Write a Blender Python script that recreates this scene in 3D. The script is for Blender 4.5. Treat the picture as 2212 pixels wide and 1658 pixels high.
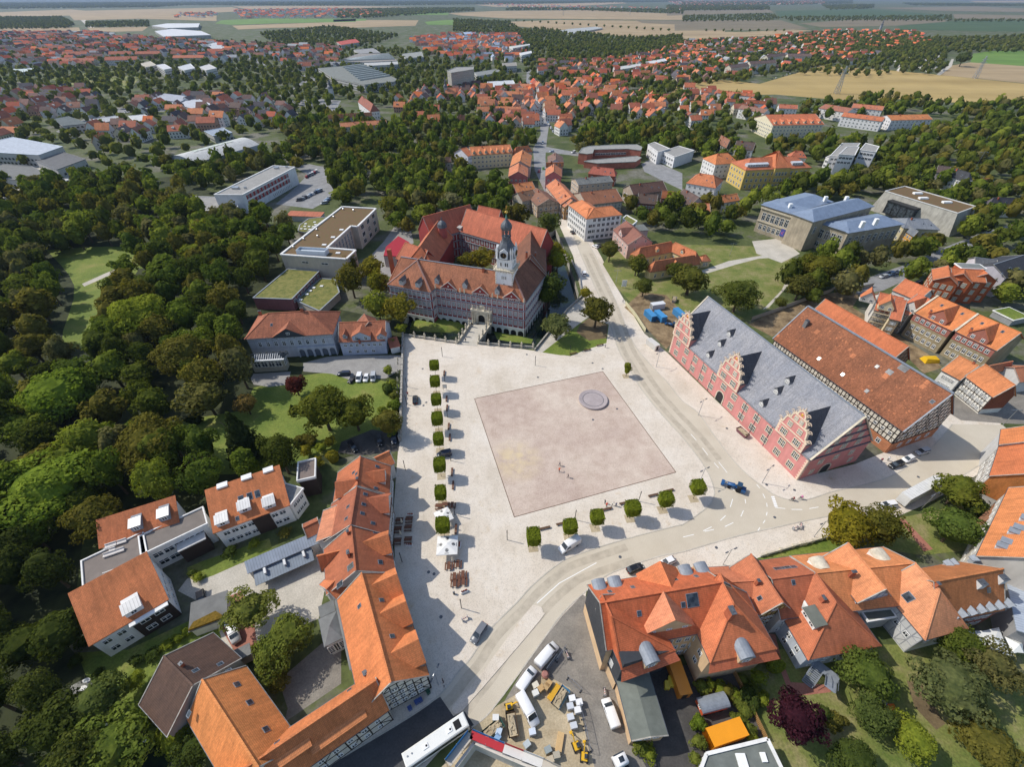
import bpy,math,random
import numpy as np
import mathutils
from mathutils import Matrix
V3=getattr(mathutils,'Vector')
from mathutils.geometry import tessellate_polygon
R=math.radians
sc=bpy.context.scene
for o in list(bpy.data.objects):bpy.data.objects.remove(o)
# ---------------------------------------------------------------- camera, sky, sun, exposure
CAM_H,FPX,HZ,IW,IH=104.0,985.0,840.0,2212.0,1658.0
PITCH=math.atan(HZ/FPX)
cd=bpy.data.cameras.new('camera');cam=bpy.data.objects.new('camera',cd)
sc.collection.objects.link(cam);sc.camera=cam
cd.sensor_width=36;cd.lens=36*FPX/IW;cd.clip_start=1;cd.clip_end=60000
cam.location=(0,0,CAM_H);cam.rotation_euler=(math.pi/2-PITCH,0,0)
SUN_EL,SUN_AZ=R(46),R(164.5)          # direction towards the sun, azimuth counted from +x
world=bpy.data.worlds.new('World');sc.world=world;world.use_nodes=True
wn=world.node_tree.nodes;wl=world.node_tree.links
sky=wn.new('ShaderNodeTexSky');sky.sky_type='NISHITA';sky.sun_disc=False
sky.sun_elevation=SUN_EL;sky.sun_rotation=R(90)-SUN_AZ
sky.air_density=1.0;sky.dust_density=1.0
wl.new(sky.outputs[0],wn['Background'].inputs[0]);wn['Background'].inputs[1].default_value=0.15
sd=bpy.data.lights.new('sun','SUN');sun=bpy.data.objects.new('sun',sd);sc.collection.objects.link(sun)
sd.energy=3.6;sd.angle=R(0.5);sd.color=(1.0,0.945,0.85)
sv=V3((math.cos(SUN_EL)*math.cos(SUN_AZ),math.cos(SUN_EL)*math.sin(SUN_AZ),math.sin(SUN_EL)))
sun.location=(-120,60,220);sun.rotation_euler=(-sv).to_track_quat('-Z','Y').to_euler()
sc.view_settings.view_transform='Standard';sc.view_settings.look='None'
sc.view_settings.exposure=0.16;sc.view_settings.gamma=1.0
sc.render.resolution_x=1024;sc.render.resolution_y=768
sc.render.engine='CYCLES'
rng=random.Random(7);nr=np.random.RandomState(11)
C=sc.collection
# ---------------------------------------------------------------- survey: photograph measurements to ground positions
KK=2212/3992
_Z={'TL':(0,0,1330/2205),'TC':(1330,0,1330/2205),'TR':(2660,0,1332/2208),
 'ML':(0,1000,1330/2205),'MC':(1330,1000,1330/2205),'MR':(2660,1000,1332/2208),
 'BL':(0,1992,1330/2205),'BC':(1330,1992,1330/2205),'BR':(2660,1992,1332/2208),
 'CA':(1450,760,800/2211),'ZE':(2550,1100,900/1865),'ST':(3000,1000,992/1827),'N':(0,0,1.0),'D':(0,0,3992/2212)}
def addz(tag,x0,y0,w,wout):_Z[tag]=(x0,y0,w/wout)
def px(q):
 t=_Z[q[0]];return ((t[0]+q[1]*t[2])*KK,(t[1]+q[2]*t[2])*KK)
def G(q,z=0.0):
 """ground (or height z) position of a surveyed point"""
 u,v=px(q)
 x=(u-IW/2)/FPX;y=-(v-IH/2)/FPX
 dy=math.cos(PITCH)+y*math.sin(PITCH);dz=-math.sin(PITCH)+y*math.cos(PITCH)
 t=(CAM_H-z)/-dz
 return V3((x*t,dy*t,z))
def GP(tag,pts,z=0.0):return [G((tag,a,b),z) for a,b in pts]
# ---------------------------------------------------------------- materials
MATS={}
def nt(name):
 m=bpy.data.materials.new(name);m.use_nodes=True
 n=m.node_tree.nodes;b=n['Principled BSDF'];b.inputs['Roughness'].default_value=.85
 b.inputs['Specular IOR Level'].default_value=.25
 MATS[name]=m
 return m,n,m.node_tree.links,b
def mul(n,l,a,b_,fac=1.0,mode='MULTIPLY'):
 x=n.new('ShaderNodeMix');x.data_type='RGBA';x.blend_type=mode;x.inputs[0].default_value=fac
 for s,v in ((6,a),(7,b_)):
  if hasattr(v,'is_output'):l.new(v,x.inputs[s])
  else:x.inputs[s].default_value=(*v,1) if len(v)==3 else v
 return x.outputs[2]
def noise(n,l,scale,detail=4,vec=None,rough=.6):
 t=n.new('ShaderNodeTexNoise');t.inputs['Scale'].default_value=scale;t.inputs['Detail'].default_value=detail
 t.inputs['Roughness'].default_value=rough
 if vec:l.new(vec,t.inputs['Vector'])
 return t.outputs['Fac']
def ramp(n,l,fac,stops):
 r=n.new('ShaderNodeValToRGB');e=r.color_ramp.elements
 while len(e)<len(stops):e.new(.5)
 for i,(p,c) in enumerate(stops):
  e[i].position=p;e[i].color=(*c,1) if len(c)==3 else (c[0],)*3+(1,)
 l.new(fac,r.inputs[0]);return r.outputs[0]
def geo_pos(n):return n.new('ShaderNodeNewGeometry').outputs['Position']
def bump(n,l,b,h,strength=.3,dist=.05):
 x=n.new('ShaderNodeBump');x.inputs['Strength'].default_value=strength;x.inputs['Distance'].default_value=dist
 l.new(h,x.inputs['Height']);l.new(x.outputs[0],b.inputs['Normal'])
def plain(name,col,rough=.8,metal=0.0,var=.12,scale=1.5,spec=.25):
 m,n,l,b=nt(name);p=geo_pos(n)
 f=noise(n,l,scale,5,p);g=noise(n,l,scale*14,2,p)
 c=ramp(n,l,f,[(.3,tuple(x*(1-var) for x in col)),(.7,tuple(min(1,x*(1+var)) for x in col))])
 c=mul(n,l,c,ramp(n,l,g,[(.3,(1-var*.6,)),(.7,(1+var*.3,))]))
 l.new(c,b.inputs['Base Color']);b.inputs['Roughness'].default_value=rough;b.inputs['Metallic'].default_value=metal
 b.inputs['Specular IOR Level'].default_value=spec
 return m
def tile(name,mottled=.0,col=None,rows=.34,cols=.24,weather=.25):
 """roof tiles: UV in metres; colour from the object's own colour"""
 m,n,l,b=nt(name)
 uv=n.new('ShaderNodeUVMap');oi=n.new('ShaderNodeObjectInfo')
 sp=n.new('ShaderNodeSeparateXYZ');l.new(uv.outputs[0],sp.inputs[0])
 def snap(o,s):
  d=n.new('ShaderNodeMath');d.operation='DIVIDE';l.new(o,d.inputs[0]);d.inputs[1].default_value=s
  fl=n.new('ShaderNodeMath');fl.operation='FLOOR';l.new(d.outputs[0],fl.inputs[0])
  fr=n.new('ShaderNodeMath');fr.operation='FRACT';l.new(d.outputs[0],fr.inputs[0])
  return fl.outputs[0],fr.outputs[0]
 uf,ur=snap(sp.outputs[0],cols);vf,vr=snap(sp.outputs[1],rows)
 cb=n.new('ShaderNodeCombineXYZ');l.new(uf,cb.inputs[0]);l.new(vf,cb.inputs[1])
 wnz=n.new('ShaderNodeTexWhiteNoise');wnz.noise_dimensions='2D';l.new(cb.outputs[0],wnz.inputs['Vector'])
 base=oi.outputs['Color'] if col is None else col
 pos=geo_pos(n)
 c=mul(n,l,base,ramp(n,l,wnz.outputs['Value'],[(0,(1-.10-mottled,)),(.5,(1.0,)),(1,(1.08+mottled*.9,))]))
 c=mul(n,l,c,ramp(n,l,noise(n,l,.22,5,pos,.7),[(.3,(1-weather,1-weather*.95,1-weather*.8)),(.7,(1.12,1.05,1.0))]))
 c=mul(n,l,c,ramp(n,l,noise(n,l,2.1,3,pos,.7),[(.35,(.93,)),(.65,(1.04,))]))
 mp=n.new('ShaderNodeMapping');mp.inputs['Scale'].default_value=(1.1,.1,1);l.new(uv.outputs[0],mp.inputs[0])
 c=mul(n,l,c,ramp(n,l,noise(n,l,1.0,5,mp.outputs[0],.7),[(.3,(.76,.78,.8)),(.6,(1.05,))]))
          
 c=mul(n,l,c,ramp(n,l,vr,[(0,(.62,)),(.16,(1,)),(.9,(1.05,)),(1,(.8,))]))
 c=mul(n,l,c,ramp(n,l,ur,[(0,(.72,)),(.2,(1,)),(.85,(1.06,)),(1,(.82,))]))
 hs=n.new('ShaderNodeHueSaturation');hs.inputs['Hue'].default_value=.508;hs.inputs['Saturation'].default_value=.92;hs.inputs['Value'].default_value=.98;l.new(c,hs.inputs['Color'])
 l.new(hs.outputs[0],b.inputs['Base Color']);b.inputs['Roughness'].default_value=.78
 bump(n,l,b,vr,.35,.06)
 return m
def objcol(name,rough=.85,var=.12,streak=.12,spec=.2):
 """painted / rendered surface with the colour of the object"""
 m,n,l,b=nt(name);oi=n.new('ShaderNodeObjectInfo');pos=geo_pos(n)
 mp=n.new('ShaderNodeMapping');mp.inputs['Scale'].default_value=(1.2,1.2,.15);l.new(pos,mp.inputs[0])
 c=mul(n,l,oi.outputs['Color'],ramp(n,l,noise(n,l,1.0,4,mp.outputs[0]),[(.3,(1-streak,)),(.7,(1+streak*.3,))]))
 c=mul(n,l,c,ramp(n,l,noise(n,l,.35,5,pos),[(.3,(1-var,)),(.7,(1+var*.4,))]))
 l.new(c,b.inputs['Base Color']);b.inputs['Roughness'].default_value=rough;b.inputs['Specular IOR Level'].default_value=spec
 return m
tile('tile');tile('tile_old',.13,weather=.34);tile('slate',.06,rows=.3,cols=.3,weather=.2)
def stripe(name,step,col=None,axis=0,dark=.55,rough=.5,metal=0.0):
 m,n,l,b=nt(name);uv=n.new('ShaderNodeUVMap');oi=n.new('ShaderNodeObjectInfo')
 sp=n.new('ShaderNodeSeparateXYZ');l.new(uv.outputs[0],sp.inputs[0])
 d=n.new('ShaderNodeMath');d.operation='DIVIDE';l.new(sp.outputs[axis],d.inputs[0]);d.inputs[1].default_value=step
 fr=n.new('ShaderNodeMath');fr.operation='FRACT';l.new(d.outputs[0],fr.inputs[0])
 c=mul(n,l,oi.outputs['Color'] if col is None else col,ramp(n,l,fr.outputs[0],[(0,(dark,)),(.12,(1,)),(.9,(1.05,)),(1,(dark,))]))
 c=mul(n,l,c,ramp(n,l,noise(n,l,.4,5,geo_pos(n)),[(.3,(.82,)),(.7,(1.08,))]))
 l.new(c,b.inputs['Base Color']);b.inputs['Roughness'].default_value=rough;b.inputs['Metallic'].default_value=metal
 return m
stripe('seam',.6,rough=.45,metal=.25);stripe('boards',.25,dark=.6,rough=.8)
objcol('render');objcol('paint',.35,.05,.03,.5);objcol('timber',.85,.2,.2)
objcol('cloth',.9,.05,.05);objcol('felt',.95,.22,.1);objcol('stone',.9,.25,.25)
def mk_brick():
 m,n,l,b=nt('brick');uv=n.new('ShaderNodeUVMap');oi=n.new('ShaderNodeObjectInfo')
 t=n.new('ShaderNodeTexBrick');l.new(uv.outputs[0],t.inputs['Vector']);t.inputs['Scale'].default_value=1
 t.inputs['Brick Width'].default_value=.5;t.inputs['Row Height'].default_value=.16;t.inputs['Mortar Size'].default_value=.02
 t.inputs['Color1'].default_value=(.85,.85,.85,1);t.inputs['Color2'].default_value=(1.15,1.1,1.05,1);t.inputs['Mortar'].default_value=(1.1,1.3,1.4,1)
 c=mul(n,l,oi.outputs['Color'],t.outputs['Color'])
 c=mul(n,l,c,ramp(n,l,noise(n,l,.5,5,geo_pos(n)),[(.3,(.75,)),(.7,(1.15,))]))
 l.new(c,b.inputs['Base Color'])
mk_brick()
def mk_glass():
 m,n,l,b=nt('glass');p=geo_pos(n)
 c=ramp(n,l,noise(n,l,.9,2,p),[(.35,(.012,.016,.022)),(.65,(.06,.075,.09))])
 l.new(c,b.inputs['Base Color']);b.inputs['Roughness'].default_value=.08;b.inputs['Specular IOR Level'].default_value=.6
mk_glass()
def mk_leaf():
 for nm in ('foliage','foliage_far'):
  m,n,l,b=nt(nm)
  if nm=='foliage':
   oi=n.new('ShaderNodeObjectInfo');base=oi.outputs['Color']
   tc=n.new('ShaderNodeTexCoord');vec=tc.outputs['Object'];s1,s2=2.2,9
  else:
   at=n.new('ShaderNodeVertexColor');at.layer_name='tint';base=at.outputs[0];vec=geo_pos(n);s1,s2=.25,1.2
  c=mul(n,l,base,ramp(n,l,noise(n,l,s1,3,vec),[(.3,(.62,.68,.6)),(.7,(1.3,1.22,1.1))]))
  c=mul(n,l,c,ramp(n,l,noise(n,l,s2,2,vec),[(.3,(.7,)),(.7,(1.3,1.25,1.1))]))
  c=mul(n,l,c,(1.76,1.53,1.42));n.remove(b)
  d=n.new('ShaderNodeBsdfDiffuse');tr=n.new('ShaderNodeBsdfTranslucent');mx=n.new('ShaderNodeMixShader');mx.inputs[0].default_value=.36
  l.new(c,d.inputs[0]);l.new(mul(n,l,c,(1.25,1.3,.6)),tr.inputs[0]);l.new(d.outputs[0],mx.inputs[1]);l.new(tr.outputs[0],mx.inputs[2])
  l.new(mx.outputs[0],n['Material Output'].inputs[0])
mk_leaf()
plain('bark',(.10,.075,.05),.95,var=.3)
plain('white_paint',(.80,.80,.78),.6,var=.06);plain('dark_metal',(.03,.032,.036),.45,.3)
plain('zinc',(.24,.265,.30),.6,.15,.15);plain('rubber',(.018,.018,.02),.9);plain('black',(.012,.012,.014),.7)
plain('sandstone',(.56,.50,.39),.9,var=.25,scale=.8);plain('grey_stone',(.36,.34,.30),.95,var=.3,scale=.9)
plain('wood',(.15,.065,.04),.8,var=.3,scale=3);plain('steel',(.45,.47,.5),.35,.8);plain('gold',(.8,.5,.1),.25,.9)
plain('copper_green',(.12,.28,.22),.6);plain('brown_wood',(.13,.075,.045),.8,var=.3,scale=2)
plain('lead',(.11,.12,.135),.5,.25,.3,1.2);plain('red_glass',(.4,.02,.02),.3);plain('lamp_glass',(.8,.8,.75),.2)
plain('skin',(.5,.3,.22),.6);plain('hair',(.05,.035,.025),.8);plain('number_plate',(.7,.7,.68),.5)
# ---------------------------------------------------------------- object helpers
MESH={}
def mesh(name,v,f,mats,midx=None,smooth=False,uv=True):
 me=bpy.data.meshes.new(name);me.from_pydata([tuple(p) for p in v],[],[tuple(x) for x in f])
 for m in ([mats] if isinstance(mats,str) else mats):me.materials.append(MATS[m])
 if midx is not None:me.polygons.foreach_set('material_index',midx)
 if smooth:me.polygons.foreach_set('use_smooth',[True]*len(me.polygons))
 if uv:
  L=me.uv_layers.new(name='UVMap');data=np.zeros(len(me.loops)*2)
  for p in me.polygons:
   nrm=p.normal;ux=V3((-nrm.y,nrm.x,0))
   ux=ux.normalized() if ux.length>1e-3 else V3((1,0,0));vx=nrm.cross(ux)
   if vx.z<0:vx=-vx
   for li in p.loop_indices:
    co=me.vertices[me.loops[li].vertex_index].co
    data[2*li]=co.dot(ux);data[2*li+1]=co.dot(vx)
  L.data.foreach_set('uv',data)
 me.update();return me
def link(name,me,parent=None,loc=(0,0,0),rz=0.0,col=None,scale=None):
 o=bpy.data.objects.new(name,me);C.objects.link(o);o.location=loc
 if rz:o.rotation_euler=(0,0,rz)
 if parent:o.parent=parent
 if col:o.color=(*col[:3],1)
 if scale:o.scale=scale
 return o
def tag(o,label,cat,group=None):
 o['label']=label;o['category']=cat
 if group:o['group']=group
 return o
def thing(name,label,cat,loc,rz=0.0,group=None):
 o=link(name,None,None,loc,rz);o.empty_display_size=.5
 return tag(o,label,cat,group)
def struct(name,me,loc=(0,0,0),col=None):
 o=link(name,me,None,loc,col=col);o['kind']='structure';return o
class MB:
 """collects boxes, prisms, tubes into one mesh"""
 def __init__(s):s.v=[];s.f=[];s.m=[]
 def add(s,v,f,mi=0):
  k=len(s.v);s.v += [V3(p) for p in v];s.f += [tuple(i+k for i in q) for q in f];s.m += [mi]*len(f);return s
 def box(s,x0,y0,z0,x1,y1,z1,mi=0,M=None):
  v=[V3(p) for p in ((x0,y0,z0),(x1,y0,z0),(x1,y1,z0),(x0,y1,z0),(x0,y0,z1),(x1,y0,z1),(x1,y1,z1),(x0,y1,z1))]
  if M is not None:v=[M @ p for p in v]
  return s.add(v,[(3,2,1,0),(4,5,6,7),(0,1,5,4),(1,2,6,5),(2,3,7,6),(3,0,4,7)],mi)
 def cbox(s,c,sx,sy,sz,mi=0,M=None):return s.box(c[0]-sx/2,c[1]-sy/2,c[2],c[0]+sx/2,c[1]+sy/2,c[2]+sz,mi,M)
 def bar(s,a,b,w,h=None,mi=0,up=(0,0,1)):
  a=V3(a);b=V3(b);d=(b-a);h=h or w
  if d.length<1e-6:return s
  d.normalize();u=V3(up)
  if abs(d.dot(u))>.98:u=V3((1,0,0))
  x=d.cross(u).normalized()*(w/2);y=x.cross(d).normalized()*(h/2)
  v=[p+i*x+j*y for p in (a,b) for i,j in ((-1,-1),(1,-1),(1,1),(-1,1))]
  return s.add(v,[(0,1,2,3),(7,6,5,4),(0,4,5,1),(1,5,6,2),(2,6,7,3),(3,7,4,0)],mi)
 def lathe(s,prof,n=12,c=(0,0,0),mi=0,M=None,a0=0.0):
  v=[];f=[]
  for r,z in prof:
   for i in range(n):
    a=a0+2*math.pi*i/n;v.append(V3((c[0]+r*math.cos(a),c[1]+r*math.sin(a),c[2]+z)))
  for j in range(len(prof)-1):
   for i in range(n):f.append((j*n+i,j*n+(i+1) % n,(j+1)*n+(i+1) % n,(j+1)*n+i))
  f.append(tuple(range(n))[::-1]);f.append(tuple((len(prof)-1)*n+i for i in range(n)))
  if M is not None:v=[M @ p for p in v]
  return s.add(v,f,mi)
 def tube(s,pts,r,n=6,mi=0):
  pts=[V3(p) for p in pts];rs=r if isinstance(r,(list,tuple)) else [r]*len(pts);v=[];f=[]
  for k,p in enumerate(pts):
   d=(pts[min(k+1,len(pts)-1)]-pts[max(k-1,0)]).normalized()
   u=V3((0,0,1)) if abs(d.z)<.9 else V3((1,0,0))
   x=d.cross(u).normalized();y=x.cross(d)
   for i in range(n):
    a=2*math.pi*i/n;v.append(p+rs[k]*(math.cos(a)*x+math.sin(a)*y))
  for k in range(len(pts)-1):
   for i in range(n):f.append((k*n+i,k*n+(i+1) % n,(k+1)*n+(i+1) % n,(k+1)*n+i))
  f.append(tuple(range(n))[::-1]);f.append(tuple((len(pts)-1)*n+i for i in range(n)))
  return s.add(v,f,mi)
 def prism(s,poly,z0,z1,mi=0):
  """vertical prism over a plan polygon (x, y)"""
  n=len(poly);v=[V3((p[0],p[1],z0)) for p in poly]+[V3((p[0],p[1],z1)) for p in poly]
  tri=tessellate_polygon([[V3((p[0],p[1],0)) for p in poly]])
  f=[tuple(t)[::-1] for t in tri]+[tuple(i+n for i in t) for t in tri]+[(i,(i+1) % n,n+(i+1) % n,n+i) for i in range(n)]
  return s.add(v,f,mi)
 def slab(s,faces,t,mi=0):
  """thicken sloping faces downwards by t; faces are lists of points"""
  idx={};v=[];F=[]
  for fc in faces:
   q=[]
   for p in fc:
    k=(round(p[0],3),round(p[1],3),round(p[2],3))
    if k not in idx:idx[k]=len(v);v.append(V3(p))
    q.append(idx[k])
   F.append(q)
  n=len(v);E={}
  for q in F:
   for i in range(len(q)):
    a,b=q[i],q[(i+1) % len(q)];E[(min(a,b),max(a,b))]=E.get((min(a,b),max(a,b)),0)+1
  vv=v+[p-V3((0,0,t)) for p in v]
  ff=[tuple(q) for q in F]+[tuple(i+n for i in reversed(q)) for q in F]+[(a,b,b+n,a+n) for (a,b),c in E.items() if c==1]
  return s.add(vv,ff,mi)
 def mesh(s,name,mats,smooth=False,uv=True):return mesh(name,s.v,s.f,mats,s.m if not isinstance(mats,str) else None,smooth,uv)
 def obj(s,name,mats,parent=None,col=None,loc=None,smooth=False):
  """link as an object; with loc the points are world points made relative to loc"""
  if loc is not None:
   L=V3(loc);s.v=[p-L for p in s.v]
  return link(name,s.mesh(name,mats,smooth),parent,col=col)
def sheet(name,pts,z,mat,holes=None,thick=0.0):
 """flat ground sheet from a plan outline"""
 loops=[[V3((p[0],p[1],0)) for p in pts]]+[[V3((p[0],p[1],0)) for p in h] for h in (holes or [])]
 v=[V3((p.x,p.y,z)) for lp in loops for p in lp];f=[tuple(t) for t in tessellate_polygon(loops)]
 f=[t if (v[t[1]]-v[t[0]]).cross(v[t[2]]-v[t[0]]).z>0 else t[::-1] for t in f]
 if thick:
  mb=MB();mb.prism([(p[0],p[1]) for p in pts],z-thick,z);return struct(name,mb.mesh(name,mat))
 return struct(name,mesh(name,v,f,mat))
def smoothline(pts,k=4):
 """Catmull-Rom through plan points"""
 P=[V3(p) for p in pts];out=[]
 for i in range(len(P)-1):
  p0,p1,p2,p3=P[max(i-1,0)],P[i],P[i+1],P[min(i+2,len(P)-1)]
  for j in range(k):
   t=j/k
   out.append(.5*((2*p1)+(p2-p0)*t+(2*p0-5*p1+4*p2-p3)*t*t+(3*p1-p0-3*p2+p3)*t ** 3))
 return out+[P[-1]]
def inside(x,y,poly):
 r=False;n=len(poly)
 for i in range(n):
  a,b=poly[i],poly[i-1]
  if (a[1]>y) != (b[1]>y) and x<(b[0]-a[0])*(y-a[1])/(b[1]-a[1])+a[0]:r=not r
 return r
FOOT=[]       # plan footprints of everything built by hand, so that scattered trees and houses keep clear
CAMV=V3((0,0,CAM_H))
# ---------------------------------------------------------------- building kit
WHITE=(.80,.79,.76);CREAM=(.72,.64,.46);GREYBLUE=(.46,.50,.58);PINK=(.58,.245,.225);OCHRE=(.62,.42,.16)
ORANGE=(.72,.175,.035);ORED=(.60,.115,.04);RED=(.46,.075,.035);OLDRED=(.36,.095,.045);BROWN=(.115,.062,.045)
SLATE=(.10,.11,.13);LSLATE=(.33,.345,.375);GREYROOF=(.20,.205,.20);ZINC=(.38,.42,.47);BRICK=(.36,.10,.05);DARKT=(.035,.028,.025)
def win_mesh(w,h,style):
 k=('win',round(w,2),round(h,2),style)
 if k not in MESH:
  mb=MB();t=.1;d=.07                         # local: x across, -y outwards, z up from the sill
  if style=='stone':
   g=.22
   for a in ((-w/2-g,-g,-w/2,h+g),(w/2,-g,w/2+g,h+g),(-w/2,-g,w/2,0),(-w/2,h,w/2,h+g)):mb.box(a[0],-.1,a[1],a[2],.02,a[3],1)
   mb.box(-.1,-.1,0,.1,.02,h,1);mb.box(-w/2,-.095,h*.52,-.1,.02,h*.52+.12,1);mb.box(.1,-.095,h*.52,w/2,.02,h*.52+.12,1)
   for sx in (-1,1):mb.box(sx*w*.27-.05,-.06,0,sx*w*.27+.05,.02,h,0)
  else:
   for a in ((-w/2,0,-w/2+t,h),(w/2-t,0,w/2,h),(-w/2+t,0,w/2-t,t),(-w/2+t,h-t,w/2-t,h)):mb.box(a[0],-d,a[1],a[2],.02,a[3])
   if w>.75:mb.box(-.045,-d,t,.045,.02,h-t)
   if style in ('cross','sill') and h>1.1:mb.box(-w/2+t,-d+.005,h*.64,w/2-t,.02,h*.64+.09)
   if style=='grid':
    if h>1.9:mb.box(-w/4-.03,-d,t,-w/4+.03,.02,h-t);mb.box(w/4-.03,-d,t,w/4+.03,.02,h-t)
    for k2 in (.28,.5,.74):mb.box(-w/2+t,-d+.005,h*k2,w/2-t,.02,h*k2+.08)
   if style=='sill':mb.box(-w/2-.12,-.16,-.14,w/2+.12,.02,-.005,1)
  MESH[k]=mb.mesh('window',['white_paint','sandstone'],uv=False)
  p=MB();p.box(-w/2+.02,-.02,.02,w/2-.02,.015,h-.02);MESH[k+('p',)]=p.mesh('pane','glass',uv=False)
 return MESH[k],MESH[k+('p',)]
class Bld:
 def __init__(s,name,label,cat='house',at=(0,0,0),group=None):
  s.o=thing(name,label,cat,V3(at),group=group);s.loc=V3(at)
 def part(s,name,mb,mat,col=None,parent=None,label=None,smooth=False):
  o=mb.obj(name,mat,parent or s.o,col,loc=s.loc,smooth=smooth)
  if label:o['label']=label
  return o
 def window(s,p,out,w=1.1,h=1.5,style='cross',parent=None,pane=True):
  """p: world point at the sill, out: outward plan direction"""
  fm,pm=win_mesh(w,h,style);rz=math.atan2(out[1],out[0])+math.pi/2
  o=link('window',fm,parent or s.o,V3(p)-s.loc,rz)
  if pane and not parent:link('pane',pm,o)
  elif pane:link('pane',pm,o)
  return o
class Wing:
 """rectangular block; A, B, K: surveyed eave corners (A-B along the ridge, K beyond B)"""
 def __init__(s,b,A,B,K,ez,rh,wall=WHITE,roof=ORANGE,ia=0.0,ib=0.0,qa=0.0,qb=0.0,rp=.5,o=.35,z0=0.0,kind='gable',rmat='tile',wmat='render',ridge=True,th=.22,par=.5,foot=True,world=False):
  rp=1.0 if kind=='mono' else rp;s.b=b;s.ez=ez;s.rh=rh;s.z0=z0;s.o=o;s.rp=rp;s.kind=kind;s.ia=ia;s.ib=ib;s.qa=qa;s.qb=qb
  a,bb,k=(V3(A),V3(B),V3(K)) if world else (G(A,ez),G(B,ez),G(K,ez))
  s.a=V3((a.x,a.y,0));d=bb-a;d.z=0;s.L=d.length;s.ux=d.normalized()
  s.uy=V3((-s.ux.y,s.ux.x,0));e=(k-bb).dot(s.uy)
  if e<0:s.uy=-s.uy;e=-e
  s.D=e;s.th=th
  if foot:FOOT.append([s.pt(-.5,-.5),s.pt(s.L+.5,-.5),s.pt(s.L+.5,s.D+.5),s.pt(-.5,s.D+.5)])
  if b is None:return
  if b.loc is None:pass
  s.walls(wall,wmat);s.roofs(roof,rmat,par)
  if ridge and kind=='gable' and rh>.5:
   mb=MB();mb.bar(s.pt(ia,s.D*rp,ez+rh+.04),s.pt(s.L-ib,s.D*rp,ez+rh+.04),.32,.16)
   for x,i,q,e in ((ia,ia,qa,0),(s.L-ib,ib,qb,s.L)):
    if i:
     for t in (0,s.D):mb.bar(s.pt(x,s.D*rp,ez+rh+.04),s.pt(e,s.D*rp+(t-s.D*rp)*(1-q),ez+rh*q+.04),.3,.14)
   s.b.part('ridge_cap',mb,'tile' if rmat != 'slate' else 'zinc',tuple(min(1,x*1.12) for x in roof))
 def pt(s,x,y,z=0.0):q=s.a+s.ux*x+s.uy*y;return V3((q.x,q.y,z))
 def rz(s,t,x=None):
  r=s.D*s.rp
  if s.kind=='mono':return s.ez+s.rh*t/s.D
  if s.kind=='flat':return s.ez
  return s.ez+s.rh*(t/r if t <= r else (s.D-t)/(s.D-r))
 def walls(s,col,wmat):
  o,L,D,ez,z0=s.o,s.L,s.D,s.ez,s.z0;mb=MB()
  P=[(o,o),(L-o,o),(L-o,D-o),(o,D-o)]
  if s.kind=='flat':tops=[ez-.02]*4
  else:tops=[s.rz(p[1])-.1 for p in P]
  if s.kind=='gable' and False:pass
  v=[s.pt(*p,z0) for p in P]+[s.pt(*p,t) for p,t in zip(P,tops)]
  mb.add(v,[(0,1,5,4),(1,2,6,5),(2,3,7,6),(3,0,4,7),(3,2,1,0),(4,5,6,7)])
  if s.kind=='gable':
   for x,i,q in ((o,s.ia,s.qa),(L-o,s.ib,s.qb)):
    r=s.D*s.rp
    if i==0:tri=[s.pt(x,o,tops[0]-.01),s.pt(x,D-o,tops[2]-.01),s.pt(x,r,ez+s.rh-.1)]
    elif q>0:tri=[s.pt(x,o,tops[0]-.01),s.pt(x,D-o,tops[2]-.01),s.pt(x,D-(D-r)*q,ez+s.rh*q-.1),s.pt(x,r*q,ez+s.rh*q-.1)]
    else:continue
    w=.25 if x==o else-.25;n=len(tri)
    t2=[p+s.ux*w for p in tri]
    mb.add(tri+t2,[tuple(range(n)),tuple(range(n,2*n))[::-1]]+[(j,(j+1) % n,n+(j+1) % n,n+j) for j in range(n)])
  s.wall=s.b.part('wall',mb,wmat,col)
 def roofs(s,col,rmat,par):
  L,D,ez,rh=s.L,s.D,s.ez,s.rh;mb=MB();r=D*s.rp
  if s.kind=='gable':
   def end(x,i,q,sg):
    return [] if i==0 or q==0 else None
   F=[s.pt(0,0,ez),s.pt(L,0,ez)];Bk=[s.pt(L,D,ez),s.pt(0,D,ez)]
   if s.ib and s.qb:F.append(s.pt(L,r*s.qb,ez+rh*s.qb))
   F += [s.pt(L-s.ib,r,ez+rh),s.pt(s.ia,r,ez+rh)]
   if s.ia and s.qa:F.append(s.pt(0,r*s.qa,ez+rh*s.qa))
   if s.ia and s.qa:Bk.append(s.pt(0,D-(D-r)*s.qa,ez+rh*s.qa))
   Bk += [s.pt(s.ia,r,ez+rh),s.pt(L-s.ib,r,ez+rh)]
   if s.ib and s.qb:Bk.append(s.pt(L,D-(D-r)*s.qb,ez+rh*s.qb))
   fs=[F,Bk]
   if s.ia:fs.append([s.pt(0,D-(D-r)*s.qa,ez+rh*s.qa),s.pt(0,r*s.qa,ez+rh*s.qa),s.pt(s.ia,r,ez+rh)])
   if s.ib:fs.append([s.pt(L,r*s.qb,ez+rh*s.qb),s.pt(L,D-(D-r)*s.qb,ez+rh*s.qb),s.pt(L-s.ib,r,ez+rh)])
   mb.slab(fs,s.th)
   for t in (0,D):g=MB();g.bar(s.pt(-.05,t,ez-.06),s.pt(L+.05,t,ez-.06),.16,.14);s.b.part('gutter',g,'lead')
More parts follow.
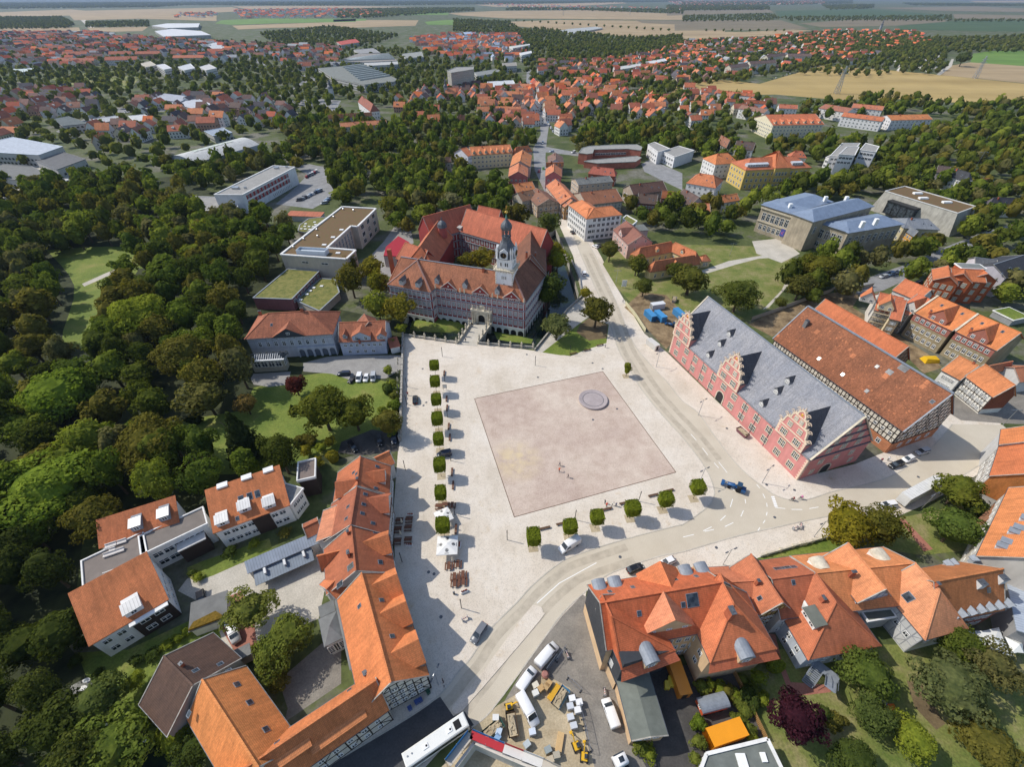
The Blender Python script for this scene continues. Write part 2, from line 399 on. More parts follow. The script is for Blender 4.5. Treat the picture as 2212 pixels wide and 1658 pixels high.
   for x,i in ((0,s.ia),(L,s.ib)):
    if i==0:g=MB();g.bar(s.pt(x,0,ez+.05),s.pt(x,r,ez+rh+.05),.2,.12);g.bar(s.pt(x,D,ez+.05),s.pt(x,r,ez+rh+.05),.2,.12);s.b.part('verge',g,'grey_stone')
  elif s.kind=='mono':mb.slab([[s.pt(0,0,ez),s.pt(L,0,ez),s.pt(L,D,ez+rh),s.pt(0,D,ez+rh)]],s.th)
  else:
   w=.3;mb.prism([s.pt(w,w),s.pt(L-w,w),s.pt(L-w,D-w),s.pt(w,D-w)],ez-.3,ez-.004)
   e=MB()
   for q in (((0,0),(L,0),(L,w),(0,w)),((0,D-w),(L,D-w),(L,D),(0,D)),((0,w),(w,w),(w,D-w),(0,D-w)),((L-w,w),(L,w),(L,D-w),(L-w,D-w))):
    e.prism([s.pt(*p) for p in q],ez-.35,ez+par)
   s.parapet=s.b.part('parapet',e,'render',getattr(s,'parcol',WHITE))
  s.roof=s.b.part('roof',mb,rmat,col)
 def face(s,f):
  o,L,D=s.o,s.L,s.D
  return {'f':(s.pt(o,o),s.pt(L-o,o),-s.uy),'b':(s.pt(L-o,D-o),s.pt(o,D-o),s.uy),'r':(s.pt(L-o,o),s.pt(L-o,D-o),s.ux),'l':(s.pt(o,D-o),s.pt(o,o),-s.ux)}[f]
 def win(s,f,n,zs,w=1.1,h=1.5,style='cross',m=1.0,skip=(),d=.0,m2=None):
  """n windows in a row on face f at each sill height of zs"""
  p,q,out=s.face(f);Lf=(q-p).length;u=(q-p).normalized();m2=m if m2 is None else m2
  if out.dot(CAMV-(p+q)/2)<-25:return
  for j,z in enumerate(zs if isinstance(zs,(list,tuple)) else [zs]):
   for i in range(n):
    if (j,i) in skip:continue
    c=p+u*(m+(Lf-m-m2)*((i+.5)/n))+out*(.02+d);s.b.window((c.x,c.y,z),out,w,h,style)
 def dormer(s,side,x,w=1.8,f=.2,h=1.5,kind='gable',ph=None,col=None,roof=None,n=1,rmat='tile',ww=None,wmat='render',style='cross',face=None):
  r=s.D*s.rp if side=='f' else s.D*(1-s.rp);col=col or WHITE;roof=roof or tuple(s.roof.color)[:3];ph=ph if ph is not None else w*.45
  sl=s.rh/r;t0=f*r;z0=s.ez+s.rh*f
  def P(a,t,z):return s.pt(x+a,t if side=='f' else s.D-t,z)
  ze=z0+h;tb=min(r,(ze-s.ez)/sl+.1);hw=w/2
  mb=MB();mb.add([P(-hw,t0,z0-.3),P(hw,t0,z0-.3),P(hw,t0,ze),P(-hw,t0,ze),P(-hw,tb,z0-.3),P(hw,tb,z0-.3),P(hw,tb,ze),P(-hw,tb,ze)],
      [(0,1,2,3),(5,4,7,6),(1,5,6,2),(4,0,3,7),(3,2,6,7)])
  if kind=='gable':
   mb.add([P(-hw,t0,ze),P(hw,t0,ze),P(0,t0,ze+ph),P(-hw,t0+.2,ze),P(hw,t0+.2,ze),P(0,t0+.2,ze+ph)],[(0,1,2),(4,3,5),(0,2,5,3),(1,4,5,2)])
  d=s.b.part('dormer',mb,wmat,col)
  rf=MB();e=.18;out=-s.uy if side=='f' else s.uy;k=.3
  if kind in ('gable','hip'):
   tr=min(r,(ze+ph-s.ez)/sl);te=min(r,(ze-e*ph/hw-s.ez)/sl);zl=ze-e*ph/hw
   fr=t0-k;rf_ridge=fr if kind=='gable' else t0+hw*.9
   fs=[[P(-hw-e,fr,zl+.06),P(0,rf_ridge,ze+ph+.06),P(0,tr,ze+ph+.06),P(-hw-e,te,zl+.06)],
    [P(hw+e,fr,zl+.06),P(hw+e,te,zl+.06),P(0,tr,ze+ph+.06),P(0,rf_ridge,ze+ph+.06)]]
   if kind=='hip':fs.append([P(-hw-e,fr,zl+.06),P(hw+e,fr,zl+.06),P(0,rf_ridge,ze+ph+.06)])
   rf.slab(fs,.14)
  elif kind=='shed':
   zt=ze+.25;tt=min(r,(zt+.35-s.ez)/sl,t0+2.2)
   rf.slab([[P(-hw-e,t0-k,ze+.03),P(hw+e,t0-k,ze+.03),P(hw+e,tt,max(ze+.05,zt+.3)),P(-hw-e,tt,max(ze+.05,zt+.3))]],.14)
  else:   # barrel roof
   tt=min(r,(ze+ph*.6-s.ez)/sl);pts=[(-math.cos(math.pi*i/8)*(hw+.1),math.sin(math.pi*i/8)*ph) for i in range(9)]
   v=[P(a,t0-.15,ze+z) for a,z in pts]+[P(a,tt+(r-tt)*.2,ze+z) for a,z in pts]
   rf.add(v,[(i,i+1,10+i,9+i) for i in range(8)]+[tuple(range(9))])
  s.b.part('dormer_roof',rf,rmat,roof,parent=d)
  for i in range(n):
   c=P((i-(n-1)/2)*(w/n),t0,z0+.25)+out*.02;wd=ww or min(1.1,w/n*.7)
   s.b.window(c,out,wd,max(.6,h-.4),style,parent=d)
  return d
 def chimney(s,x,t,h=1.2,w=.6,d=.5,col=BRICK,mat='brick'):
  z=s.rz(t);mb=MB();c=s.pt(x,t,z)
  def bx(m,hw,hd,z0,z1):
   m.add([c+s.ux*i*hw+s.uy*j*hd+V3((0,0,k-z)) for k in (z0,z1) for i,j in ((-1,-1),(1,-1),(1,1),(-1,1))],[(3,2,1,0),(4,5,6,7),(0,1,5,4),(1,2,6,5),(2,3,7,6),(3,0,4,7)])
  bx(mb,w/2,d/2,z-.6,z+h);o=s.b.part('chimney',mb,mat,col)
  m2=MB();bx(m2,w/2+.07,d/2+.07,z+h,z+h+.12);bx(m2,w/4,d/4,z+h+.12,z+h+.25);s.b.part('cap',m2,'lead',parent=o)
 def skylight(s,side,x,f,w=.8,h=1.1):
  r=s.D*s.rp if side=='f' else s.D*(1-s.rp)
  if s.kind=='mono':r=s.D
  def P(a,t):return s.pt(x+a,t if side=='f' else s.D-t,s.rz(t if side=='f' else s.D-t))
  sl=math.hypot(r,s.rh);dt=h*r/sl/2;t=f*r;nrm=(V3((0,0,1))*r+(-s.uy if side=='f' else s.uy)*s.rh).normalized()
  fr=MB();gl=MB()
  def plate(m,w,dt,z0,z1):
   q=[P(-w/2,t-dt),P(w/2,t-dt),P(w/2,t+dt),P(-w/2,t+dt)]
   m.add([p+nrm*z0 for p in q]+[p+nrm*z1 for p in q],[(3,2,1,0),(4,5,6,7),(0,1,5,4),(1,2,6,5),(2,3,7,6),(3,0,4,7)])
  plate(fr,w,dt,-.05,.08);o=s.b.part('skylight',fr,'zinc');plate(gl,w-.16,dt-.09*r/sl,.08,.1);s.b.part('pane',gl,'glass',parent=o)
 def timber(s,f,zs,n,col=DARKT,w=.16,brace=True,gable=False,mat='timber'):
  """half-timber frame on face f: rails at heights zs, n bays"""
  p,q,out=s.face(f);Lf=(q-p).length;u=(q-p).normalized();mb=MB();oo=out*.03;up=out
  def X(a,z):return V3((p.x,p.y,0))+u*a+oo+V3((0,0,z))
  def top(a):
   return 1e9 if not gable else s.rz(s.o+a if f=='r' else s.D-s.o-a)-.35
  for z in zs:
   a0,a1=0.0,Lf
   if gable and z>s.ez:
    k=(z-s.ez+.35)/s.rh;a0,a1=(s.D*s.rp*k-s.o,Lf-(s.D*(1-s.rp)*k-s.o)) if f=='r' else (s.D*(1-s.rp)*k-s.o,Lf-(s.D*s.rp*k-s.o))
    if a1-a0<.5:continue
   mb.bar(X(a0,z),X(a1,z),.06,w,up=(0,0,1))
  for i in range(n+1):
   a=min(max(Lf*i/n,w/2),Lf-w/2);zt=min(zs[-1],top(a))
   if zt>zs[0]+.3:mb.bar(X(a,zs[0]),X(a,zt),w,.05,up=u.cross(V3((0,0,1))))
  if brace:
   for j in range(len(zs)-1):
    for i in range(n):
     if (i+j) % 3:continue
     a,a2=Lf*i/n,Lf*(i+1)/n
     if (i // 3) % 2:a,a2=a2,a
     if zs[j+1]<min(top(a),top(a2)):mb.bar(X(a,zs[j]),X(a2,zs[j+1]),.05,w*.8,up=u.cross(V3((0,0,1))))
  return s.b.part('timber_frame',mb,mat,col)
 def band(s,f,z,h=.3,d=.12,col=WHITE,mat='render',name='cornice'):
  p,q,out=s.face(f);mb=MB();a=p+out*d/2;c=q+out*d/2
  mb.bar((a.x,a.y,z+h/2),(c.x,c.y,z+h/2),d,h);return s.b.part(name,mb,mat,col)
def at(q,z=0.0):p=G(q,z);return V3((p.x,p.y,0))
# ---------------------------------------------------------------- ground materials
def mk_ground():
 m,n,l,b=nt('town_ground');p=geo_pos(n)
 c=ramp(n,l,noise(n,l,.035,6,p,.65),[(.36,(.055,.075,.022)),(.5,(.09,.11,.035)),(.56,(.12,.12,.08)),(.68,(.19,.18,.15))])
 c=mul(n,l,c,ramp(n,l,noise(n,l,.6,4,p),[(.3,(.7,)),(.7,(1.25,))]));l.new(c,b.inputs['Base Color'])
 m,n,l,b=nt('lawn');p=geo_pos(n)
 c=ramp(n,l,noise(n,l,.11,6,p,.65),[(.32,(.10,.15,.022)),(.55,(.165,.205,.036)),(.72,(.25,.23,.07))])
 c=mul(n,l,c,ramp(n,l,noise(n,l,1.9,4,p),[(.3,(.72,)),(.7,(1.25,))]));l.new(c,b.inputs['Base Color'])
 m,n,l,b=nt('dry_lawn');p=geo_pos(n)
 c=ramp(n,l,noise(n,l,.14,6,p,.7),[(.33,(.10,.14,.028)),(.5,(.17,.185,.05)),(.66,(.27,.23,.11))])
 c=mul(n,l,c,ramp(n,l,noise(n,l,2.2,4,p),[(.3,(.72,)),(.7,(1.25,))]));l.new(c,b.inputs['Base Color'])
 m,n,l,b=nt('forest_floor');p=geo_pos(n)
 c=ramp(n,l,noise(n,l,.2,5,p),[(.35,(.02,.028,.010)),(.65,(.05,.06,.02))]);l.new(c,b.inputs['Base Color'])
         
 m,n,l,b=nt('pale_setts');p=geo_pos(n)
 c=ramp(n,l,noise(n,l,.07,6,p,.6),[(.30,(.55,.48,.39)),(.48,(.635,.565,.475)),(.7,(.69,.63,.55))])
 c=mul(n,l,c,ramp(n,l,noise(n,l,.55,5,p,.7),[(.28,(.90,.885,.86)),(.55,(1.0,)),(.75,(1.03,))]))
 v=n.new('ShaderNodeTexVoronoi');v.inputs['Scale'].default_value=4.5;l.new(p,v.inputs['Vector'])
 c=mul(n,l,c,ramp(n,l,v.outputs['Distance'],[(.0,(1.04,)),(.55,(1,)),(.8,(.84,))]))
           
 c=mul(n,l,c,ramp(n,l,noise(n,l,.19,4,p,.75),[(.60,(1,1,1)),(.74,(.88,.80,.68))]))
 l.new(c,b.inputs['Base Color']);bump(n,l,b,v.outputs['Distance'],.25,.03)
 m,n,l,b=nt('rose_setts');p=geo_pos(n)
 c=ramp(n,l,noise(n,l,.05,5,p,.6),[(.32,(.46,.365,.305)),(.5,(.53,.435,.36)),(.68,(.61,.53,.44))])
 c=mul(n,l,c,ramp(n,l,noise(n,l,.30,6,p,.7),[(.3,(.84,.80,.78)),(.6,(1.03,))]))
 c=mul(n,l,c,ramp(n,l,noise(n,l,2.6,3,p,.7),[(.3,(.84,.8,.8)),(.65,(1.08,))]))
            
 mp=n.new('ShaderNodeMapping');l.new(p,mp.inputs[0]);q=G(('MC',1130,1320));mp.inputs['Location'].default_value=(-q.x/9,-q.y/9,0);mp.inputs['Scale'].default_value=(1/9,1/9,0)
 gr=n.new('ShaderNodeTexGradient');gr.gradient_type='SPHERICAL';l.new(mp.outputs[0],gr.inputs[0])
 mm=n.new('ShaderNodeMath');mm.operation='MULTIPLY';l.new(gr.outputs['Fac'],mm.inputs[0]);l.new(ramp(n,l,noise(n,l,.35,5,p),[(.35,(0,)),(.6,(1.1,))]),mm.inputs[1])
 x=n.new('ShaderNodeMix');x.data_type='RGBA';l.new(mm.outputs[0],x.inputs[0]);l.new(c,x.inputs[6]);x.inputs[7].default_value=(.62,.50,.30,1)
 l.new(x.outputs[2],b.inputs['Base Color'])
 m,n,l,b=nt('tan_asphalt');p=geo_pos(n)
 c=ramp(n,l,noise(n,l,.12,5,p),[(.3,(.50,.44,.345)),(.7,(.57,.51,.41))])
 c=mul(n,l,c,ramp(n,l,noise(n,l,6,3,p),[(.3,(.9,)),(.7,(1.06,))]));l.new(c,b.inputs['Base Color'])
 for nm,a,c2 in (('asphalt',(.055,.056,.060),(.085,.085,.088)),('old_asphalt',(.17,.155,.135),(.27,.245,.21)),('grey_paving',(.24,.23,.22),(.33,.32,.30)),('sandy_ground',(.34,.27,.17),(.50,.42,.29)),
     ('dark_yard',(.05,.048,.047),(.10,.093,.086)),('soil',(.10,.07,.04),(.20,.15,.08)),('red_paving',(.30,.12,.085),(.38,.17,.125)),('building_soil',(.10,.065,.035),(.34,.25,.14)),('far_street',(.20,.20,.20),(.30,.30,.30)),('gravel_path',(.42,.39,.33),(.54,.50,.43))):
  m,n,l,b=nt(nm);p=geo_pos(n)
  c=ramp(n,l,noise(n,l,.22,6,p,.7),[(.33,a),(.67,c2)]);c=mul(n,l,c,ramp(n,l,noise(n,l,3.0,3,p),[(.3,(.82,)),(.7,(1.15,))]));l.new(c,b.inputs['Base Color'])
 for nm,a,c2 in (('wheat',(.34,.24,.085),(.42,.305,.12)),('stubble',(.30,.22,.12),(.39,.29,.165)),('grey_field',(.16,.13,.08),(.22,.18,.11)),('green_field',(.10,.19,.03),(.16,.25,.05)),
     ('dark_field',(.045,.08,.03),(.07,.11,.04)),('far_wood',(.02,.035,.015),(.035,.055,.022)),('meadow',(.16,.19,.05),(.27,.25,.09))):  # grey and dark field tones have cloud shade put into the colour
  m,n,l,b=nt(nm);p=geo_pos(n)
  mp=n.new('ShaderNodeMapping');mp.inputs['Scale'].default_value=(.0015,.02,1);mp.inputs['Rotation'].default_value=(0,0,.5);l.new(p,mp.inputs[0])
  c=ramp(n,l,noise(n,l,1.0,5,mp.outputs[0]),[(.35,a),(.65,c2)]);c=mul(n,l,c,ramp(n,l,noise(n,l,.01,4,p),[(.3,(.85,)),(.7,(1.12,))]));l.new(c,b.inputs['Base Color'])
 m,n,l,b=nt('water');p=geo_pos(n)
 c=ramp(n,l,noise(n,l,.16,5,p),[(.40,(.010,.018,.020)),(.60,(.03,.045,.018)),(.72,(.08,.10,.02))])
 l.new(c,b.inputs['Base Color']);b.inputs['Roughness'].default_value=.06;b.inputs['Specular IOR Level'].default_value=.5
 bump(n,l,b,noise(n,l,1.2,3,p),.12,.05)
mk_ground()
for nm,a in (('roof_sedum',((.16,.085,.045),(.13,.10,.04))),('roof_grass',((.10,.12,.025),(.22,.20,.06))),('roof_gravel',((.24,.235,.22),(.33,.32,.30)))):
 m,n,l,b=nt(nm);p=geo_pos(n)
 c=ramp(n,l,noise(n,l,.5,6,p,.75),[(.36,a[0]),(.62,a[1])]);c=mul(n,l,c,ramp(n,l,noise(n,l,4,3,p),[(.3,(.75,)),(.7,(1.25,))]));l.new(c,b.inputs['Base Color'])
# ---------------------------------------------------------------- the ground with the castle moat cut into it
MOAT=GP('CA',[(345,1530),(930,1612),(1135,1618),(1745,1662),(2105,1275),(2215,1145)])+GP('MC',[(1535,240),(1480,60)])+GP('TC',[(1425,1560),(1385,1480),(1340,1500),(1330,1600)])+GP('MC',[(1345,90),(1250,330)])+GP('CA',[(1560,1330),(700,1230),(420,1200),(330,1420)])
BIG=30000
sheet('ground',[(-BIG,-60),(BIG,-60),(BIG,BIG),(-BIG,BIG)],0,'town_ground',[MOAT])
def moat_walls():
 mb=MB();n=len(MOAT)
 for i in range(n):
  a,b=MOAT[i],MOAT[(i+1) % n];mb.add([(a.x,a.y,.0),(b.x,b.y,.0),(b.x,b.y,-5),(a.x,a.y,-5)],[(0,1,2,3)])
 struct('moat_wall',mb.mesh('moat_wall','grey_stone'))
moat_walls();sheet('water',MOAT,-3.6,'water')
def mound(name,pts,z0,z1,mat):
 c=sum((V3((p[0],p[1],0)) for p in pts),V3())/len(pts);mb=MB();n=len(pts)
 v=[V3((p[0],p[1],z0)) for p in pts]+[c+(V3((p[0],p[1],0))-c)*.7+V3((0,0,z1)) for p in pts]
 mb.add(v,[(i,(i+1) % n,n+(i+1) % n,n+i) for i in range(n)]+[tuple(range(n,2*n))]);return struct(name,mb.mesh(name,mat,True))
mound('moat_lawn',GP('CA',[(430,1330),(720,1300),(1040,1370),(1010,1420),(840,1470),(600,1470),(400,1440)],-3),-3.7,-2.2,'lawn')
mound('moat_reeds',GP('CA',[(1290,1470),(1500,1500),(1760,1560),(1740,1610),(1500,1590),(1330,1560)],-3.6),-3.65,-3.5,'lawn')
# ---------------------------------------------------------------- square, streets and yards (each sheet a few millimetres above the last)
PLAZA=GP('D',[(868,722),(1155,758),(1232,770),(1310,738),(1258,644)])+GP('MC',[(1500,0)])+GP('TC',[(1385,1400),(1320,1250),(1400,1250),(1500,1400),(1590,1500)])+GP('D',[(1298,553),(1332,621),(1392,721),(1441,762),(1721,1035),(1848,1003),(1892,985),(1985,950),(2062,885),(2162,915),(2150,1000),(2090,1040),(2000,1090),(1938,1117),(1801,1157),(1651,1200),(1574,1235),(1268,1270),(1258,1334),(1038,1525),(900,1680),(560,1680),(860,1450),(850,1104),(861,958),(868,830)])
sheet('square_paving',PLAZA,.006,'pale_setts')
_in=GP('TC',[(1395,1300),(1440,1400),(1490,1500),(1545,1640)])+GP('MC',[(1600,110),(1680,290),(1740,450),(1790,600),(1850,710),(1940,860),(2060,1010),(2200,1165)])+GP('MR',[(60,1245),(130,1340),(180,1430),(206,1520),(185,1595),(120,1655)])+GP('BR',[(0,92)])+GP('BC',[(2165,100),(1820,190),(1500,295),(1390,355),(1240,480),(1130,600),(960,770),(840,950),(760,1040),(640,1190),(450,1330),(0,1600)])
_out=GP('TC',[(1430,1290),(1490,1400),(1550,1500),(1640,1650)])+GP('MC',[(1700,130),(1790,320),(1880,545),(1990,690),(2100,805),(2200,930)])+GP('MR',[(100,1010),(200,1150),(330,1320),(430,1420),(520,1490),(600,1545),(700,1575),(820,1570),(970,1522),(1200,1470),(1400,1395),(1600,1245),(1700,1140),(1745,1085)])
_low=GP('MR',[(2065,1090),(2100,1150),(2000,1290),(1700,1480),(1400,1585),(1150,1650)])+GP('BR',[(900,45),(620,105),(330,172),(0,268)])+GP('BC',[(2070,292),(1830,370),(1700,430),(1560,540),(1430,665),(1330,800),(1180,1010),(1000,1255),(890,1370),(560,1600),(380,1720)])
ROAD=smoothline(_in)+smoothline(_low[::-1])+smoothline(_out[::-1])
sheet('road',ROAD,.012,'tan_asphalt')
sheet('road_asphalt',GP('BC',[(640,1205),(725,1330),(800,1300),(860,1390),(560,1600),(380,1730),(-300,1760),(0,1600),(450,1330)]),.018,'asphalt')
def kerb(name,pts,w=.28,h=.06):
 mb=MB();P=[V3((p[0],p[1],0)) for p in pts]
 for a,b in zip(P,P[1:]):mb.bar(a+V3((0,0,h/2)),b+V3((0,0,h/2)),w,h+.02)
 return struct(name,mb.mesh(name,'gravel_path'))
kerb('kerb',smoothline(_in));kerb('kerb',smoothline(_out));kerb('kerb',smoothline(_low))
def dashes():
 for tg,segs in (('BC',[((1265,600),(1410,470)),((1410,470),(1650,338))]),
     ('MR',[((55,1150),(90,1190)),((130,1240),(165,1285)),((205,1335),(235,1370)),((235,1330),(290,1400)),((325,1570),(310,1622)),((405,1570),(410,1598)),((480,1475),(500,1500)),((520,1535),(535,1565)),((545,1595),(548,1620)),((600,1625),(665,1632)),((705,1637),(775,1638)),((820,1632),(880,1622))]),
     ('BR',[((5,172),(75,155)),((135,132),(190,105)),((145,135),(205,122)),((275,104),(330,78)),((245,65),(280,32)),((378,38),(395,0)),((488,130),(502,110)),((522,82),(535,62)),((543,32),(548,10))])):
  for a,b in segs:
   p,q=G((tg,*a)),G((tg,*b));mb=MB();d=(q-p).normalized();nn=V3((-d.y,d.x,0))*.09
   mb.add([p-nn,q-nn,q+nn,p+nn],[(0,1,2,3)]);mb.v=[v+V3((0,0,.017)) for v in mb.v];struct('lane_marking',mb.mesh('lane_marking','white_paint'))
        
 for i in range(6):
  p=G(('MR',585+i*4,1556+i*12));mb=MB();mb.cbox((p.x,p.y,.013),.9,.45,.004);struct('lane_marking',mb.mesh('lane_marking','white_paint'))
 for i in range(7):
  p=G(('MR',316+i*13,1500+i*4));mb=MB();mb.cbox((p.x,p.y,.013),.45,.9,.004);struct('lane_marking',mb.mesh('lane_marking','white_paint'))
dashes()
plain('worn_asphalt',(.455,.40,.315),.8,var=.15,scale=.5)
def tracks(c):
 L=smoothline(c);N=[V3((-(L[min(i+1,len(L)-1)]-L[max(i-1,0)]).y,(L[min(i+1,len(L)-1)]-L[max(i-1,0)]).x,0)).normalized() for i in range(len(L))]
 for a in (1.1,4.7):sheet('tyre_track',[p+n*a for p,n in zip(L,N)]+[p+n*(a+1.9) for p,n in list(zip(L,N))[::-1]],.0145,'worn_asphalt')
tracks(_in[3:14]);tracks(_in[20:33])
def island(name,pts):
 mb=MB();mb.prism([(p.x,p.y) for p in pts],.013,.12);return struct(name,mb.mesh(name,'pale_setts'))
island('traffic_island',smoothline(GP('BC',[(1240,612),(1290,625),(1305,660),(1290,705),(960,1095),(850,1220),(790,1290),(745,1318),(722,1300),(735,1250),(900,1060),(1150,720),(1240,612)]),3))
        
SQ=GP('D',[(1025,862),(1302,803),(1460,1021),(1111,1118)])
sheet('rose_paving',SQ,.010,'rose_setts')
mb=MB()
for a,b in zip(SQ,SQ[1:]+SQ[:1]):mb.bar(a+V3((0,0,.03)),b+V3((0,0,.03)),.14,.06)
struct('paving_edge',mb.mesh('paving_edge','brown_wood'))
sheet('yard',GP('BC',[(1560,545),(1590,560),(1660,870),(1800,1100),(1880,1480),(1990,1700),(1560,1700),(1040,1260),(1180,1020),(1330,810),(1430,680)]),.018,'old_asphalt')
sheet('building_site',GP('BC',[(1010,1262),(1180,1160),(1300,1050),(1480,1150),(1560,1330),(1600,1500),(1650,1720),(600,1720),(860,1400)]),.024,'sandy_ground')
sheet('rear_yard',GP('BC',[(1780,1100),(2010,980),(2205,1000)])+GP('BR',[(330,1000),(520,1460),(0,1720)])+GP('BC',[(2000,1720),(1880,1490)]),.012,'dark_yard')
sheet('garden_lawn',GP('BR',[(330,1010),(620,900),(1000,860),(1450,870),(2208,850),(2350,1720),(600,1720),(540,1480)]),.010,'dry_lawn')
sheet('front_lawn',GP('BR',[(500,310),(960,175),(1100,260),(880,330),(560,345)]),.014,'lawn')
sheet('corner_lawn',GP('BR',[(1390,50),(1640,0),(1900,-60),(2050,60),(1900,250),(1550,290),(1300,250),(1200,150)]),.014,'dry_lawn')
sheet('garden_path',GP('BR',[(1395,45),(1440,60),(1620,250),(1560,265)]),.020,'red_paving')
sheet('garden_terrace',GP('BR',[(400,790),(600,800),(640,960),(700,1110),(960,1130),(960,1175),(800,1195),(690,1180),(620,1000),(430,860)]),.018,'red_paving')
sheet('soil_patch',GP('BR',[(1450,1100),(1540,1120),(1700,1380),(1640,1420),(1500,1270)]),.018,'soil')
       
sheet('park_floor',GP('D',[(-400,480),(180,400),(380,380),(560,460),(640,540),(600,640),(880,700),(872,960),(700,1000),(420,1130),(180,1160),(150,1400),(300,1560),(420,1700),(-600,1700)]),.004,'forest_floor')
sheet('manor_lawn',GP('ML',[(1640,850),(1960,770),(2205,740),(2580,830),(2570,1130),(2180,1260),(1700,1400),(1250,1420),(1150,1080),(1300,1040),(1560,1000)]),.010,'lawn')
sheet('manor_drive',GP('MC',[(-90,650),(60,640),(390,640),(400,720),(290,790),(60,800),(-60,760)])+GP('ML',[(1960,745),(1960,690)]),.016,'grey_paving')
sheet('manor_terrace',GP('ML',[(1640,760),(1880,745),(1860,830),(1740,845),(1640,830),(1620,790)]),.016,'grey_paving')
sheet('park_lawn',smoothline(GP('ML',[(300,-40),(800,-60),(900,60),(800,220),(780,400),(640,560),(400,560),(480,190),(300,-40)])),.010,'lawn')
sheet('park_lawn',GP('ML',[(880,20),(1080,-20),(1060,60),(900,80)]),.014,'lawn')
sheet('park_path',GP('ML',[(530,178),(680,110),(780,70),(800,85),(690,130),(545,195)]),.016,'gravel_path')
sheet('back_yard',GP('MC',[(-20,1270),(0,1200),(200,1120),(385,1150),(370,1260),(120,1290)]),.012,'dark_yard')
sheet('courtyard',GP('BL',[(1210,440),(1600,330),(1990,180),(2060,60),(2120,0),(2205,0),(2060,700),(1600,880),(1450,900),(1380,640),(1150,520)]),.012,'gravel_path')
sheet('courtyard_lawn',GP('BL',[(1210,370),(1300,330),(1740,180),(1760,250),(1380,420),(1260,460),(1215,430)]),.018,'lawn')
sheet('courtyard_paving',GP('BL',[(1400,590),(1560,520),(1640,700),(1660,860),(1520,920),(1440,780)]),.020,'red_paving')
sheet('inner_yard',GP('BL',[(1860,1280),(1800,1100),(2080,860),(2205,900),(2205,1120),(1840,1370)]),.016,'old_asphalt')
sheet('cottage_garden',GP('BL',[(500,920),(830,900),(1250,700),(1420,660),(1640,880),(1600,1000),(900,1320),(1000,1400),(1350,1700),(1250,1700),(800,1300),(560,1080)]),.008,'lawn')
sheet('pond',GP('BL',[(450,1140),(560,1080),(760,1260),(900,1420),(1120,1560),(1300,1700),(900,1720),(640,1520),(540,1300)]),.012,'water')
           
sheet('lawn_triangle',GP('MC',[(1300,622),(1420,640),(1480,640),(1715,560),(1730,440),(1600,400),(1530,440),(1440,510)]),.012,'lawn')
sheet('bare_soil',GP('MC',[(1545,440),(1600,400),(1725,440),(1715,530),(1600,545),(1520,490)]),.018,'soil')
sheet('canal_path',GP('MC',[(1255,615),(1300,622),(1440,512),(1600,390),(1560,270),(1540,280),(1455,350),(1395,440)]),.016,'gravel_path')
        
sheet('library_lawn',GP('MC',[(1690,50),(1780,200),(1900,330),(2000,450)])+GP('MR',[(90,390),(440,420),(560,340),(700,130),(720,30),(620,-60),(300,-70),(-150,-80)])+GP('TC',[(1740,1640)]),.012,'dry_lawn')
sheet('library_path',GP('MR',[(100,100),(300,30),(480,0),(650,-20),(650,5),(490,15),(340,55),(160,110)]),.018,'gravel_path')
sheet('library_path',GP('MR',[(690,60),(715,70),(700,170),(560,330),(520,345),(640,220),(680,140)]),.018,'gravel_path')
sheet('library_forecourt',GP('TR',[(450,1560),(640,1540),(760,1640),(640,1700),(480,1640)]),.024,'gravel_path')
sheet('storage_plot',GP('MC',[(1830,330),(1930,420),(2100,600),(2205,480),(2205,360),(2100,250),(1940,230)]),.018,'building_soil')
sheet('excavation',GP('MR',[(430,440),(560,370),(950,240),(1230,200),(1130,280),(1100,330),(1600,640),(1680,720),(1560,760),(1440,640),(900,330),(580,520)]),.018,'building_soil')
sheet('street_behind',GP('MR',[(1050,200),(1250,120),(1480,40),(1700,-60),(1900,-140),(2230,-240),(2230,-180),(1700,60),(1450,150),(1300,220),(1150,250)]),.020,'far_street')
sheet('town_square_ground',GP('MR',[(1700,1000),(1770,900),(2000,800),(2208,780),(2300,900),(2300,1090),(2060,1080),(1800,1060)]),.010,'old_asphalt')
sheet('castle_forecourt',GP('CA',[(0,640),(130,500),(250,330),(420,380),(450,520),(230,640),(215,890),(110,860),(0,800)]),.010,'grey_paving')
   
sheet('street',GP('TC',[(1320,1250),(1400,1255),(1330,1180),(1320,1020),(1330,900),(1345,800),(1300,720),(1250,650),(1240,560),(1225,450),(1200,450),(1195,560),(1205,640),(1250,730),(1285,800),(1290,870),(1240,960),(1250,1100)]),.016,'far_street')
sheet('street',GP('TC',[(1250,970),(1330,950),(1500,980),(1560,990),(1540,1010),(1330,985),(1240,990)]),.022,'far_street')
sheet('street',GP('TC',[(1940,1060),(2000,1030),(2205,1120),(2205,1230),(2080,1170),(1960,1110)]),.016,'far_street')
sheet('street',GP('TR',[(0,920),(180,930),(190,950),(60,990),(0,990)]),.016,'far_street')
sheet('car_park',GP('TL',[(1780,1320),(1880,1240),(1990,1130),(1900,1080),(2000,1060),(2090,1080),(2160,1240),(2130,1290),(2020,1350)]),.012,'far_street')
sheet('car_park',GP('TL',[(0,1190),(240,1060),(450,1120),(440,1180),(170,1220),(60,1300),(0,1320)]),.012,'gravel_path')
sheet('street',GP('TL',[(360,850),(700,700),(1050,690),(1100,640),(1300,600),(1320,615),(1060,720),(720,730),(600,800),(440,880)]),.012,'far_street')
sheet('street',GP('TL',[(1260,830),(1480,770),(1640,700),(1860,590),(1960,520),(2060,460),(1980,500),(1700,420),(1560,360),(1580,350),(1760,420),(2205,560),(2205,590),(1960,540),(1700,720),(1400,850)]),.012,'far_street')
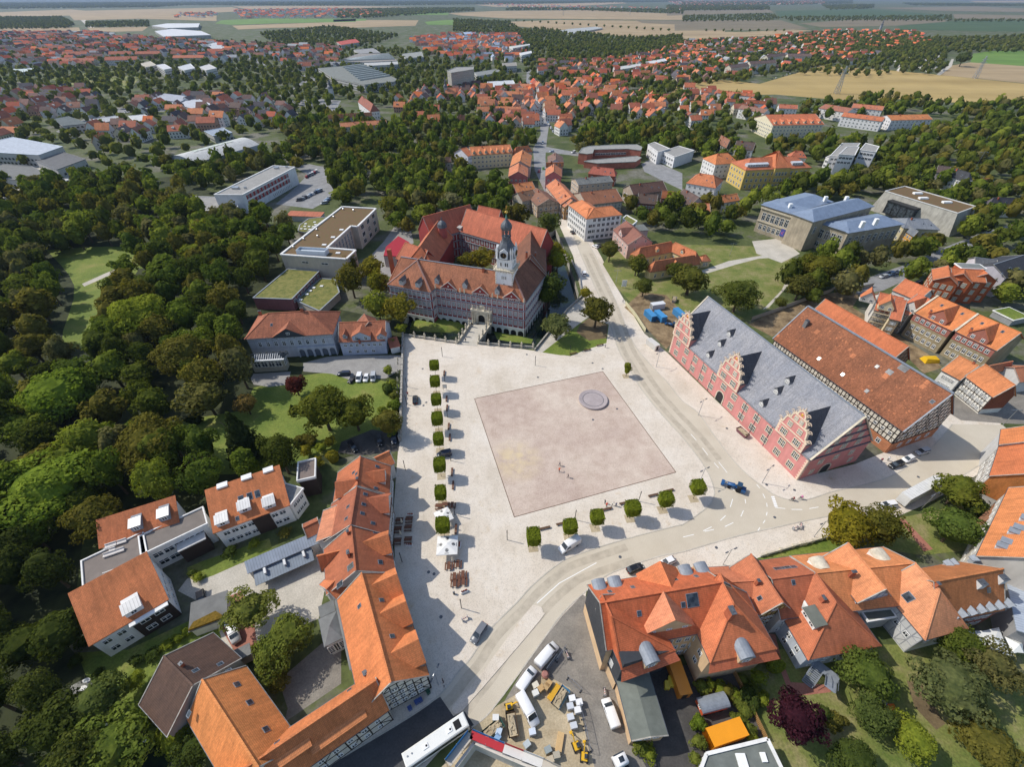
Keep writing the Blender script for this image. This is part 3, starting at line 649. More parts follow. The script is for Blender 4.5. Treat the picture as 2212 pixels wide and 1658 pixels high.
sheet('car_park',GP('TL',[(1840,650),(2060,640),(2205,650),(2160,730),(1990,690)]),.016,'far_street')
sheet('street',GP('TL',[(600,200),(500,110),(440,60),(455,60),(530,110),(640,200),(760,260),(740,265)]),.1,'gravel_path')
      
def field(name,tg,pts,mat,z=.05):sheet(name,GP(tg,pts),z,mat)
field('far_forest','TL',[(-900,1),(2205,-4),(2205,10),(1000,34),(-900,56)],'far_wood',.1);field('far_forest','TC',[(0,-4),(2205,-6),(2205,6),(850,14),(0,20)],'far_wood',.1)
field('wheat_field','TR',[(-60,560),(190,508),(500,541),(900,424),(1300,450),(1650,482),(2400,560),(2400,680),(2000,668),(1700,660),(1450,640),(1000,645),(600,610),(200,620),(-80,640)],'wheat',.03)
field('stubble_field','TR',[(1700,428),(1860,402),(2400,440),(2400,556),(1650,482)],'stubble',.05)
field('green_field','TR',[(1880,345),(2000,330),(2400,325),(2400,440),(1860,402)],'green_field',.06)
field('field_track','TR',[(1640,484),(1720,420),(1740,380),(1755,380),(1740,430),(1665,486)],'gravel_path',.08)
field('meadow','TL',[(350,540),(760,490),(900,500),(860,560),(700,590),(560,570),(440,545)],'meadow')
field('meadow','TL',[(300,500),(600,465),(760,460),(800,480),(500,530),(350,520)],'meadow')
field('green_field','TL',[(1390,150),(1430,130),(1700,118),(2300,120),(2300,140),(1760,150),(1500,160)],'green_field',.3)
field('stubble_field','TL',[(-200,180),(510,176),(530,225),(200,225),(-200,215)],'stubble',.2)
field('stubble_field','TL',[(560,178),(960,172),(920,200),(600,208)],'stubble',.2)
field('stubble_field','TL',[(1500,165),(2205,140),(2205,170),(1760,180),(1540,190)],'stubble',.25)
field('stubble_field','TL',[(-300,90),(460,60),(800,90),(1400,100),(1400,135),(900,120),(480,130),(450,100),(-300,110)],'stubble',.4)
field('stubble_field','TL',[(480,70),(1500,45),(1600,70),(1100,95),(700,100)],'stubble',.5)
field('green_field','TC',[(-50,125),(160,120),(160,132),(-50,140)],'green_field',.3)
field('stubble_field','TC',[(-100,140),(190,128),(500,130),(480,165),(80,178),(-100,180)],'stubble',.2)
field('green_field','TC',[(540,140),(680,128),(820,130),(810,160),(560,160)],'green_field',.25)
field('green_field','TC',[(280,80),(480,72),(700,82),(690,95),(300,98)],'green_field',.4)
field('stubble_field','TC',[(690,84),(1000,70),(1600,64),(2205,90),(2205,128),(1800,125),(1060,118),(760,98)],'stubble',.4)
field('grey_field','TC',[(1900,130),(2205,132),(2500,135),(2500,168),(2205,160),(1950,148)],'grey_field',.34)
field('stubble_field','TC',[(1080,140),(1400,128),(1900,132),(2205,160),(2480,190),(2480,215),(2160,225),(1900,240),(1540,215),(1200,175),(1090,165)],'stubble',.3)
field('stubble_field','TR',[(-20,205),(400,205),(700,190),(840,195),(560,232),(330,240),(250,280),(0,250)],'stubble',.22)
field('grey_field','TR',[(-50,132),(500,128),(640,130),(820,185),(700,192),(-50,198)],'grey_field',.36)
field('grey_field','TR',[(-100,68),(560,60),(590,80),(-100,100)],'grey_field',.6)
field('dark_field','TR',[(600,70),(1200,55),(1700,95),(1700,118),(900,105),(620,108)],'dark_field',.55)
field('grey_field','TR',[(760,150),(1100,125),(1700,128),(1700,140),(1380,165),(900,175)],'grey_field',.4)
field('dark_field','TR',[(1380,168),(1760,135),(2400,130),(2400,205),(1900,200),(1420,190)],'dark_field',.4)
field('grey_field','TR',[(1240,50),(1900,40),(2400,62),(2400,80),(1700,70)],'grey_field',.7)
field('grey_field','TR',[(1750,90),(2300,100),(2300,120),(1760,120)],'grey_field',.6)
field('grey_field','TC',[(860,30),(1500,20),(1800,10),(1850,20),(1500,40),(1000,44)],'stubble',.9)
field('stubble_field','TL',[(1500,40),(2205,36),(2700,45),(2205,52),(1600,60)],'stubble',.8)
field('stubble_field','TR',[(1850,5),(2400,2),(2400,14),(1900,14)],'stubble',1.0)
# ---------------------------------------------------------------- trees
def crown_arrays(seed,n,leaf,shape='round'):
 r=np.random.RandomState(seed);k={'round':22,'tall':18,'conifer':1,'box':1,'bush':8}[shape]
 V=[];F=[]
 def leaves(c,nrm,size):
  m=len(c);nrm=nrm+r.normal(0,.45,(m,3));nrm /= np.linalg.norm(nrm,axis=1)[:,None]
  a=np.cross(nrm,r.normal(0,1,(m,3)));a /= np.linalg.norm(a,axis=1)[:,None];b=np.cross(nrm,a)
  s=(size*r.uniform(.55,1.35,m))[:,None];t=s*r.uniform(.5,.95,m)[:,None]
  return np.stack([c-a*s,c-b*t,c+a*s,c+b*t],1).reshape(-1,3)
 if shape=='box':
  P=r.uniform(-1,1,(n,3));ax=r.randint(0,3,n);sg=np.where(r.rand(n)<.5,-1,1);nrm=np.zeros((n,3));nrm[np.arange(n),ax]=sg
  P[np.arange(n),ax]=sg*r.uniform(.82,1.03,n);return leaves(P*[.95,.95,.95],nrm,leaf)
 if shape=='conifer':
  z=1-np.sqrt(r.rand(n)) ;a=r.rand(n)*2*np.pi;lay=.82+.18*np.cos(z*45+2*np.sin(a*3));rad=(1-z) ** .85*lay*r.uniform(.8,1.03,n)
  P=np.stack([rad*np.cos(a),rad*np.sin(a),z*2-1],1);nrm=np.stack([np.cos(a),np.sin(a),np.full(n,.5)],1);return leaves(P,nrm,leaf)
 c=r.normal(0,1,(k,3));c /= np.linalg.norm(c,axis=1)[:,None];c *= r.uniform(.35,.86,k)[:,None];c[0]=0
 c[:,2]=c[:,2]*.8+.08
 rad=r.uniform(.2,.42,k);rad[0]=.58
 pk=np.repeat(np.arange(k),np.maximum(1,(n*rad ** 2/(rad ** 2).sum()).astype(int)))
 d=r.normal(0,1,(len(pk),3));d[:,2] += .25;d /= np.linalg.norm(d,axis=1)[:,None]
 P=c[pk]+d*(rad[pk]*r.uniform(.72,1.12,len(pk)))[:,None]
 dist=np.linalg.norm(P[:,None]-c[None],axis=2)/rad[None];keep=dist.min(1)>.7
 P,d=P[keep],d[keep];out=P/np.linalg.norm(P,axis=1)[:,None]
 if shape=='tall':P=P*[.72,.72,1.25]
 if shape=='bush':P=P*[1,1,.85]
 return leaves(P,d*.7+out*.5,leaf)
def core_arrays(seed,shape):
 """dark inner mass so that a crown is not see-through"""
 r=np.random.RandomState(seed+500);a=np.linspace(0,2*np.pi,9)[:-1];V=[]
 prof={'round':[(.02,-.78),(.45,-.62),(.7,-.2),(.72,.2),(.5,.6),(.02,.8)],'tall':[(.02,-1.1),(.4,-.8),(.52,-.2),(.5,.4),(.3,.9),(.02,1.15)],
   'conifer':[(.02,-.98),(.78,-.9),(.5,-.3),(.28,.25),(.1,.7),(.01,.95)],'box':[(.01,-.82),(1.1,-.8),(1.13,-.3),(1.13,.3),(1.1,.8),(.01,.83)],'bush':[(.02,-.8),(.6,-.7),(.72,-.2),(.66,.2),(.4,.5),(.02,.65)]}[shape]
 if shape=='box':a=a+np.pi/8
 for rr,z in prof:
  w=rr*.9*r.uniform(.85,1.05,8) if shape != 'box' else np.where(np.arange(8) % 2==0,rr,rr)
  V.append(np.stack([w*np.cos(a),w*np.sin(a),np.full(8,z)],1))
 V=np.concatenate(V);F=[(j*8+i,j*8+(i+1) % 8,(j+1)*8+(i+1) % 8,(j+1)*8+i) for j in range(5) for i in range(8)]
 return V,F
def crown_mesh(key,seed,n,leaf,shape):
 if key in MESH:return MESH[key]
 L=crown_arrays(seed,n,leaf,shape);cv,cf=core_arrays(seed,shape);m=len(L) // 4
 V=np.concatenate([L,cv]);F=[(4*i,4*i+1,4*i+2,4*i+3) for i in range(m)]+[tuple(i+len(L) for i in f) for f in cf]
 MESH[key]=mesh('crown',V.tolist(),F,'foliage',uv=False);return MESH[key]
def trunk_mesh(i):
 k=('trunk',i)
 if k not in MESH:
  r=random.Random(i);mb=MB();mb.tube([(0,0,-.3),(0,0,.15),(r.uniform(-.03,.03),r.uniform(-.03,.03),.55),(r.uniform(-.06,.06),r.uniform(-.06,.06),1)],[.07,.048,.04,.022],7)
  for j in range(4):
   a=j*1.6+r.random();z=.4+.12*j;mb.tube([(0,0,z),(.16*math.cos(a),.16*math.sin(a),z+.16),(.3*math.cos(a),.3*math.sin(a),z+.38)],[.026,.02,.008],5)
  MESH[k]=mb.mesh('trunk','bark',uv=False)
 return MESH[k]
GREENS=[(.062,.108,.018),(.078,.125,.022),(.05,.09,.02),(.095,.135,.025),(.085,.105,.026),(.06,.095,.03),(.11,.15,.03)]
TREES=[]      # every tree: position, crown radius, height, colour, shape, label, name, group, priority
def tree(p,r,h,col=None,shape='round',label=None,name='deciduous_tree',group=None,cat='tree',pri=1,z=0.0):
 p=V3(p);TREES.append(dict(p=V3((p.x,p.y,z)),r=r,h=h,col=col or rng.choice(GREENS),shape=shape,label=label,name=name,group=group,cat=cat,pri=pri))
def build_tree(t,i):
 o=thing(t['name'],t['label'],t['cat'],t['p'],rng.uniform(0,6.28) if t['shape'] != 'box' else t.get('rz',.1),t['group'])
 s=t['shape'];v=i % 6;d_=(t['p']-CAMV).length;near=3 if t['r']>8.5 and d_<260 else 2 if d_<165 else 1 if d_<270 else 0
 n,lf=((900,.12),(2600,.072),(5200,.052),(9500,.042))[near]
 if s=='conifer':n,lf=int(n*.9),lf*1.0
 if s=='box':n,lf=1500,.10
 if s=='bush':n,lf=int(n*.45),lf*1.5
 me=crown_mesh((s,v,near),10+v,n,lf,s);h,r=t['h'],t['r']
 if s=='box':cr=h-2*r
 ch={'round':h*.80,'tall':h*.88,'conifer':h*.96,'bush':h,'box':2*r}[s];cz=h-ch/2;zs={'round':ch/1.9,'tall':ch/2.5,'conifer':ch/2,'bush':ch/1.55,'box':r}[s]
 k=1 if s != 'tall' else 1.35
 cr=link('crown',me,o,(0,0,cz),0,t['col'],(r*k*rng.uniform(.92,1.1),r*k*rng.uniform(.92,1.1),zs))
 th=h*.75;link('trunk',trunk_mesh(i % 4),o,(0,0,0),0,None,(min(th*.9,r*1.3) if s != 'box' else 1.2,min(th*.9,r*1.3) if s != 'box' else 1.2,th if s != 'bush' else h*.5))
 return o
def tree_words(t):
 r,g,b=t['col'];tone='purple' if g<.03 else 'olive-brown' if r>g*.92 else 'bright green' if g>.125 else 'fresh green' if g>.092 else 'mid-green' if g>.078 else 'dark green'
 size='upright' if t['shape']=='tall' else 'broad' if t['r']>6 else 'slim' if t['r']<4.8 else 'round';p=t['p'];n,q=min(MARKS,key=lambda m:(m[1]-p).length);d=p-q
 return f"{tone} {size}",f"{('right' if d.x > 0 else 'left') if abs(d.x) > abs(d.y) else ('beyond' if d.y > 0 else 'in front')} of {n}".replace('beyond of','beyond')
def flush_trees(limit=300):
 """nearest-looking trees become things of their own; the far rest is one mass"""
 def score(t):return t['pri']*100+t['r']/(t['p']-CAMV).length
 T=sorted(TREES,key=score,reverse=True);near,far=T[:limit],T[limit:]
 for i,t in enumerate(near):
  if t['group'] and t['pri'] in (1,2) and t['cat']=='tree':a,w=tree_words(t);t['label']=f"{a} {t['label'].replace('dark tree', 'tree')}, {w}"
  build_tree(t,i)
 if not far:return
 VV,CC,NL=[],[],0;base=[(crown_arrays(40+i,230,.2,'round'),core_arrays(40+i,'round')[0]) for i in range(6)];dense=[(crown_arrays(80+i,750,.115,'round'),core_arrays(40+i,'round')[0]) for i in range(6)];low=[(crown_arrays(60+i,40,.42,'round'),core_arrays(40+i,'round')[0]) for i in range(6)];cf=np.array(core_arrays(0,'round')[1])
 Q=[];off=0
 for i,t in enumerate(far):
  d=(t['p']-CAMV).length;L,cv=dense[i % 6] if d<300 else base[i % 6] if d<480 else low[i % 6]
  a=rng.uniform(0,6.28);c,s=math.cos(a),math.sin(a);rot=np.array([[c,s,0],[-s,c,0],[0,0,1]])
  sc_=np.array([t['r'],t['r'],t['h']*.45]);ofs=np.array([t['p'].x,t['p'].y,t['h']*.55])
  V=np.concatenate([L,cv]) @ rot*sc_+ofs;VV.append(V);m=len(L) // 4
  Q.append(np.arange(len(L)).reshape(-1,4)+off);Q.append(cf+len(L)+off);off += len(V)
  CC.append(np.tile([*t['col'],1],(len(V),1)))
 V=np.concatenate(VV);F=np.concatenate(Q);me=bpy.data.meshes.new('distant_trees')
 me.vertices.add(len(V));me.vertices.foreach_set('co',V.ravel().astype(np.float32));me.loops.add(F.size);me.loops.foreach_set('vertex_index',F.ravel().astype(np.int32))
 me.polygons.add(len(F));me.polygons.foreach_set('loop_start',np.arange(0,F.size,4,dtype=np.int32));me.polygons.foreach_set('loop_total',np.full(len(F),4,dtype=np.int32))
 at_=me.color_attributes.new('tint','FLOAT_COLOR','POINT');at_.data.foreach_set('color',np.concatenate(CC).ravel().astype(np.float32))
 me.materials.append(MATS['foliage_far']);me.update();me.validate()
 o=link('distant_trees',me);o['kind']='stuff';o['label']='mass of distant trees in the suburbs and along the fields';print('TREES',len(near),len(far),'faces',len(F))
GRID={};GN_=[0]
def blocked(x,y,m=0.0):
 while GN_[0]<len(FOOT):
  q=FOOT[GN_[0]];GN_[0] += 1;xs=[p[0] for p in q];ys=[p[1] for p in q]
  for i in range(int(min(xs) // 40),int(max(xs) // 40)+1):
   for j in range(int(min(ys) // 40),int(max(ys) // 40)+1):GRID.setdefault((i,j),[]).append(q)
 return any(inside(x,y,q) for q in GRID.get((int(x // 40),int(y // 40)),()))
def scatter(poly,spacing,tries=30):
 """random points in a plan polygon keeping a distance"""
 xs=[p[0] for p in poly];ys=[p[1] for p in poly];x0,x1,y0,y1=min(xs),max(xs),min(ys),max(ys)
 n=int((x1-x0)*(y1-y0)/spacing ** 2*1.6)+5;grid={};out=[]
 for _ in range(n):
  x,y=rng.uniform(x0,x1),rng.uniform(y0,y1)
  if not inside(x,y,poly):continue
  gx,gy=int(x/spacing),int(y/spacing)
  if any((x-a) ** 2+(y-b) ** 2<spacing ** 2 for i in (-1,0,1) for j in (-1,0,1) for a,b in grid.get((gx+i,gy+j),())):continue
  grid.setdefault((gx,gy),[]).append((x,y));out.append((x,y))
 return out
def wood(tg,pts,spacing,r=(4,6),h=(11,16),cols=None,label=None,group=None,shape=('round',),pri=1,check=True,name='deciduous_tree',z=6):
 poly=GP(tg,pts,z)
 for x,y in scatter(poly,spacing):
  if check and blocked(x,y):continue
  rr=rng.uniform(*r);tree((x,y,0),rr,rng.uniform(*h),rng.choice(cols or GREENS),rng.choice(shape),label,group=group,pri=pri,name=name)
# ---------------------------------------------------------------- more kit: ridge-defined wings, points on roofs, arches, statues
def ray(q):
 u,v=px(q);x=(u-IW/2)/FPX;y=-(v-IH/2)/FPX
 return V3((x,math.cos(PITCH)+y*math.sin(PITCH),-math.sin(PITCH)+y*math.cos(PITCH)))
def rw(b,q1,q2,zr,D,ez,world=False,**kw):
 """wing given by its ridge ends; the front side is the one nearer the camera"""
 p,q=(V3(q1),V3(q2)) if world else (G(q1,zr),G(q2,zr));d=q-p;d.z=0;n=V3((-d.y,d.x,0)).normalized()
 if n.dot(V3((p.x,p.y,0)))<0:n=-n
 h=n*D/2
 return Wing(b,p-h,q-h,q+h,ez,zr-ez,world=True,**kw)
def on(w,q,side='f'):
 """surveyed point on a roof slope of wing w: (position along, distance from that side's eave, fraction up the slope)"""
 r=w.D*w.rp if side=='f' else w.D*(1-w.rp)
 if w.kind=='mono':r=w.D
 up=w.uy if side=='f' else-w.uy;o=w.pt(0,0 if side=='f' else w.D,w.ez)
 nrm=(V3((0,0,1))*r-up*w.rh).normalized();d=ray(q);t=(o-CAMV).dot(nrm)/d.dot(nrm);p=CAMV+d*t
 e=(p-o);e.z=0;return (p-w.a).dot(w.ux),e.dot(up),e.dot(up)/r
def dorm(W0,tg,x,y,side="f",**kw):
 s_,t_,f_=on(W0,(tg,x,y),side);return W0.dormer(side,s_,f=max(0.02,f_),**kw)
def skyl(W0,tg,pts,side='f',**kw):
 for x,y in pts:s_,t_,f_=on(W0,(tg,x,y),side);W0.skylight(side,s_,f_,**kw)
def chim(W0,tg,x,y,side='f',**kw):
 s_,t_,f_=on(W0,(tg,x,y),side);W0.chimney(s_,t_ if side=="f" else W0.D-t_,**kw)
def arch_strip(mb,p,q,z0,z1,n,wf=.66,zc=None,depth=.5,inward=None,mi=0,m=0.0):
 """wall strip p-q from z0 to z1 pierced by n arches"""
 p=V3((p[0],p[1],0));q=V3((q[0],q[1],0));u=(q-p).normalized();L=(q-p).length;bay=L/n;inn=inward*depth
 def X(a,z,i):return p+u*a+(inn if i else V3())+V3((0,0,z))
 for k in range(n):
  c=bay*(k+.5);hw=bay*wf/2;zs=(zc if zc is not None else z1-hw-.3);N=8
  arc=[(c-hw,z0),(c-hw,zs)]+[(c-hw*math.cos(math.pi*i/N),zs+min(hw,z1-zs-.15)*math.sin(math.pi*i/N)) for i in range(1,N)]+[(c+hw,zs),(c+hw,z0)]
  for i in (0,1):
   out=[X(bay*k,z0,i),X(bay*k,z1,i),X(bay*(k+1),z1,i),X(bay*(k+1),z0,i)];ar=[X(a,z,i) for a,z in arc]
                  
   mb.add([out[0],ar[0],ar[1],X(bay*k,zs,i)],[(0,1,2,3)],mi);mb.add([ar[-1],out[3],X(bay*(k+1),zs,i),ar[-2]],[(0,1,2,3)],mi)
   for j in range(1,len(arc)-2):
    a,b=arc[j],arc[j+1];mb.add([X(a[0],a[1],i),X(b[0],b[1],i),X(b[0],z1,i),X(a[0],z1,i)],[(0,1,2,3)],mi)
   mb.add([X(bay*k,zs,i),ar[1],X(arc[1][0],z1,i),X(bay*k,z1,i)],[(0,1,2,3)],mi);mb.add([ar[-2],X(bay*(k+1),zs,i),X(bay*(k+1),z1,i),X(arc[-2][0],z1,i)],[(0,1,2,3)],mi)
  for j in range(len(arc)-1):
   a,b=arc[j],arc[j+1];mb.add([X(a[0],a[1],0),X(b[0],b[1],0),X(b[0],b[1],1),X(a[0],a[1],1)],[(0,1,2,3)],mi)
 mb.add([X(0,z1,0),X(L,z1,0),X(L,z1,1),X(0,z1,1)],[(0,1,2,3)],mi)
 return mb
def arch_door(b,p,out,w,h,mat='dark_metal',frame='sandstone',name='door'):
 """arched door leaf with a proud stone surround"""
 u=V3((-out.y,out.x,0));p=V3((p[0],p[1],0));hw=w/2;N=10
 def arc(r,e):return [(-r,0),(-r,h-hw)]+[(-r*math.cos(math.pi*i/N),h-hw+r*math.sin(math.pi*i/N)) for i in range(1,N)]+[(r,h-hw),(r,0)]
 a=arc(hw,0);mb=MB();mb.add([p+u*x+out*.03+V3((0,0,z+.02)) for x,z in a],[tuple(range(len(a)))]);d=b.part(name,mb,mat)
 o=arc(hw+.35,0);fr=MB()
 for i in range(len(a)-1):
  q=[a[i],a[i+1],o[i+1],o[i]];v=[p+u*x+V3((0,0,z+.02)) for x,z in q]
  fr.add([x+out*.02 for x in v]+[x+out*.14 for x in v],[(4,5,6,7),(0,1,5,4),(2,3,7,6),(1,2,6,5),(3,0,4,7)])
 b.part('door_surround',fr,frame,parent=d);return d
def statue_mesh(i):
 k=('statue',i)
 if k not in MESH:
  r=random.Random(i);mb=MB();mb.cbox((0,0,0),.7,.7,.18);mb.cbox((0,0,.18),.5,.5,.55);mb.cbox((0,0,.73),.66,.66,.12)
  mb.lathe([(.24,.85),(.27,1.0),(.2,1.3),(.17,1.55),(.22,1.8),(.25,1.98),(.1,2.08),(.07,2.14),(.125,2.22),(.135,2.32),(.1,2.42),(.02,2.46)],10)
  for sx in (-1,1):
   e=r.uniform(-.2,.35);mb.tube([(sx*.22,0,1.95),(sx*.36,-.06,1.68),(sx*(.28+e*.3),-.22,1.6+e)],[.075,.06,.04],6)
  mb.tube([(.12,.1,1.9),(.25,.18,1.4),(.22,.2,.95)],[.06,.1,.12],6)
  MESH[k]=mb.mesh('stone_statue','sandstone',uv=False)
 return MESH[k]
def statue(p,label,i=0,rz=0.0,s=1.2,group=None):
 o=link('stone_statue',statue_mesh(i % 3),None,p,rz,None,(s,s,s));return tag(o,label,'statue',group)
# ---------------------------------------------------------------- the castle
def castle():
 b=Bld('castle','large moated castle with red half-timber facade and white clock tower','castle',(-14,190,0));EZ=12.5;ZR=20.5
 A,B=V3((-51.6,173.6,0)),V3((5.3,155.85,0));u=(B-A).normalized();n=V3((-u.y,u.x,0));WR=(.30,.055,.05);OR_=(.40,.125,.06);GR=(.60,.59,.59)
 kw=dict(world=True,z0=-3.6,wall=WR,o=.3);old=dict(rmat='tile_old',roof=OR_)
 w1=Wing(b,A,B,B+n*14.6,EZ,8,ia=3.0,ib=7.3,**kw,**old)
 pa,pb=V3((-51.8,170.6,0)),V3((-32.7,164.0,0));pm=(pa+pb)/2;un=(pb-pa).normalized();nn=V3((-un.y,un.x,0))
 pv=Wing(b,pa+nn*13,pa,pb,EZ+.1,8.1,ib=9.2,**kw,**old)                # pavilion: its ridge runs back, hip to the front
 c2=V3((14.9,180.3,0));v2=(c2-B).normalized()
 w2=Wing(b,B,c2,c2+V3((-v2.y,v2.x,0))*14.6,EZ-.05,7.9,ia=7.3,**kw,rmat='tile_old',roof=(.235,.085,.05))
 c3=V3((16.3,214,0));v3=(c3-c2).normalized()
 w3=Wing(b,c2-v3*2,c3,c3+V3((-v3.y,v3.x,0))*14.6,EZ-.1,7.8,**kw,rmat='tile_old',roof=(.22,.08,.046))
 e1,e2=V3((-27,226.0,0)),V3((12,199,0));d4=(e2-e1).normalized();n4=V3((-d4.y,d4.x,0))
 w4=Wing(b,e1,e2,e2+n4*14.5,EZ+.3,9.2,**kw,roof=(.56,.115,.055));w5=Wing(b,(-39,216,0),(-17,233,0),(-17-9.2,233+11.8,0),EZ+.2,9.0,**kw,roof=(.52,.105,.05))
 w6=rw(b,(-36.1,221,0),(-40.9,187.5,0),ZR-.4,14.2,EZ-.2,**kw,roof=(.55,.13,.05),ib=4)
 w7=rw(b,(-50,200.5,0),(-37,190.5,0),18.5,11,EZ-.5,**kw,roof=(.50,.11,.05),ia=2)
 w8=Wing(b,(-20,240,0),(-8,233,0),(-4,241,0),EZ,7,**kw,roof=(.5,.1,.05))
 def dress(w,f,nw,rows=((1.1,2.4),(5.2,2.4),(9.4,1.75)),m=.6,posts=True):
  p,q,out=w.face(f);L=(q-p).length;uu=(q-p).normalized()
  for z,h in rows:w.win(f,nw,[z],1.25,h,'grid',m=m)
  for z,hh,dd in ((3.95,.45,.3),(8.1,.5,.32),(11.75,.55,.4)):w.band(f,z,hh,dd,(.30,.31,.34),'render')
  w.band(f,-.15,.3,.2,(.62,.60,.56),'render','plinth_course')
  if posts:
   mb=MB()
   for i in range(nw+1):
    c=p+uu*min(max(m+(L-2*m)*i/nw,.2),L-.2)+out*.07;mb.cbox((0,0,.15),.38,.14,11.55,M=Matrix.Translation(c) @ Matrix.Rotation(math.atan2(uu.y,uu.x),4,'Z'))
   b.part('pilasters',mb,'render',GR)
 dress(w1,'f',26,m=.5);dress(pv,'r',9);dress(w2,'f',12,rows=((1.1,2.3),(5.2,2.3),(9.4,1.75)));dress(w3,'f',10)
 dress(pv,'b',5);dress(w4,'f',15);dress(w6,'b',12);dress(w5,'f',6);dress(pv,'f',5)
            
 for (p,q,out),na in ((w1.face('f'),19),(w2.face('f'),8),(pv.face('r'),6)):
  mb=MB();arch_strip(mb,p+out*.25,q+out*.25,-3.7,-.1,na,.78,-2.4,.6,-out);b.part('arched_base',mb,'render',(.70,.68,.62))
  k=MB();k.add([p+out*.02+V3((0,0,-3.6)),q+out*.02+V3((0,0,-3.6)),q+out*.02+V3((0,0,-.2)),p+out*.02+V3((0,0,-.2))],[(0,1,2,3)]);b.part('arch_shade_sheet',k,'black')  # flat black sheet on the wall paints the shade inside the arches
               
 for x,y in ((835,990),(1175,1055),(1510,1110)):
  s_,t_,f_=on(w1,('CA',x,y));d=w1.dormer('f',s_,7.0,.0,.75,'gable',2.9,WR,OR_,n=0,rmat='tile_old')
  p,q,out=w1.face('f');mb=MB();c=w1.pt(s_,0,EZ)
  for k in (-2.6,0,2.6):
   for a,z0,a2,z1 in ((-.8,-.2,-.8,.7),(.8,-.2,.8,.7),(-.8,.7,0,.1),(.8,.7,0,.1)):
    if abs(k)<1:z0 += .2;z1 += .2
    mb.bar(c+u*(k+a)+out*.06+V3((0,0,z0)),c+u*(k+a2)+out*.06+V3((0,0,z1)),.2,.12,up=out)
  for sx in (-1,1):mb.bar(c+u*sx*3.6+out*.1+V3((0,0,.75)),c+out*.1+V3((0,0,3.75)),.35,.28,up=out)
  mb.bar(c-u*3.5+out*.1+V3((0,0,.85)),c+u*3.5+out*.1+V3((0,0,.85)),.18,.2,up=out)
  mb.lathe([(.35,-.1),(.3,.15),(.02,.3)],10,(0,0,0),M=Matrix.Translation(c+out*.05+V3((0,0,1.9))) @ Matrix.Rotation(math.atan2(out.y,out.x),4,'Z') @ Matrix.Rotation(math.pi/2,4,'Y'))
  b.part('pediment_ornament',mb,'render',(.62,.60,.56),parent=d)
 for x,y in ((700,960),(1000,1010),(1348,1075)):dorm(w1,'CA',x,y,w=1.9,h=1.9,ph=1.2,col=(.45,.45,.46),roof=(.16,.15,.15),rmat='slate',style='grid')
 for x,y in ((315,965),(490,990)):
  q=ray(('CA',x,y));w=1.9
           
  pp=G(('CA',x,y),14.3);rz=math.atan2(un.y,un.x);mb=MB();M=Matrix.Translation(pp) @ Matrix.Rotation(rz,4,'Z');mb.box(-.9,0,-.4,.9,2.6,1.6,M=M);d=b.part('dormer',mb,'render',(.45,.45,.46))
  rf=MB();rf.slab([[M @ V3(v) for v in ((-1.1,-.3,1.5),(0,-.3,2.6),(0,4,2.6),(-1.1,3,1.5))],[M @ V3(v) for v in ((1.1,-.3,1.5),(1.1,3,1.5),(0,4,2.6),(0,-.3,2.6))]],.14);b.part('dormer_roof',rf,'slate',(.16,.15,.15),parent=d)
  b.window(M @ V3((0,-.03,.1)),M.to_3x3() @ V3((0,-1,0)),1.0,1.3,'grid',parent=d)
        
 mb=MB();mb.bar(pv.pt(pv.L-9.2,pv.D/2,EZ+8.25),pv.pt(pv.L,0,EZ+.15),.5,.12);mb.bar(pv.pt(pv.L-9.2,pv.D/2,EZ+8.25),pv.pt(pv.L,pv.D,EZ+.15),.5,.12)
 mb.bar(w1.pt(w1.L-7.3,7.3,EZ+8.05),w1.pt(w1.L,0,EZ+.05),.5,.12);mb.bar(w1.pt(3,7.3,EZ+8.1),w1.pt(w1.L-7.3,7.3,EZ+8.1),.45,.2);b.part('hip_capping',mb,'zinc')
 w1.chimney(40,6.6,1.4,.8,.8);w2.chimney(24,8.5,2.8,.7,.7);w3.chimney(8,5,1.5)
 mb=MB();c=V3((-51.5,181.5,0));mb.cbox((c.x,c.y,12),1.6,1.6,11);b.part('chimney_stack',mb,'brick',BRICK)
              
 t=G(('CA',757,345),20);mb=MB();mb.lathe([(2.0,15),(2.0,20)],8,(t.x,t.y,0));tu=b.part('stair_turret',mb,'render',(.45,.12,.10));mb=MB();mb.lathe([(2.4,20),(2.3,20.4),(2.1,21.6),(1.2,22.6),(.35,23.1),(.2,23.6),(.3,24),(.02,24.8)],8,(t.x,t.y,0));b.part('turret_dome',mb,'lead',parent=tu)
 dorm(w4,'CA',935,395,w=2.4,h=1.6,kind='shed',col=(.6,.58,.55),roof=(.5,.48,.45),n=1)
  
 tc=V3((-2.1,165.9,0));M=Matrix.Translation(tc) @ Matrix.Rotation(math.atan2(u.y,u.x),4,'Z')
 def tp(name,fn,mat,col=None,par=None):
  mb=MB();fn(mb);mb.v=[M @ V3((p.x*1.1,p.y*1.1,p.z)) for p in mb.v];return b.part(name,mb,mat,col,parent=par)
 TW=(.84,.84,.84);sh=tp('tower_shaft',lambda m:m.box(-3.2,-3.2,12,3.2,3.2,22.6),'render',TW)
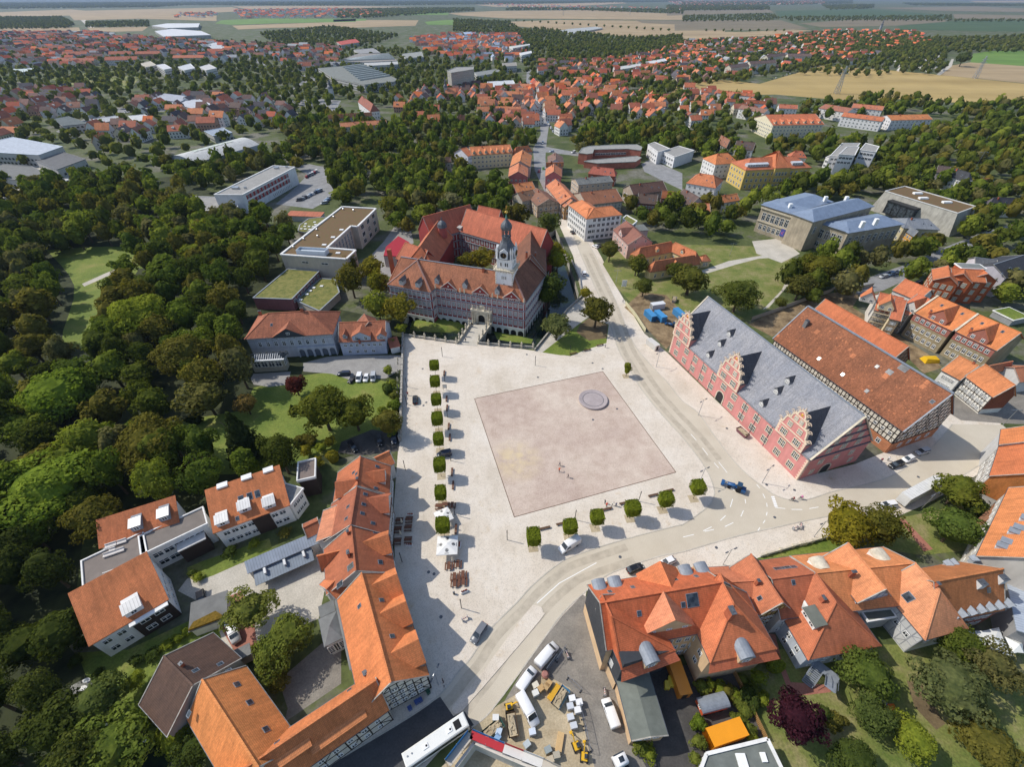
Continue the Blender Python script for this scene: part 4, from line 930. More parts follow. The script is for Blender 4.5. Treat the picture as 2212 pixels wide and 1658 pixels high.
 tp('gallery',lambda m:(m.box(-3.9,-3.9,22.6,3.9,3.9,23.0),[m.bar((sx*a,sy*c_,23.9),(sx*a2,sy*c2_,23.9),.12) for sx,sy,a,c_,a2,c2_ in ((1,1,-3.8,-3.8,3.8,-3.8),(1,1,3.8,-3.8,3.8,3.8),(1,1,3.8,3.8,-3.8,3.8),(1,1,-3.8,3.8,-3.8,-3.8))],
       [m.bar((x,y,23),(x,y,23.9),.09) for i in range(9) for x,y in ((-3.8+.95*i,-3.8),(-3.8+.95*i,3.8),(-3.8,-3.8+.95*i),(3.8,-3.8+.95*i))],
       [m.cbox((x,y,22.1),.3,.5,.5) for i in range(7) for x,y in ((-3+i,-3.4),(-3+i,3.4))],[m.cbox((x,y,22.1),.5,.3,.5) for i in range(7) for x,y in ((3.4,-3+i),(-3.4,-3+i))]),'sandstone',par=sh)
 us=tp('tower_upper_stage',lambda m:(m.box(-2.75,-2.75,23.0,2.75,2.75,27.0),m.box(-3.0,-3.0,27.0,3.0,3.0,27.4)),'render',TW)
 qo=tp('quoins',lambda m:[m.cbox((sx*3.1,sy*3.1,13+i*.8),.55 if i % 2 else .35,.35 if i % 2 else .55,.4) for i in range(12) for sx in (-1,1) for sy in (-1,1)],'sandstone',par=sh);qo['kind']='stuff'
 dome=tp('tower_dome',lambda m:m.lathe([(3.9,27.4),(3.6,28.2),(3.35,29.5),(3.1,30.8),(2.5,32.0),(1.9,33.0),(1.55,34.0),(1.5,35.0),(1.75,35.15)],8,a0=math.pi/8),'lead')
 for rz in (0,math.pi/2,math.pi,-math.pi/2):
  Mr=Matrix.Rotation(rz,4,'Z')
  tp('clock_gable',lambda m:(m.box(-1.45,-3.55,27.4,1.45,-2.6,30.3,M=Mr),m.add([Mr @ V3(p) for p in ((-1.45,-3.55,30.3),(1.45,-3.55,30.3),(0,-3.55,31.5),(-1.45,-2.6,30.3),(1.45,-2.6,30.3),(0,-2.6,31.5))],[(0,1,2),(0,2,5,3),(1,4,5,2)]),
        [m.lathe([(.3,27.4),(.25,30.2),(.28,30.4),(.02,32.2)],6,(sx*2.4,-2.9,0),M=Mr) for sx in (-1,1)]),'render',(.66,.67,.68),dome)
  Mc=Mr @ Matrix.Translation((0,-3.57,29.1)) @ Matrix.Rotation(math.pi/2,4,'X')
  cl=tp('clock_face',lambda m:m.lathe([(1.12,0),(1.12,.08)],24,M=Mc),'black',par=dome)
  tp('clock_ring',lambda m:[m.bar(Mc @ V3((.88*math.cos(a),.88*math.sin(a),.1)),Mc @ V3((1.05*math.cos(a),1.05*math.sin(a),.1)),.09) for a in [i*math.pi/6 for i in range(12)]]+[m.bar(Mc @ V3((0,0,.12)),Mc @ V3((.1,.8,.12)),.08),m.bar(Mc @ V3((0,0,.12)),Mc @ V3((.5,-.15,.12)),.1)],'gold',par=dome)
 lan=tp('lantern',lambda m:[m.bar((1.45*math.cos(a),1.45*math.sin(a),35.1),(1.45*math.cos(a),1.45*math.sin(a),37.9),.22) for a in [math.pi/8+i*math.pi/4 for i in range(8)]]+[m.lathe([(.5,35.1),(.45,36.4),(.75,36.5),(.35,37.3)],8)],'lead')
 tp('onion_cap',lambda m:m.lathe([(1.75,37.8),(1.8,38.0),(2.0,38.5),(1.95,39.2),(1.6,40.0),(1.0,40.8),(.55,41.4),(.32,42.0)],12),'lead',par=lan)
 tp('spire_tip',lambda m:m.lathe([(.32,42.0),(.16,42.9),(.1,43.9)],8),'copper_green',par=lan);tp('golden_ball',lambda m:m.lathe([(.05,43.6),(.4,43.8),(.55,44.15),(.4,44.55),(.05,44.75)],12),'gold',par=lan)
 tp('weather_vane',lambda m:(m.bar((0,0,44.7),(0,0,46.8),.08),m.box(-.05,-.5,45.5,.05,.4,46.3)),'gold',par=lan)
 for rz in (0,math.pi/2):
  o=M.to_3x3() @ Matrix.Rotation(rz,3,'Z') @ V3((0,-1,0));x=M.to_3x3() @ Matrix.Rotation(rz,3,'Z') @ V3((1,0,0))
  for k in (-.75,0,.75):b.window(tc+o*3.55+x*k+V3((0,0,19.0)),o,.5,1.5,'plain',parent=sh)
  for k in (-1.3,.5,1.3):b.window(tc+o*3.06+x*k+V3((0,0,24.2)),o,.7,1.7,'plain',parent=us)
  b.window(tc+o*3.55+V3((0,0,16.2)),o,.8,1.2,'plain',parent=sh)
   
 pc=G(('CA',1170,1402),0);pq=w1.face('f')[0];out=-n;pp=pq+u*(pc-pq).dot(u);M2=Matrix.Translation(pp) @ Matrix.Rotation(math.atan2(u.y,u.x),4,'Z')
 mb=MB();arch_strip(mb,M2 @ V3((-2.6,-1.1,0)),M2 @ V3((2.6,-1.1,0)),0,5.4,1,.58,2.4,1.2,n);mb.box(-4.3,-1.0,0,-2.6,.1,5.4,M=M2);mb.box(2.6,-1.0,0,4.3,.1,5.4,M=M2);mb.box(-4.6,-1.5,5.4,4.6,.1,6.1,M=M2)
 for sx in (-3.9,-2.9,2.9,3.9):mb.lathe([(.34,0),(.34,.4),(.26,.5),(.22,4.9),(.32,5.1),(.34,5.4)],10,(sx,-1.25,0),M=M2)
 po=b.part('portal',mb,'sandstone',label='carved pale stone portal with columns')
 mb=MB();mb.box(-1.5,-.3,0,1.5,-.1,4.2,M=M2);b.part('gate',mb,'black',parent=po)
 mb=MB();mb.box(-1.0,-.15,6.1,1.0,.05,8.6,M=M2);mb.lathe([(.9,0),(.7,.2),(.1,.3)],12,M=M2 @ Matrix.Translation((0,-.15,7.3)) @ Matrix.Rotation(math.pi/2,4,'X'));b.part('coat_of_arms',mb,'sandstone',parent=po)
 for x,z in ((-3.6,6.1),(-1.5,6.1),(1.5,6.1),(3.6,6.1),(-3.3,0),(3.3,0)):
  link('statue',statue_mesh(int(x) % 3),po,M2 @ V3((x,-1.0 if z else-2.2,z))-b.loc,0,None,(.85,.85,.85))
 for x,y in ((690,965),(955,1015),(1000,1020),(1300,1075),(1355,1085),(1640,1130)):
  s_,t_,f_=on(w1,('CA',x,y+25));link('statue',statue_mesh(int(x) % 3),b.o,w1.pt(s_,-.05,EZ+.1)-b.loc,0,None,(.8,.8,.8))
 return w1,u,n,pp
CW,CU,CN,CPORT=castle()
def castle_bridge():
 A,B_=G(('CA',1065,1400),0),G(('CA',1285,1405),0);C_,D_=G(('CA',930,1600),0),G(('CA',1140,1612),0)
 b=Bld('bridge','stone bridge with statue-lined parapets leading to the castle portal','bridge',(A+D_)/2)
 mb=MB();mb.prism([(p.x,p.y) for p in (C_-CN*1.2,D_-CN*1.2,B_,A)],-.9,.05);b.part('deck',mb,'gravel_path')
 for p,q in ((A,C_),(B_,D_)):
  mb=MB();arch_strip(mb,p,q,-3.6,-.9,2,.7,-2.6,1.0,(B_-A).normalized()*(1 if p==A else-1));b.part('arch',mb,'grey_stone')
  mb=MB();mb.bar(p+V3((0,0,.5)),q+V3((0,0,.5)),.45,1.0);mb.bar(p+V3((0,0,1.06)),q+V3((0,0,1.06)),.6,.14);b.part('parapet',mb,'sandstone')
  for i in range(4):statue(p+(q-p)*(.12+.26*i)+V3((0,0,1.13)),f'stone figure on the {"left" if p == A else "right"} parapet of the castle bridge, {["first", "second", "third", "last"][i]} from the portal',i,group=f'statues on the {"left" if p == A else "right"} bridge parapet')
castle_bridge()
def balustrade(tg,pts,name,label,step=1.15):
 P=GP(tg,pts);b=Bld(name,label,'balustrade',P[0])
 for p,q in zip(P,P[1:]):
  L=(q-p).length;d=(q-p).normalized()
  mb=MB();mb.bar(p+V3((0,0,.15)),q+V3((0,0,.15)),.4,.3);b.part('base_course',mb,'grey_stone');mb=MB();mb.bar(p+V3((0,0,1.0)),q+V3((0,0,1.0)),.42,.16);b.part('handrail',mb,'grey_stone')
  n=int(L/.55);key='baluster'
  if key not in MESH:m=MB();m.lathe([(.1,0),(.06,.08),(.12,.25),(.05,.45),(.1,.62)],6);MESH[key]=m.mesh('baluster','grey_stone',uv=False)
  for i in range(n):link('baluster',MESH[key],b.o,p+d*(L*(i+.5)/n)+V3((0,0,.3))-b.loc)
 return b
balustrade('CA',[(352,1522),(470,1538),(580,1552),(700,1570),(800,1588),(925,1602)],'balustrade','stone balustrade with figures left of the castle bridge')
balustrade('CA',[(1150,1612),(1250,1620),(1370,1630),(1490,1640),(1610,1648),(1735,1658)],'balustrade','stone balustrade with figures right of the castle bridge')
for i,(x,y) in enumerate(((462,1536),(572,1552),(686,1568),(796,1586),(912,1602))):statue(G(('CA',x,y))-CN*.05,f'grey stone figure on the left balustrade, {["first", "second", "third", "fourth", "fifth"][i]} from the left',i,group='statues on the moat balustrade')
for i,(x,y) in enumerate(((1255,1622),(1370,1632),(1492,1642),(1612,1650),(1735,1658))):statue(G(('CA',x,y)),f'grey stone figure on the right balustrade, {["first", "second", "third", "fourth", "last"][i]} from the bridge',i+1,group='statues on the moat balustrade')
# ---------------------------------------------------------------- pink armoury with slate roof, and the great half-timber granary behind it
def armoury():
 b=Bld('armoury','long pink armoury with slate roof and three stepped ornate gables','building',at(('ZE',800,1200)))
 EZ,RH=9.0,12.9;SL=(.27,.285,.315)
 w=Wing(b,('ZE',155,405),('ZE',1260,1440),('ZE',1770,1290),EZ,RH,wall=PINK,roof=SL,rmat='slate',o=.25,ridge=False)
 CR=(.70,.58,.44);b.loc
 w.win('f',12,[5.4],1.9,2.0,'stone',m=1.2);w.win('f',12,[1.4],1.9,2.0,'stone',m=1.2,skip=((0,5),))
 p,q,out=w.face('f');u=(q-p).normalized();L=(q-p).length
 w.band('f',8.55,.4,.35,(.30,.31,.33),'slate','eaves_gutter')
 arch_door(b,p+u*(1.2+(L-2.4)*5.5/12),out,3.0,4.0)
 mb=MB()
 for f in (.2,.285,.37,.62,.70,.79):a=p+u*L*f+out*.08;mb.bar(a+V3((0,0,.1)),a+V3((0,0,8.5)),.13,.13)
 b.part('downpipes',mb,'lead')
 def quoins(c,d1,d2,z0,z1,par=None):
  mb=MB();i=0;z=z0
  while z<z1:
   l1,l2=(.75,.4) if i % 2 else (.4,.75);mb.bar(c+V3((0,0,z+.2))+d2*-.03,c+d1*l1+V3((0,0,z+.2))+d2*-.03,.1,.36);mb.bar(c+V3((0,0,z+.2))+d1*-.03,c+d2*l2+V3((0,0,z+.2))+d1*-.03,.1,.36);z += .5;i += 1
  b.part('quoins',mb,'render',CR,parent=par)
 quoins(q,-u,-out,0,8.6);quoins(p,u,-out,0,8.6)
            
 for z in (8.6,12.2,15.4,18.4):
  k=(z-EZ+.1)/RH;a0=max(0,w.D/2*k-.25);P,Q,O=w.face('r');LL=(Q-P).length;uu=(Q-P).normalized();mb=MB()
  if LL-2*a0>.6:mb.bar(P+uu*a0+O*.15+V3((0,0,z)),Q-uu*a0+O*.15+V3((0,0,z)),.35,.32);b.part('string_course',mb,'slate',(.16,.165,.18))
 for n,z,m,hh,ww in ((3,5.2,2.5,1.6,1.4),(3,9.6,3.0,1.7,1.5),(3,12.9,4.6,1.4,1.2),(2,16.0,7.0,1.2,1.0),(1,18.9,8.5,.9,.8)):w.win('r',n,[z],ww,hh,'stone',m=m)
 w.win('r',1,[1.4],1.2,1.5,'stone',m=1.5,m2=15);w.win('r',1,[1.4],1.2,1.5,'stone',m=16,m2=1.5)
 P,Q,O=w.face('r');arch_door(b,P+(Q-P)*.42,O,3.2,3.6)
 for sx in (0,1):
  mb=MB();e0=w.pt(w.L+.02,0 if sx==0 else w.D,EZ+.06);e1=w.pt(w.L+.02,w.D/2,EZ+RH+.1);mb.bar(e0,e1,.5,.22);b.part('verge_stone',mb,'sandstone');mb=MB();e0=w.pt(-.02,0 if sx==0 else w.D,EZ+.06);e1=w.pt(-.02,w.D/2,EZ+RH+.1);mb.bar(e0,e1,.5,.22);b.part('verge_stone',mb,'sandstone')
 mb=MB();mb.bar(w.pt(0,w.D/2,EZ+RH+.05),w.pt(w.L,w.D/2,EZ+RH+.05),.5,.12);b.part('ridge_cap',mb,'zinc')
    
 for gi,(qa,qb) in enumerate((((172,405),(300,528)),((512,740),(692,893)),((985,1168),(1222,1392)))):
  sa=(G(('ZE',*qa),EZ)-w.a).dot(w.ux);sb=(G(('ZE',*qb),EZ)-w.a).dot(w.ux);sm=(sa+sb)/2;W_=9.6
  d=w.dormer('f',sm,W_,0.0,3.2,'gable',7.3,PINK,(.095,.10,.115),n=0,rmat='slate')
  c=w.pt(sm,-.12,EZ);out=-w.uy;hw=W_/2
  prof=[(hw,-.2),(hw,3.3),(hw-.2,3.9),(hw-.9,4.3),(hw-1.0,5.0),(hw-1.25,6.4),(hw-1.7,6.9),(hw-2.4,7.1),(hw-2.5,8.4),(hw-2.9,9.1),(hw-3.6,9.3),(hw-3.7,10.2),(.6,10.9),(0,11.3)]
  pts=prof+[(-a,z) for a,z in prof[-2::-1]];n=len(pts)
  f_=[c+w.ux*a+out*.3+V3((0,0,z)) for a,z in pts];k_=[v-out*.6 for v in f_]
  mb=MB();mb.add(f_+k_,[tuple(range(n)),tuple(range(n,2*n))[::-1]]+[(i,(i+1) % n,n+(i+1) % n,n+i) for i in range(n)]);gw=b.part('gable_wall',mb,'render',PINK,parent=d)
  mb=MB();P_=lambda a,z,o=.36:c+w.ux*a+out*o+V3((0,0,z))
  for z,a in ((.0,hw),(3.5,hw-.1),(6.8,hw-1.6),(9.1,hw-3.1)):mb.bar(P_(-a,z),P_(a,z),.18,.32)
  for i in range(n-1):
   if i in (0,n-2):continue
   mb.bar(P_(*pts[i],.05),P_(*pts[i+1],.05),.42,.75,up=out)
  for sx in (-1,1):
   for i in range(6):mb.cbox((0,0,0),1,1,1,M=Matrix.Translation(P_(sx*(hw-(.3 if i % 2 else .42)),.25+i*.53,.3)) @ Matrix.Rotation(math.atan2(w.ux.y,w.ux.x),4,'Z') @ Matrix.Diagonal((.6 if i % 2 else .85,.14,.36,1)))
  b.part('gable_trim',mb,'render',CR,parent=d)
            
  mb=MB()
  for i,(a,z) in enumerate(prof[2:-1]):
   for sx in (-1,1):
    mb.lathe([(.05,-.1),(.2,0),(.22,.25),(.1,.4),(.15,.55),(.02,.95)],6,M=Matrix.Translation(P_(sx*(a+.1),z,0)))
    if i % 3==0:
     for t in range(7):
      a1,a2=t*.9,(t+1)*.9;r1,r2=.65-.07*t,.65-.07*(t+1);mb.bar(P_(sx*(a+.5+r1*math.cos(a1)),z+.5+r1*math.sin(a1),.05),P_(sx*(a+.5+r2*math.cos(a2)),z+.5+r2*math.sin(a2),.05),.2,.16,up=out)
  mb.lathe([(.3,11),(.2,11.4),(.28,11.7),(.02,12.6)],8,M=Matrix.Translation(P_(0,0,0)))
  b.part('gable_scrolls',mb,'render',(.60,.48,.37),parent=d)
  for z,xs,ww,hh in ((.7,(-2.3,2.3),1.9,1.8),(4.4,(-1.7,1.7),1.1,1.4),(7.4,(-.9,.9),.8,1.0)):
   for a in xs:b.window(P_(a,z,.33),out,ww,hh,'stone',parent=d)
  mb=MB();mb.lathe([(.45,0),(.3,.12)],12,M=Matrix.Translation(P_(0,9.9,.3)) @ Matrix.Rotation(math.atan2(out.y,out.x),4,'Z') @ Matrix.Rotation(math.pi/2,4,'Y'));b.part('rosette',mb,'gold',parent=d)
 for x,y in ((430,610),(523,520),(598,440),(858,1005),(975,905),(1068,822)):dorm(w,'ZE',x,y,w=1.7,h=1.5,ph=1.1,col=(.34,.34,.35),roof=(.10,.105,.12),rmat='slate',n=1,ww=1.3,style='grid')
 return w
AW=armoury()
def granary():
 b=Bld('granary','huge half-timber granary with weathered red tile roof behind the pink armoury','building',at(('ST',900,1000)));EZ,RH=9.6,11.4
 w=Wing(b,('ST',22,592),('ST',960,1262),('ST',1345,1152),EZ,RH,wall=(.70,.66,.56),roof=(.29,.085,.035),rmat='tile_old',o=.5,ridge=False)
 mb=MB();mb.bar(w.pt(0,w.D/2,EZ+RH+.1),w.pt(w.L,w.D/2,EZ+RH+.1),.8,.22)
 for x in (.0,w.L):mb.bar(w.pt(x,0,EZ+.05),w.pt(x,w.D/2,EZ+RH+.05),.35,.15);mb.bar(w.pt(x,w.D,EZ+.05),w.pt(x,w.D/2,EZ+RH+.05),.35,.15)
 b.part('ridge_cap',mb,'zinc')
 for f in 'fr':
  P,Q,O=w.face(f);mb=MB();mb.bar(P+O*.1+V3((0,0,1.9)),Q+O*.1+V3((0,0,1.9)),.24,3.8);b.part('brick_storey',mb,'brick',(.42,.17,.085))
 w.timber('f',[3.9,5.6,7.3,9.2],40,brace=True,w=.24);w.timber('r',[3.9,5.5,7.1,8.9,10.8,12.8,14.8,16.8,18.6],13,gable=True,w=.22)
 w.win('f',20,[5.9],.9,1.0,'plain',m=1);w.win('f',10,[1.4],1.3,1.6,'cross',m=1,d=.22);w.win('r',4,[1.4],1.4,1.6,'cross',m=2,d=.22);w.win('r',6,[5.8],.9,.9,'plain',m=2)
 chim(w,'ST',255,500,h=2.2,w=1.2,d=1.0,col=(.2,.2,.2),mat='render')
 skyl(w,'ST',[(355,735),(525,850),(772,792),(698,968),(1168,1045)],w=1.0,h=1.1);skyl(w,'ST',[(862,832)],w=1.7,h=1.4);skyl(w,'ST',[(965,802)],w=2.4,h=2.0)
        
 r=random.Random(5);mb=MB();nr_=(V3((0,0,1))*w.D/2-w.uy*w.rh).normalized()
 spots=[on(w,('ST',*q))[:2]+(sx,) for q,sx in (((340,542),1.9),((835,858),2.2),((600,715),1.8),((580,670),1.2),((1100,935),1.6),((1130,905),1.5),((60,570),1.2))]+[(r.uniform(1,w.L-1),r.uniform(.5,w.D/2-1),r.choice((.3,.3,.45,.6))) for _ in range(170)]
 for s_,t_,k in spots:
  k *= .7;dt=k*.4;P=[w.pt(s_+i*k/2,t_+j*dt,0) for i,j in ((-1,-1),(1,-1),(1,1),(-1,1))]
  for p_,j in zip(P,(-1,-1,1,1)):p_.z=w.rz(t_+j*dt)
  mb.add([p_+nr_*.03 for p_ in P],[(0,1,2,3)])
 o=b.part('replacement_tiles',mb,'tile',(.50,.14,.05));o['kind']='stuff'
 b2=Bld('barn','bright red-roofed half-timber annex behind the granary','building',at(('ST',700,560)))
 w2=rw(b2,('ST',400,306),('ST',1000,648),17.5,12,10.5,roof=(.56,.12,.035),wall=(.30,.2,.13),o=.4)
 w2.timber('r',[3,5,7,9,10.4,12,14],6,gable=True);w2.timber('f',[3,6,9],14)
 return w
GW=granary()
# ---------------------------------------------------------------- houses round the square
for t_ in (('LA',1000,1700,700,1658),('LB',700,2200,1020,2135),('LC',240,1760,1040,2155),('LM',900,1080,700,2212),('RA',2240,2080,900,1636),('RB',2800,2050,1192,2212),('RC',3200,960,792,2189),('RD',3560,1500,432,895)):addz(*t_)
def rwe(b,tg,p1,p2,zr,pe,ez,e1=0.0,e2=0.0,**kw):
 """wing from its ridge and one surveyed point on an eave"""
 p,q,e=G((tg,*p1),zr),G((tg,*p2),zr),G((tg,*pe),ez);d=(q-p);d.z=0;d.normalize();n=V3((-d.y,d.x,0));D=2*abs((e-p).dot(n))
 return rw(b,p-d*e1,q+d*e2,zr,D,ez,world=True,**kw)
def house(name,label,tg,x,y,cat='house',group=None):return Bld(name,label,cat,at((tg,x,y)),group)
PEACH=(.64,.45,.27);GW_=(.60,.59,.57)
def left_row():
 b=house('town_house','orange tiled house at the top of the row left of the square','LA',1100,350)
 w=rwe(b,'LA',(957,188),(926,462),12.6,(1236,400),7.2,roof=(.50,.11,.035),wall=GW_);dorm(w,'LA',1195,400,w=3.8,h=1.7,ph=1.9,col=GW_);w.win('f',6,[1.2,4.4],1.0,1.5);w.timber('f',[.4,3.6,6.6],9,col=(.3,.28,.26))
 skyl(w,'LA',[(1115,285),(1102,485)]);skyl(w,'LA',[(897,340),(925,350)],'b');dorm(w,'LA',770,520,'b',w=5.5,h=1.6,ph=2.4,col=GW_);w2=rw(b,('LA',1228,140),('LA',1090,205),8.6,5.5,6,roof=(.62,.15,.04),wall=GW_);chim(w,'LA',935,415,h=1.0)
 b=house('town_house','house with dark weathered red roof in the row left of the square','LA',1050,640)
 w=rwe(b,'LA',(925,470),(868,825),13.2,(1232,780),7.4,roof=(.36,.085,.04),wall=GW_);dorm(w,'LA',1235,650,w=5.4,h=1.5,ph=2.6,col=GW_,roof=(.46,.10,.04));w.win('f',8,[1.2,4.4],1.0,1.5);w.timber('f',[.4,3.6,6.8],11,col=(.2,.16,.13))
 skyl(w,'LA',[(1005,540),(990,633),(978,717),(1075,808)]);skyl(w,'LA',[(845,655),(828,765)],'b')
 w2=rw(b,('LA',752,640),('LA',690,930),9.0,8,7.2,roof=(.62,.19,.09),wall=GW_)
 b=house('town_house','house with one broad hipped dormer facing the square and rear cross wing','LA',1080,1040)
 w=rwe(b,'LA',(872,830),(916,1250),13.0,(1262,1120),7.2,roof=(.42,.095,.035),wall=GW_);dorm(w,'LA',1235,1010,w=5.6,h=1.6,ph=2.7,kind='gable',col=GW_,roof=(.60,.14,.035));w.win('f',8,[1.2,4.4],1.0,1.5);w.timber('f',[.4,3.6,6.8],11,col=(.2,.16,.13))
 skyl(w,'LA',[(1095,885),(1143,1168)],w=1.1);skyl(w,'LA',[(868,1210),(770,1375)],'b',w=1.3,h=1.9);chim(w,'LA',858,1110,'b',h=1.6,w=.9);chim(w,'LA',850,905,'b',h=1.2)
 w2=rwe(b,'LA',(555,1112),(860,1038),10.4,(565,1268),6.5,roof=(.60,.14,.035),wall=(.5,.2,.15));w3=rw(b,('LA',860,1200),('LA',640,1420),9.0,6.5,7.0,roof=(.60,.14,.04),wall=GW_)
 b=house('corner_house','long orange-roofed half-timber house with three gabled dormers at the road','LB',1750,700)
 w=rwe(b,'LB',(1482,72),(1722,972),13.4,(1905,500),7.4,roof=(.64,.155,.03),wall=(.68,.64,.56))
 for x,y in ((1800,175),(1885,395),(1985,700)):dorm(w,'LB',x,y,w=6.2,h=1.9,ph=2.9,col=(.25,.24,.23),roof=(.68,.165,.035))
 w.timber('r',[.4,3.0,5.2,7.2,9.2,11],9,gable=True,w=.2);w.timber('f',[.4,3.2,6.8],20,w=.2);w.win('f',14,[1.0,4.2],1.0,1.4);w.win('r',6,[1.2,3.6],1.1,1.3,m=1);w.win('r',4,[5.8],1.1,1.2,m=2.5);w.win('r',2,[8.2],1.0,1.0,m=5)
 skyl(w,'LB',[(1648,295),(1735,590)]);skyl(w,'LB',[(1468,345)],'b')
 w5=rwe(b,'LB',(1560,975),(560,1650),12.4,(1515,1338),6.8,e1=1,e2=12,roof=(.60,.145,.03),wall=(.62,.58,.5));w5.win('f',12,[1.0,4.0],1.0,1.3);w5.timber('f',[.4,3.2,6.2],16,w=.2)
 dorm(w5,'LB',1320,1400,w=9,h=.9,kind='shed',col=(.2,.2,.2),roof=(.68,.19,.05),n=4);dorm(w5,'LB',850,1650,w=9,h=.9,kind='shed',col=(.2,.2,.2),roof=(.68,.19,.05),n=4);chim(w5,'LB',1545,915,'b',h=2.2,w=1.3,d=.8);skyl(w5,'LB',[(1385,1030),(795,1455)],'b')
 g=Wing(b,('LB',1258,270),('LB',1388,872),('LB',1522,782),6.0,.7,kind='mono',rmat='felt',roof=GREYROOF,wall=GW_,o=.15);g2=Wing(b,('LB',1135,452),('LB',1182,680),('LB',1330,585),5.6,1.1,ia=3,ib=3,rmat='felt',roof=GREYROOF,wall=GW_,ridge=False);g3=Wing(b,('LB',1130,350),('LB',1145,445),('LB',1275,385),5.2,.3,kind='mono',rmat='felt',roof=(.17,.175,.17),wall=GW_);g2.win('r',2,[1.0],2.2,3.0,'grid',m=.3)
 b=house('hall','big orange-roofed hall beside the dark brown house','LB',450,1200);w=rwe(b,'LB',(182,945),(590,1580),13,(705,1055),6.5,e2=2,roof=(.68,.19,.03),wall=GW_,rp=.5);skyl(w,'LB',[(468,985),(572,1132),(705,1352)],'b' if w.uy.x>0 else 'f',w=1.1)
 b=house('house','dark brown roofed house beside the pond trees','BL',1150,1100);w=rwe(b,'BL',(1058,942),(1236,1122),12,(1440,845),6.5,e2=.5,roof=BROWN,wall=(.4,.38,.35));skyl(w,'BL',[(1320,898),(1375,942),(1225,1000)],'b');skyl(w,'BL',[(1135,1265)]);chim(w,'BL',1160,985,'b',h=1.0)
 b=house('garage','small grey flat-roofed garage against the brown house','LB',540,760);Wing(b,('LB',420,815),('LB',585,735),('LB',545,665),3.4,.4,kind='mono',rmat='felt',roof=(.26,.26,.25),wall=(.55,.45,.38))
 b=house('carport','grey flat-roofed garage overgrown with red ivy','LB',200,400);w=Wing(b,('LB',70,560),('LB',385,445),('LB',270,262),3.2,.3,kind='mono',rmat='felt',roof=(.20,.20,.19),wall=GW_);mb=MB();mb.prism([G(('LB',x,y),3.3) for x,y in ((75,550),(120,480),(300,390),(355,425),(340,450))],3.2,3.75);b.part('ivy',mb,'foliage',(.14,.11,.03))
 b=house('outbuilding','long low outbuilding with pale zinc roof in the courtyard','LC',1800,900);w=Wing(b,('LC',1502,992),('LC',2080,742),('LC',2000,700),3.6,1.3,kind='mono',rmat='seam',roof=ZINC,wall=GW_,o=.3);w.win('f',5,[.8],1.6,1.7,'cross',m=1)
 for i in range(3):
  mb=MB();c=w.pt(w.L*(.22+.27*i),-.3,0);mb.bar(V3((c.x,c.y,3.0))-w.uy*1.3,V3((c.x,c.y,3.3)),.5,1.1);b.part('chimney_box',mb,'render',WHITE)
 mb=MB();mb.slab([[w.pt(1,-3.2,2.5),w.pt(w.L-2,-3.2,2.5),w.pt(w.L-2,.2,3.0),w.pt(1,.2,3.0)]],.12);b.part('canopy',mb,'seam',(.16,.19,.23))
 b=house('summer_house','tiny red-roofed half-timber hut beside the zinc-roofed outbuilding','LC',2020,640);w=Wing(b,('LC',1985,708),('LC',2108,648),('LC',2070,532),4.6,1.6,roof=(.42,.10,.04),wall=(.3,.32,.35));w.timber('f',[.3,2.4,4.2],3)
 b=house('apartment_building','white and brown terraced apartment block with orange roofs by the park','LC',1000,800,'building');AR=(.60,.145,.035);DW=(.05,.035,.03)
 w=Wing(b,('LC',218,1582),('LC',866,1198),('LC',757,905),7.0,4.6,kind='mono',roof=AR,wall=WHITE,o=.4);w.win('f',2,[1.3,4.3],1.5,1.4,m=.6,m2=w.L*.55);w.win('f',2,[1.3,4.3],1.8,1.4,m=w.L*.5,m2=.9,d=.3);w.win('r',4,[1.3,4.3],1.3,1.4,m=1)
 p,q,out=w.face('f');m_=MB();a_=p+(q-p)*.47;m_.bar(V3((a_.x,a_.y,3.3))+out*.15,V3((q.x,q.y,3.3))+out*.15,.3,6.4);b.part('timber_cladding',m_,'boards',DW);m_=MB();m_.bar(V3((a_.x,a_.y,6.7))+out*.6,V3((q.x,q.y,6.7))+out*.6,1.6,.25);b.part('balcony',m_,'render',WHITE)
 dorm(w,'LC',600,1310,w=3.0,h=1.5,kind='shed',col=WHITE,roof=(.5,.5,.5),n=1,rmat='seam')
 w=Wing(b,('LC',180,1205),('LC',720,930),('LC',560,700),7.4,0,kind='flat',rmat='boards',roof=(.20,.17,.15),wall=WHITE,par=.35)
 w=Wing(b,('LC',640,850),('LC',1185,590),('LC',1170,440),7.4,0,kind='flat',rmat='boards',roof=(.19,.165,.145),wall=WHITE,par=.35);w.win('f',5,[1.3,4.3],2.0,1.6,m=1);p,q,out=w.face('f');m_=MB();a_,c_=p+(q-p)*.45,p+(q-p)*.9;m_.bar(V3((a_.x,a_.y,2.6))+out*1.0,V3((c_.x,c_.y,2.6))+out*1.0,2.0,5.0);b.part('timber_cladding',m_,'boards',DW);m_=MB();m_.bar(V3((a_.x,a_.y,5.3))+out*1.1,V3((c_.x,c_.y,5.3))+out*1.1,2.6,.3);b.part('balcony',m_,'render',GW_)
 w=Wing(b,('LC',300,790),('LC',952,575),('LC',938,428),7.5,3.2,kind='mono',roof=(.54,.125,.035),wall=WHITE);dorm(w,'LC',620,640,w=2.2,h=1.8,kind='shed',col=(.3,.32,.35),roof=(.5,.5,.5),rmat='seam');dorm(w,'LC',845,560,w=2.2,h=1.8,kind='shed',col=(.3,.32,.35),roof=(.5,.5,.5),rmat='seam')
